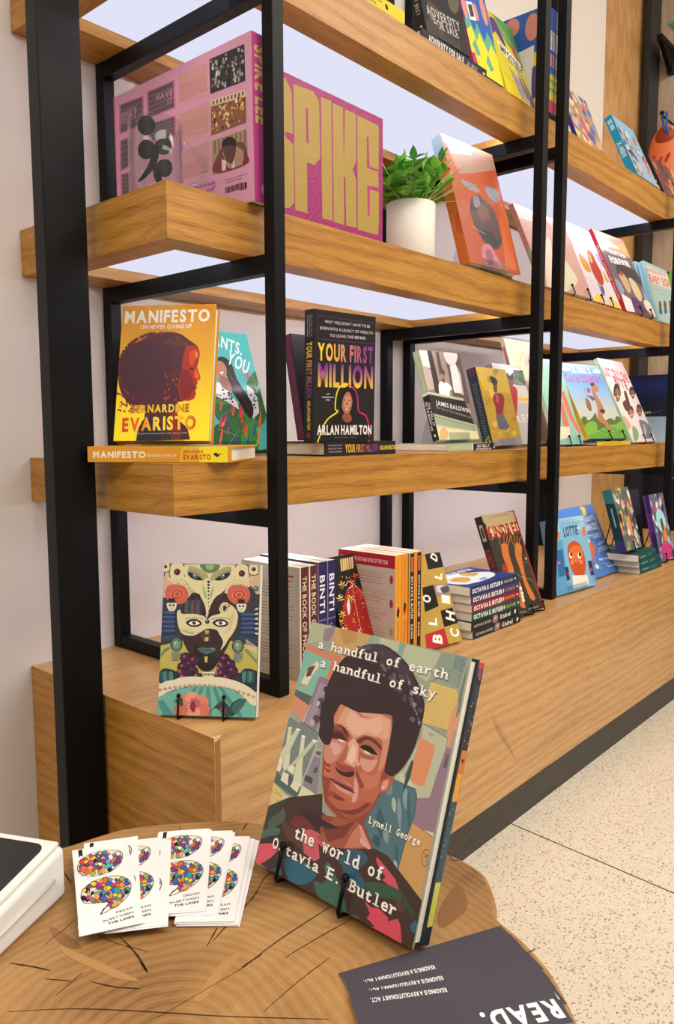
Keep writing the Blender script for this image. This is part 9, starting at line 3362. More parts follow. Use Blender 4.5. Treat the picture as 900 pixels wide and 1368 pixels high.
BP = {
 'pinkback': (0.1509, 0.4064, 0.7121, -1.5658, -0.0111, 0.3318, 0.2238, 0.036, 0.7101),
 'spike': (0.2019, 0.0905, 0.7122, 0, 0.0018, 0.26, 0.2, 0.036, 0.7101),
 'orange': (0.7393, 0.0891, 0.7209, -0.0721, 0.2862, 0.1808, 0.2746, 0.024, 0.7121),
 'bigpink': (1.0666, 0.0939, 0.7189, -0.033, 0.4118, 0.2493, 0.219, 0.012, 0.7121),
 'R1': (1.3316, 0.0939, 0.719, 0.0169, 0.4203, 0.1957, 0.2403, 0.012, 0.7121),
 'R2': (1.5673, 0.0983, 0.7192, -0.0531, 0.4347, 0.2012, 0.2656, 0.012, 0.7121),
 'R3': (1.8433, 0.106, 0.7198, 0.0124, 0.2883, 0.217, 0.1949, 0.02, 0.7121),
 'comic': (1.2284, 0.099, 1.0887, -0.0235, 0.3703, 0.1514, 0.1519, 0.01, 1.0831),
 'xmen': (1.6169, 0.1001, 1.0942, 0.0049, 0.4282, 0.1663, 0.1986, 0.022, 1.0831),
 'dark1': (1.8522, 0.1063, 1.0942, -0.0234, 0.4246, 0.2447, 0.1383, 0.022, 1.0831),
 'advers': (0.6041, 0.1024, 1.1069, -0.0269, 0.2435, 0.1398, 0.2241, 0.02, 1.1001),
 'manif': (0.0165, 0.2331, 0.3787, -0.9857, 0.2436, 0.142, 0.2037, 0.022, 0.3714),
 'plants': (0.2228, 0.3, 0.3585, -0.1458, 0.3924, 0.1615, 0.2337, 0.02, 0.3489),
 'million': (0.3342, 0.1357, 0.3719, -0.1072, -0.0217, 0.1426, 0.2186, 0.024, 0.3699),
 'baldwin': (0.7512, 0.165, 0.3723, -0.1176, 0.3085, 0.1347, 0.1996, 0.018, 0.3649),
 'gold': (0.9152, 0.1314, 0.3578, -0.0207, 0.2803, 0.1302, 0.1835, 0.025, 0.3489),
 'photo': (1.07, 0.17, 0.358, 0, 0.3, 0.15, 0.205, 0.02, 0.3489),
 'pale': (1.26, 0.22, 0.3547, 0, 0.3, 0.2, 0.295, 0.012, 0.3489),
 'S1': (1.2336, 0.1336, 0.355, -0.1118, 0.3509, 0.126, 0.2363, 0.012, 0.3489),
 'nas': (1.3683, 0.1087, 0.3683, -0.1098, 0.4663, 0.215, 0.2306, 0.012, 0.3609),
 'bite': (1.6473, 0.0975, 0.3559, 0.0352, 0.4328, 0.2083, 0.2722, 0.012, 0.3489),
 'navy': (2.1221, 0.3082, 0.3489, -1.5737, -0.0091, 0.1613, 0.2284, 0.03, 0.3469),
 'mask': (-0.0042, 0.1143, 0.0054, -0.956, 0.2138, 0.1372, 0.2072, 0.016, 0),
 'flower': (0.3235, 0.044, 0.0064, 0, 0.317, 0.074, 0.185, 0.014, 0),
 'blood': (0.4795, 0.0136, 0.006, -0.1073, 0.3416, 0.112, 0.1698, 0.012, 0),
 'kindred': (0.7861, 0.0042, 0.0083, 0.0216, 0.3568, 0.1429, 0.2209, 0.018, 0),
 'lottie': (1.0699, 0.0444, 0.005, -0.0716, 0.2185, 0.1893, 0.1776, 0.014, 0),
 'super': (1.2525, 0.062, 0.0061, 0.0131, 0.4273, 0.2348, 0.1967, 0.01, 0),
 'X2': (1.4219, 0.0196, 0.071, 0.0267, 0.2841, 0.1237, 0.1705, 0.025, 0.062),
 'X3': (1.6898, 0.02, 0.0059, 0.0152, 0.2167, 0.1244, 0.2004, 0.018, 0),
 'X4': (1.6879, 0.1334, 0.0048, -0.2174, 0.1552, 0.1204, 0.2064, 0.018, 0),
 'impf': (0.8921, 0.0995, 1.089, -0.0055, 0.3269, 0.12, 0.2008, 0.012, 1.0831),
}

def put(key, label, spine='L', hard=True, cols=('888888',) * 3, sart=None, m=None, art=True, stand=None, slabel=None, group=None, xs=(.25, .75), prong=.024, **k):
    x, y, z, yaw, lean, w, h, t, base = BP[key]
    e = book(label, w, h, t, (x, y, z), yaw, lean, art=key if art else None, spine=spine, hard=hard, cols=cols, sart=sart, m=m, group=group, **k)
    if stand == 'wire': wire_easel(x, y, z, yaw, lean, w, t, base, slabel, xs=xs, prong=prong)
    if stand == 'clear': acrylic_stand(x, y, z, yaw, lean, w, t, base, slabel, sw=w * .5)
    return e
# middle shelf
put('pinkback', 'thick pink shrinkwrapped book seen from the back, photos and barcode, behind the glass mug', spine='R', cols=('d59ab4', 'b83a86', 'b83a86'), sart='pinkback_spine', m=shrink)
put('spike', 'large magenta book with huge gold condensed letters, right of the black post', cols=('a8246e',) * 3, m=shrink)
put('orange', 'tall orange shrinkwrapped art book with painted figure, beside the potted plant', cols=('b9511f', 'c9661f', 'b9511f'), sart='orange_spine', m=shrink, stand='clear', slabel='clear stand holding the tall orange art book')
put('bigpink', 'dusty pink picture book partly hidden by the twin posts, middle shelf', cols=('b98d80', 'c98878', 'b98d80'), sart='bigpink_spine', stand='wire', slabel='black easel under the dusty pink picture book', xs=(.55, .88), m=gloss)
put('R1', 'white picture book with orange and red figures and yellow stripes, middle shelf', cols=('cfc3c6', 'd9cfc8', 'cfc3c6'), sart='R1_spine', stand='wire', slabel='black easel under the white picture book with orange figures', m=gloss, xs=(.3, .62))
put('R2', 'picture book with red spine and white capitals over a purple-brown cover', cols=('5f565e', 'c8293a', 'c8293a'), sart='R2_spine', stand='wire', slabel='black easel under the red-spined picture book', m=gloss, xs=(.45, .8))
put('R3', 'front pale blue-green baby book with pink title panel, right end of middle shelf', cols=('a3bcb4', '9fd0e2', '9fd0e2'), sart='R3_spine', hard=True)
# top shelf
put('comic', 'comic collage book in tan and blue, left end of the top far shelf', cols=('b08a66', '2c3a9a', '2c3a9a'), hard=False, m=gloss)
put('xmen', 'thick comic book with bright blue spine, leaning on the top far shelf', cols=('8fb2cc', '1b9ac6', '1b9ac6'), sart='xmen_spine', m=gloss)
put('dark1', 'dark red-brown comic book with black spine at the right edge, top far shelf', cols=('5a3436', '1c1a1e', '1c1a1e'), sart='dark1_spine', m=gloss)
put('advers', 'black upright book with pale condensed title on the top shelf', cols=('1d1b1c', '17161a', '17161a'), sart='advers_spine', stand='clear', slabel='clear stand in front of the black book on the top shelf')
book('black book lying flat on the top shelf, pale lettering along its spine', .14, .222, .015, (.795, .0925, Z1T + .0005), flat=0, cols=('1d1b1c', '17161a', '17161a'), sart='advers_spine')
book('yellow book lying at the front of the top shelf, cut off by the photo edge', .15, .19, .022, (.525, .0935, Z1T + .0005), flat=0, cols=('d8c020', 'd8c020', 'd8c020'), sart='yellow_spine')
LN = .26
book('blue book with pink ovals and a white label, shown back first on the top shelf', .11, .215, .012, (.757, .0945, Z1T + .0065), 0, LN, art='imp_back', cols=('2f5cb0', 'c8325c', '2f5cb0'), m=gloss)
put('impf', 'bright yellow book with boxed black title, leaning on the top shelf', cols=('e2cf2a', 'e2cf2a', '2f5cb0'), m=gloss)
for i in range(4):
    e = book(('leftmost of four thin matching spines between the twin posts, patterned cover facing the bay', 'second from left of four thin blue and yellow spines between the twin posts', 'third from left of four thin blue and yellow spines between the twin posts', 'rightmost of four thin blue and yellow spines between the twin posts')[i], .13, .215, .012, (1.0135 + i * .0124, .205, Z1T + .0006), -pi / 2, 0, spine='R', cols=('2f5cb0',) * 3, sart='imp_spine', art=None if i else 'imp_right', m=gloss, group='four matching thin books between the twin posts')
# lower shelf
put('manif', 'yellow book with dark profile portrait standing on a lying copy', cols=('d8a020', 'd9962a', 'd0921f'), m=gloss, stand='clear', slabel='clear stand holding the yellow book with the profile portrait')
book('yellow book lying flat over the shelf corner, title along its spine', .143, .209, .0215, (.089, .06, Z3T + .0006), flat=-.999, cols=('d8a020', 'd9962a', 'd0921f'), sart='manif_spine', m=gloss)
put('plants', 'teal book with a long-haired woman among tropical leaves, behind the near black post', cols=('4fb9ae',) * 3, m=gloss, stand='clear', slabel='clear stand holding the teal tropical leaf book')
put('million', 'black book with purple and yellow title and outlined portrait, standing upright', cols=('1f191b',) * 3, sart='million_spine', m=gloss)
book('copy of the black purple-and-yellow book leaning behind the upright one', .143, .185, .02, (.362, .18, Z3T + .0305), -.05, .2, cols=('1f191b', '6a2448', '1f191b'), m=gloss)
book('black book lying flat in front of its upright copy, purple and yellow spine', .143, .196, .0235, (.550, .1275, Z3T + .0006), flat=0, cols=('1f191b',) * 3, sart='million_spine', m=gloss)
put('baldwin', 'book with sepia window photograph above a black title band', cols=('7c6a62', 'aab68f', '1f2326'), sart='baldwin_spine', hard=False, stand='clear', slabel='clear stand holding the sepia window book')
book('slim pale green and black book lying flat under the sepia window book', .135, .19, .014, (.921, .132, Z3T + .0006), flat=0, hard=False, cols=('aab68f', 'aab68f', '1f2326'), sart='baldwin_spine')
put('gold', 'gold book with a lady in red jacket and grey skirt, navy ornate spine', cols=('b8922c', '2a3440', '2a3440'), sart='gold_spine', hard=False, m=gloss, stand='clear', slabel='clear stand holding the gold book')
put('photo', 'street photograph book with a figure in red, behind the gold book', cols=('b9b4ac',) * 3, hard=False, m=gloss)
put('pale', 'large pale cream and coral picture book standing at the back of the lower shelf', cols=('d9cdb0', 'e0d2b4', 'd9cdb0'), sart='pale_spine')
put('S1', 'sea-green picture book with coral stripes, right of the twin posts', cols=('8fb8a2', 'd9d2b8', '8fb8a2'), stand='wire', slabel='black easel under the sea-green picture book', xs=(.45, .82), m=gloss)
put('nas', 'blue picture book with a standing brown horse and yellow spine', cols=('3f78b0', 'e2b42a', '3f78b0'), sart='nas_spine', stand='wire', slabel='black easel under the horse picture book', xs=(.5, .85), m=gloss)
book('yellow-spined book lying flat under the horse picture book', .2, .231, .011, (1.615, .0935, Z3T + .0006), flat=0, cols=('2c3a6a', 'dcb62c', '2c3a6a'), sart='nas_lying_spine')
put('bite', 'white picture book with red title and children, leaning beside the horse book', cols=('ded3cd', 'a8d0a0', 'ded3cd'), stand='wire', slabel='black easel under the white picture book with red title', xs=(.45, .8), m=gloss)
put('navy', 'night-blue book above a pale blue base, end-on at the right edge', spine='L', cols=('16204a', '16204a', '9fb6c8'), m=gloss)
# counter
put('mask', 'illustrated book of a carnival mask with roses and fan on the counter corner', hard=False, cols=('3a3a40', '3a3a40', '8a9478'), stand='wire', slabel='black easel under the carnival mask book', xs=(.22, .68), prong=.03, page_side=None)
ROW = [('back_grey', 'phoenix_spine', '5c1f22', 'grey-backed book, first of the two dark red spines behind the near post', .0205, .2365, .180),
       ('back_grey', 'phoenix_spine', '5c1f22', 'second dark red spine in the row, next to the navy spines', .0205, .2575, .180),
       (None, 'binti_spine', '2a2354', 'left navy spine of two beside the dark red books', .0205, .2785, .183),
       (None, 'binti_spine', '2a2354', 'right navy spine of two, touching the red floral book', .022, .2995, .183)]
for art, sp, c, lab, t, x, h in ROW:
    book(lab, .134, h, t, (x, .209, .0006), -pi / 2, 0, art=art, spine='R', hard=False, cols=('cfc4b4' if art else c, c, c), sart=sp)
put('flower', 'black book with red and yellow folk flowers leaning in the row', hard=False, cols=('1c1718', '1c1718', 'a01f1c'))
ROW = [('back_pink', 'parable_spine', 'e0982a', 'pink-backed book with yellow-orange spine, first of the orange row', .0175, .399),
       (None, 'parable2_spine', 'df8a22', 'plain orange spine next to the pink-backed book', .0175, .4175),
       ('dawn_back', 'dawn_spine', 'dd8f2c', 'left black-and-orange spine of two in the row', .0195, .4375),
       ('dawn_back', 'dawn_spine', 'dd8f2c', 'right black-and-orange spine of two, touching the lettered gold book', .0195, .458)]
for i, (art, sp, c, lab, t, x) in enumerate(ROW):
    book(lab, .124, .1855, t, (x, .137, .0006), -pi / 2, 0, art=art, spine='R', hard=False, cols=('d8862c', c, c), sart=sp)
put('blood', 'gold, black and red book with large sideways letters', hard=False, cols=('b39340',) * 3)
put('kindred', 'black book with orange chained hands and dripping red title', hard=True, cols=('2e2c22', '2b211e', '8a1c1c'), sart='kindred_spine', stand='wire', slabel='black easel under the book with orange chained hands', xs=(.55, .92), prong=.018, m=gloss)
ST = [('stk6', '1b1a1b', 'black paperback at the very bottom of the six-book stack'), ('stk5', '1b1a1b', 'black paperback fifth from the top of the six-book stack'), ('stk4', '1c4a3a', 'dark green paperback fourth from the top of the six-book stack'),
      ('stk3', '8a1c30', 'crimson paperback third from the top of the six-book stack'), ('stk2', '46305c', 'purple paperback second from the top of the six-book stack'), ('stk1', '1c2c62', 'blue paperback on top of the six-book stack, picture cover up')]
for i, (sp, c, lab) in enumerate(ST):
    dx = (.004, -.003, .002, 0, -.004, -.010)[i]
    book(lab, .112, .184, .0168, (.802 + dx, -.0015 + .002 * (i % 2), .0008 + i * .0171), flat=(0, .015, -.01, .01, 0, .02)[i], hard=False, cols=(c, c, c), sart=sp, art='stk_top' if sp == 'stk1' else None)
put('super', 'blue picture book with giraffe and white lettering, behind the light blue one', cols=('4a7cc4',) * 3, m=gloss)
put('lottie', 'light blue picture book with an orange round face, right of the twin posts', cols=('7fb4d4',) * 3, m=gloss, stand='clear', slabel='clear stand holding the light blue book with the orange face')
for i in range(3):
    book('dark green paperback %s of the low stack at the right end' % ('at the bottom', 'in the middle', 'on top')[i], .12, .168, .0185, (1.66 + (0, -.012, -.03)[i], .008 + i * .003, .0008 + i * .0189), flat=(0, .03, .07)[i], hard=False, cols=('1c4a48',) * 3, sart='sstack_spine')
put('X2', 'teal-spined fantasy book leaning on top of the low green stack', cols=('5c6660', '143a3a', '143a3a'), sart='X2_spine', stand='wire', slabel='black easel under the teal-spined fantasy book', xs=(.4, .85), m=gloss)
put('X3', 'purple fantasy book with pale blue hair figure at the right edge', cols=('6a6478', '3a1f5c', '3a1f5c'), sart='X3_spine', stand='wire', slabel='black easel under the purple fantasy book', xs=(.3, .8), m=gloss)
put('X4', 'dark slate book shown back first behind the purple fantasy book', cols=('2c2a3c',) * 3)
book('second pale blue book directly behind the pink-titled baby book', .217, .195, .016, (1.843, .131, Z2T + .009), .012, .288, cols=('9fd0e2',) * 3)
# table: the big portrait book
ox, oy, oz, oyaw, olean = -.1, -.185, ZT + .0118, -1.592, .342
book('large book with a painted portrait and white typewriter title, on the stump table', .203, .254, .0165, (ox, oy, oz), oyaw, olean, art='octavia', cols=('9aa190', '9aa190', '1d2a33'), m=gloss)
k_ = .0168
book('book directly behind the large portrait book, only its colourful patterned edge showing', .203, .252, .0095, (ox + k_ * cos(olean), oy, oz - k_ * sin(olean)), oyaw, olean, cols=('1d2a33',) * 3, page_side='oct_edge_page', m=gloss)
wire_easel(ox, oy, oz, oyaw, olean, .203, .027, ZT, 'black easel holding the large portrait book on the stump', prong=.034, xs=(.185, .6), hs=.09, R=.0021)



# ---------------------------------------------------------------- glass mug
def mug():
    e = empty('glass_mug', (.057, .170, Z2T + .0006), label='clear glass mug with black semicolon beside the pink book', cat='mug')
    R, H, T = .0372, .1, .0022
    o = MB(); prof = [(0, .0), (R - .003, 0), (R, .003), (R, H - .001), (R - T / 2, H), (R - T, H - .001), (R - T, .01), (R - .006, .007), (0, .007)]
    o.lathe(prof, 56); o.build('body', glass, e)
    a0 = radians(-22)   # handle direction
    o = MB(); hp = []
    for i in range(15):
        t = -pi / 2 + pi * i / 14; hp.append((R - .0022 + .034 * cos(t), 0, .047 + .029 * sin(t)))
    hp = [(p[0] * cos(a0) - p[1] * sin(a0), p[0] * sin(a0) + p[1] * cos(a0), p[2]) for p in hp]
    o.tube(hp, [.0055, .0048] + [.0042] * 11 + [.0048, .0055], 12); o.build('handle', glass, e)
    ink = mat('black_ink', '0c0c0d', .35)
    def semi(ac, name):
        o = MB(); r_ = R + .0004
        P = lambda x, z: (r_ * cos(ac + x / R), r_ * sin(ac + x / R), z)
        def disc(cx, cz, a, b_):
            vs = [P(cx, cz)]; n = 24
            for k in (1, 2, 3): vs += [P(cx + a * k / 3 * cos(2 * pi * t / n), cz + b_ * k / 3 * sin(2 * pi * t / n)) for t in range(n)]
            fs = [(0, 1 + t, 1 + (t + 1) % n) for t in range(n)] + [(1 + k * n + t, 1 + (k + 1) * n + t, 1 + (k + 1) * n + (t + 1) % n, 1 + k * n + (t + 1) % n) for k in (0, 1) for t in range(n)]
            o.add(vs, fs)
        disc(0, .083, .0125, .0125); disc(-.0005, .0525, .0125, .0125)
        tail = catmull([(.0085, .057), (.0105, .047), (.008, .036), (.0015, .025), (-.0065, .017), (-.0135, .0125)], False, 4); n = len(tail); vs = []
        for k, (x, z) in enumerate(tail):
            a, b_ = tail[max(0, k - 1)], tail[min(n - 1, k + 1)]; dx, dz = b_[0] - a[0], b_[1] - a[1]; l = math.hypot(dx, dz); w_ = .0052 * (1 - k / (n - 1)) ** .6 + .0009
            vs += [P(x - dz / l * w_, z + dx / l * w_), P(x, z), P(x + dz / l * w_, z - dx / l * w_)]
        o.add(vs, [(3 * k + q_, 3 * k + q_ + 1, 3 * k + q_ + 4, 3 * k + q_ + 3) for k in range(n - 1) for q_ in (0, 1)])
        return o.build(name, ink, e)
    semi(radians(216), 'semicolon_print'); semi(radians(36), 'semicolon_print')
mug()
# ---------------------------------------------------------------- potted plant
def plant():
    cx, cy = .645, .165; R = .047; H = .112
    e = empty('potted_plant', (cx, cy, Z2T + .0006), label='bushy green plant in a rounded off-white ceramic pot', cat='plant')
    o = MB(); o.lathe([(0, 0), (R - .012, 0), (R - .004, .004), (R, .014), (R, H - .001), (R - .0015, H), (R - .003, H - .001), (R - .003, H - .018), (0, H - .018)], 48); o.build('pot', potm, e)
    o = MB(); o.lathe([(R - .0034, H - .015), (R * .5, H - .010), (0, H - .008)], 24); o.build('soil', soil, e)
    def leafmesh(L, W):
        o = MB(); n = 5; vs = []; prof = [0, .75, 1, .8, .42, 0]
        for i in range(n + 1):
            t = i / n; z = -.18 * L * t * t; hw = W / 2 * prof[i] + .0002
            vs += [(-hw, L * t, z + hw * .35), (0, L * t, z), (hw, L * t, z + hw * .35)]
        fs = []
        for i in range(n): fs += [(i * 3, i * 3 + 1, i * 3 + 4, i * 3 + 3), (i * 3 + 1, i * 3 + 2, i * 3 + 5, i * 3 + 4)]
        o.add(vs, fs, 0, None, True); x = o.build('leaf', leafm, e); return x
    protos = [leafmesh(.030, .017), leafmesh(.025, .016), leafmesh(.038, .016)]
    used = [False] * 3; q = random.Random(21); cnt = 0
    sm = MB()
    stems = []
    for i in range(30):
        a = q.uniform(0, 2 * pi); el = q.uniform(.35, 1.35); L = q.uniform(.06, .1) * (1.0 if el < 1 else .85)
        stems.append((a, el, L))
    stems += [(-.75, .5, .135), (-.55, .65, .125), (-.9, .75, .13), (2.4, .5, .1), (2.5, .9, .11), (-.7, .3, .1), (2.2, 1.1, .125), (-.3, .8, .13), (2.3, .75, .11), (-.65, .95, .115)]
    for a, el, L in stems:
        p0 = Vector((cos(a) * .012, sin(a) * .012, H - .012)); P = []
        for k in range(7):
            t = k / 6; rr = L * t; P.append(p0 + Vector((cos(a) * cos(el) * rr, sin(a) * cos(el) * rr, sin(el) * rr - .35 * L * t * t * (1 - sin(el) * .7) + .02 * t)))
        sm.tube(P, [.0014 - .0001 * k for k in range(7)], 5)
        for k in range(2, 7):
            for sd in ((-1, 1) if k < 6 else (-1, 0, 1)):
                if cnt > 285: break
                j = q.choice((0, 0, 1, 2)); ob = protos[j]
                if used[j]: ob = ob.copy(); COL.objects.link(ob)
                used[j] = True; cnt += 1
                d = (P[k] - P[k - 1]).normalized(); ang = sd * q.uniform(.5, 1.1)
                side = d.cross(Vector((0, 0, 1))); side = side.normalized() if side.length > .05 else Vector((1, 0, 0)); up = side.cross(d)
                yv = (d * cos(ang) + side * sin(ang) + up * q.uniform(-.1, .5)).normalized(); xv = yv.cross(Vector((q.uniform(-.4, .4), q.uniform(-.4, .4), 1))).normalized(); zv = xv.cross(yv)
                M = Matrix((xv, yv, zv)).transposed().to_4x4(); s_ = q.uniform(.75, 1.1); M = M @ Matrix.Scale(s_, 4); M.translation = P[k] + yv * .0; ob.matrix_local = M
    sm.build('stems', stemm, e)
plant()
# ---------------------------------------------------------------- card reader
def reader():
    # white wedge register: dark screen on a sloping top
    e = empty('card_terminal', (-.249, -.0725, ZT + .0006), (0, 0, atan2_(-.044, -.09)), label='white tablet terminal with dark screen at the left edge of the stump', cat='terminal')
    wh = mat('terminal_white', 'e6e5e1', .28); Lx, Wy = .2, .26
    # local x runs along the visible side away from the camera corner, local y to the far side
    o = MB(); side = [(0, 0), (Lx, 0), (Lx, .030), (0, .052)]
    vs = [(x, 0, z) for x, z in side] + [(x, -Wy, z) for x, z in side]
    o.add(vs, [(0, 1, 2, 3), (7, 6, 5, 4), (0, 4, 5, 1), (1, 5, 6, 2), (2, 6, 7, 3), (3, 7, 4, 0)]); b = o.build('body', wh, e, bevel=.006); b.modifiers['bevel'].segments = 4
    s = (.030 - .052) / Lx
    def top(x, y, off): return (x, y, .052 + s * x + off)
    o = MB(); vs = [top(.004, -.004, .0005), top(Lx - .004, -.004, .0005), top(Lx - .004, -Wy + .004, .0005), top(.004, -Wy + .004, .0005)]; vs2 = [(a, b_, c + .005) for a, b_, c in vs]
    o.add(vs + vs2, [(3, 2, 1, 0), (4, 5, 6, 7), (0, 1, 5, 4), (1, 2, 6, 5), (2, 3, 7, 6), (3, 0, 4, 7)]); o.build('bezel', wh, e, bevel=.002)
    pr = []
    for (cx, cy, a0) in ((Lx - .024, -.024, 0), (.024, -.024, 90), (.024, -Wy + .024, 180), (Lx - .024, -Wy + .024, 270)):
        for k in range(6): t = radians(a0 + k * 18); pr.append((cx + .012 * cos(t), cy + .012 * sin(t)))
    o = MB(); o.add([top(x, y, .0058) for x, y in pr], [tuple(range(len(pr)))]); o.build('screen', mat('dark_screen', '15161b', .22), e)
    o = MB(); o.tube([(.02, .0006, .026), (.12, .0006, .020)], .0022, 6); o.build('card_slot', mat('slot_grey', 'c9c7c2', .4), e)
    return e
def atan2_(y, x): return math.atan2(y, x)
reader()
# ---------------------------------------------------------------- bookmarks and postcards
def flat_card(name, w_, h_, th, art, edge_col, edge):
    o = MB(); o.box(0, w_, 0, h_, 0, th, 0, lin(edge_col))
    if art: Print(o, w_ * 1000, h_ * 1000, lambda a, v, k: (a, h_ - v, th + k), base=.00001, step=.0000012).run(ART[art])
    return o.build(name, edge)
def on_table(o, bl, ang, z, label, cat, group, tilt=0):
    o.location = (bl[0], bl[1], z); o.rotation_euler = (0, 0, ang); tag(o, label, cat, group)
T0 = ZT + .0006; th = .00045
bm = flat_card('bookmark', .0555, .152, th, 'bookmark', 'f1efee', matte)
#  bottom-left corner x, y, angle, height, label ; drawn from the left stack to the right stack
ang0 = math.atan2(.0585, -.0) 
CARDS = [
 ((-.2062, -.1970), -.8715, 'right stack: bottom bookmark with only its right edge showing'),
 ((-.2085, -.1963), -.8526, 'right stack: second bookmark from the bottom'),
 ((-.2105, -.1940), -.8341, 'right stack: third bookmark, its right half showing the colourful marks'),
 ((-.2145, -.1760), -.8050, 'right stack: bookmark just under the top one'),
 ((-.2238, -.1684), -.7075, 'top bookmark of the right stack, most of its colourful semicolon visible'),
 ((-.2640, -.1640), -.6600, 'left stack: lowest bookmark, a sliver beside the right stack'),
 ((-.2665, -.1627), -.6497, 'left stack: bookmark showing a slim black comma tip'),
 ((-.2696, -.1575), -.6147, 'left stack: bookmark with its caption half covered'),
 ((-.2797, -.1451), -.5803, 'left stack: second bookmark from the top, black ribbon mark at its corner'),
 ((-.2855, -.1571), -.4940, 'leftmost top bookmark with full colourful semicolon and caption'),
]
CA = [c[1] for c in CARDS]
zi = {0: 0, 1: 4, 2: 8, 3: 11, 4: 14, 5: 16, 6: 17, 7: 19, 8: 21, 9: 23}
for i, (bl, _, lab) in enumerate(CARDS):
    o = bm if i == 0 else bm.copy()
    if i: COL.objects.link(o)
    on_table(o, bl, CA[i], T0 + zi[i] * (th + .00008), lab, 'bookmark', 'fanned white bookmarks on the stump')
q = random.Random(2); blank = None
plain = flat_card('bookmark', .0555, .152, th, None, 'f1efee', matte); first = True
for i in range(23):
    if i in zi.values(): continue
    k = min(j for j in range(10) if zi[j] > i); bl = CARDS[k][0]
    o = plain if first else plain.copy()
    if not first: COL.objects.link(o)
    first = False
    on_table(o, (bl[0] + q.uniform(-.002, .001), bl[1] + q.uniform(-.0015, .001)), CA[k] + q.uniform(-.02, .02), T0 + i * (th + .00008), 'white bookmark buried in the fanned stack, only its edge showing', 'bookmark', 'buried white bookmarks in the fan')
pc = flat_card('postcard', .163, .0635, .0005, 'postcard', 'a5a1a6', matte)
PCS = [(-.0447, -.4752, 2.4847, 'top dark card with the large upside-down white word'), (-.0316, -.4600, 2.5440, 'dark card just under the top one, second caption line'), (-.0221, -.4428, 2.5943, 'dark card third from the top, middle caption line'),
       (-.0171, -.4341, 2.6252, 'dark card fourth from the top, upper caption line'), (-.0112, -.4211, 2.6898, 'bottom dark card, its long edge nearest the portrait book')]
for i, (x, y, a, lab) in enumerate(PCS):
    o = pc if i == 0 else pc.copy()
    if i: COL.objects.link(o)
    on_table(o, (x, y), a, T0 + (4 - i) * .0009, lab, 'postcard', 'fanned dark cards on the stump')
# ---------------------------------------------------------------- far right: bracket, glass shelf, hooks, clogs on the plywood end wall
XW = 2.6995
o = MB(); o.box(-.15, 0, 0, .02, 0, .022); o.box(-.03, 0, 0, .02, -.08, 0); o.add([(-.14, .002, 0), (-.03, .002, 0), (-.03, .002, -.07), (-.14, .018, 0), (-.03, .018, 0), (-.03, .018, -.07)], [(0, 1, 2), (5, 4, 3), (0, 2, 5, 3)])
b = o.build('shelf_bracket', black, loc=(XW, .385, 1.865)); tag(b, 'black triangular bracket on the plywood wall at upper right', 'bracket')
o = MB(); o.box(-.2, -.001, -.25, .02, .0, .008); b = o.build('glass_shelf', mat('green_glass', '9fd8c4', .05, Transmission_Weight=.7), loc=(XW, .33, 1.8875)); tag(b, 'small glass shelf with green edge at the upper right corner', 'shelf')
def hook(y, z, label, L=.18):
    o = MB(); o.tube([(-.001, 0, 0), (-L + .01, 0, .0), (-L, 0, .006)], .0042, 8); o.ball((-L, 0, .008), .0085); b = o.build('wall_hook', black, loc=(XW, y, z)); tag(b, label, 'hook')
hook(.363, 1.575, 'black wall hook that carries the orange clogs')
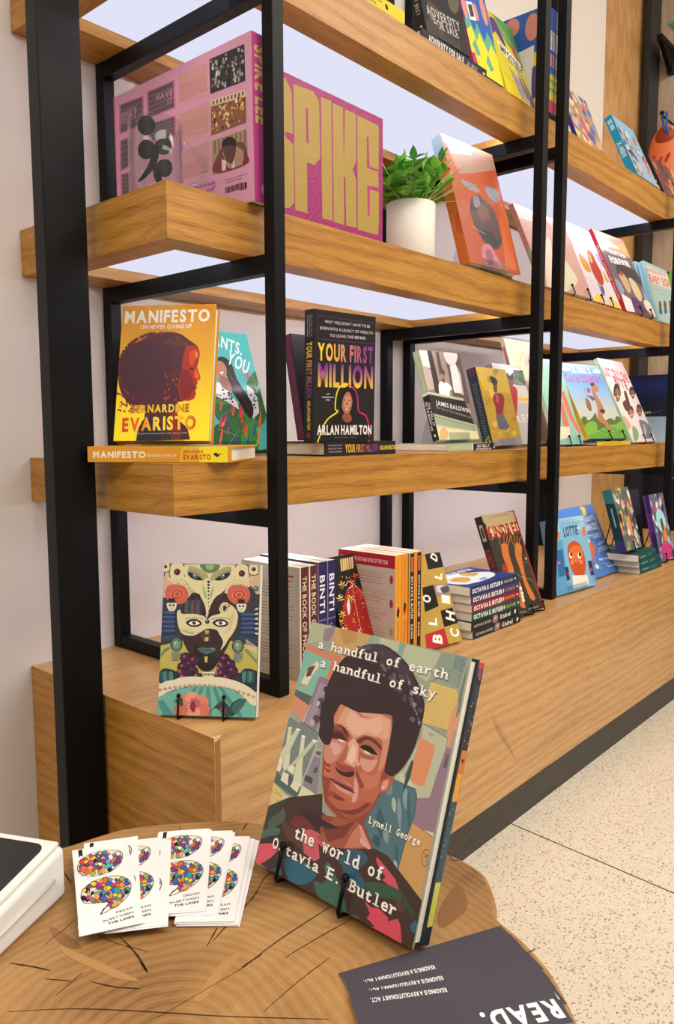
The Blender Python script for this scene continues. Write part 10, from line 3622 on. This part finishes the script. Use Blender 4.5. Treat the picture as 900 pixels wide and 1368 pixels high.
def clog(x, y, z, rz, label, sc=1.4):
    e = empty('clog', (x, y, z), (0, 0, rz), label=label, cat='clog', group='orange clogs on the hook')
    og = mat('orange_foam', 'e8794a', .55); dk = mat('dark_orange_foam', 'a03818', .6)
    secs = [(.0, .018, .014), (-.02, .034, .022), (-.05, .044, .028), (-.09, .047, .032), (-.13, .046, .030), (-.165, .040, .024), (-.185, .026, .016), (-.192, .008, .006)]
    o = MB(); n = 18; vs = []
    for (z_, a, b_) in secs: vs += [(a * sc * cos(2 * pi * k / n), b_ * sc * sin(2 * pi * k / n), z_ * sc) for k in range(n)]
    fs = [(i * n + k, i * n + (k + 1) % n, (i + 1) * n + (k + 1) % n, (i + 1) * n + k) for i in range(len(secs) - 1) for k in range(n)] + [tuple(range(n)), tuple((len(secs) - 1) * n + k for k in range(n))[::-1]]
    o.add(vs, fs, 0, None, True); o.build('upper', og, e)
    o = MB(); o.ball((.005, -.018 * sc, -.03 * sc), .026 * sc, .016 * sc, .024 * sc, 14); o.build('opening', dk, e)
    for k in range(3):
        o = MB(); o.box(-.003, .003, -.002, .004, -.016, .016); h = o.build('vent_slot', dk, e); h.location = ((-.022 + k * .02) * sc, -.0325 * sc, (-.09 - (k % 2) * .006) * sc); h.rotation_euler = (0, radians(25), 0)
    o = MB(); o.tube([(-.01, -.031 * sc, -.145 * sc), (.02 * sc, -.028 * sc, -.160 * sc), (.038 * sc, -.012 * sc, -.168 * sc)], .010, 8); o.build('toe_band', dk, e)
    return e
clog(2.54, .352, 1.535, -pi / 2, 'orange clog hanging in front by the blue tie'); clog(2.63, .30, 1.47, -pi / 2, 'second orange clog hanging behind to the right')
o = MB(); o.tube([(0, 0, .012), (-.03, -.012, -.01), (-.05, -.02, -.05), (-.052, -.028, -.09), (-.05, -.01, -.06), (-.02, .01, 0)], .0045, 6); b = o.build('hang_tie', mat('blue_plastic', '2f62b8', .4), loc=(2.535, .352, 1.575)); tag(b, 'blue plastic tie looped over the hook through the clogs', 'tie')
hook(.333, .985, 'black wall hook at the right edge beside the pale blue baby book', .15)
o = MB(); o.box(-.004, .03, -.015, .015, -.035, .03); b = o.build('green_tag', mat('lime_plastic', '8ac23c', .5), loc=(2.56, .318, .97)); tag(b, 'small lime green tag on the hook at the right edge', 'tag')
o = MB(); o.prism([(0, 0), (.03, 0), (.036, .03), (.018, .05), (.002, .035)], 0, .004); b = o.build('price_tag', whitem, loc=(XW + .0015, .36, .165)); b.rotation_euler = (radians(90), 0, radians(-90)); tag(b, 'small white tag hanging against the dark panel under the far shelf', 'tag')
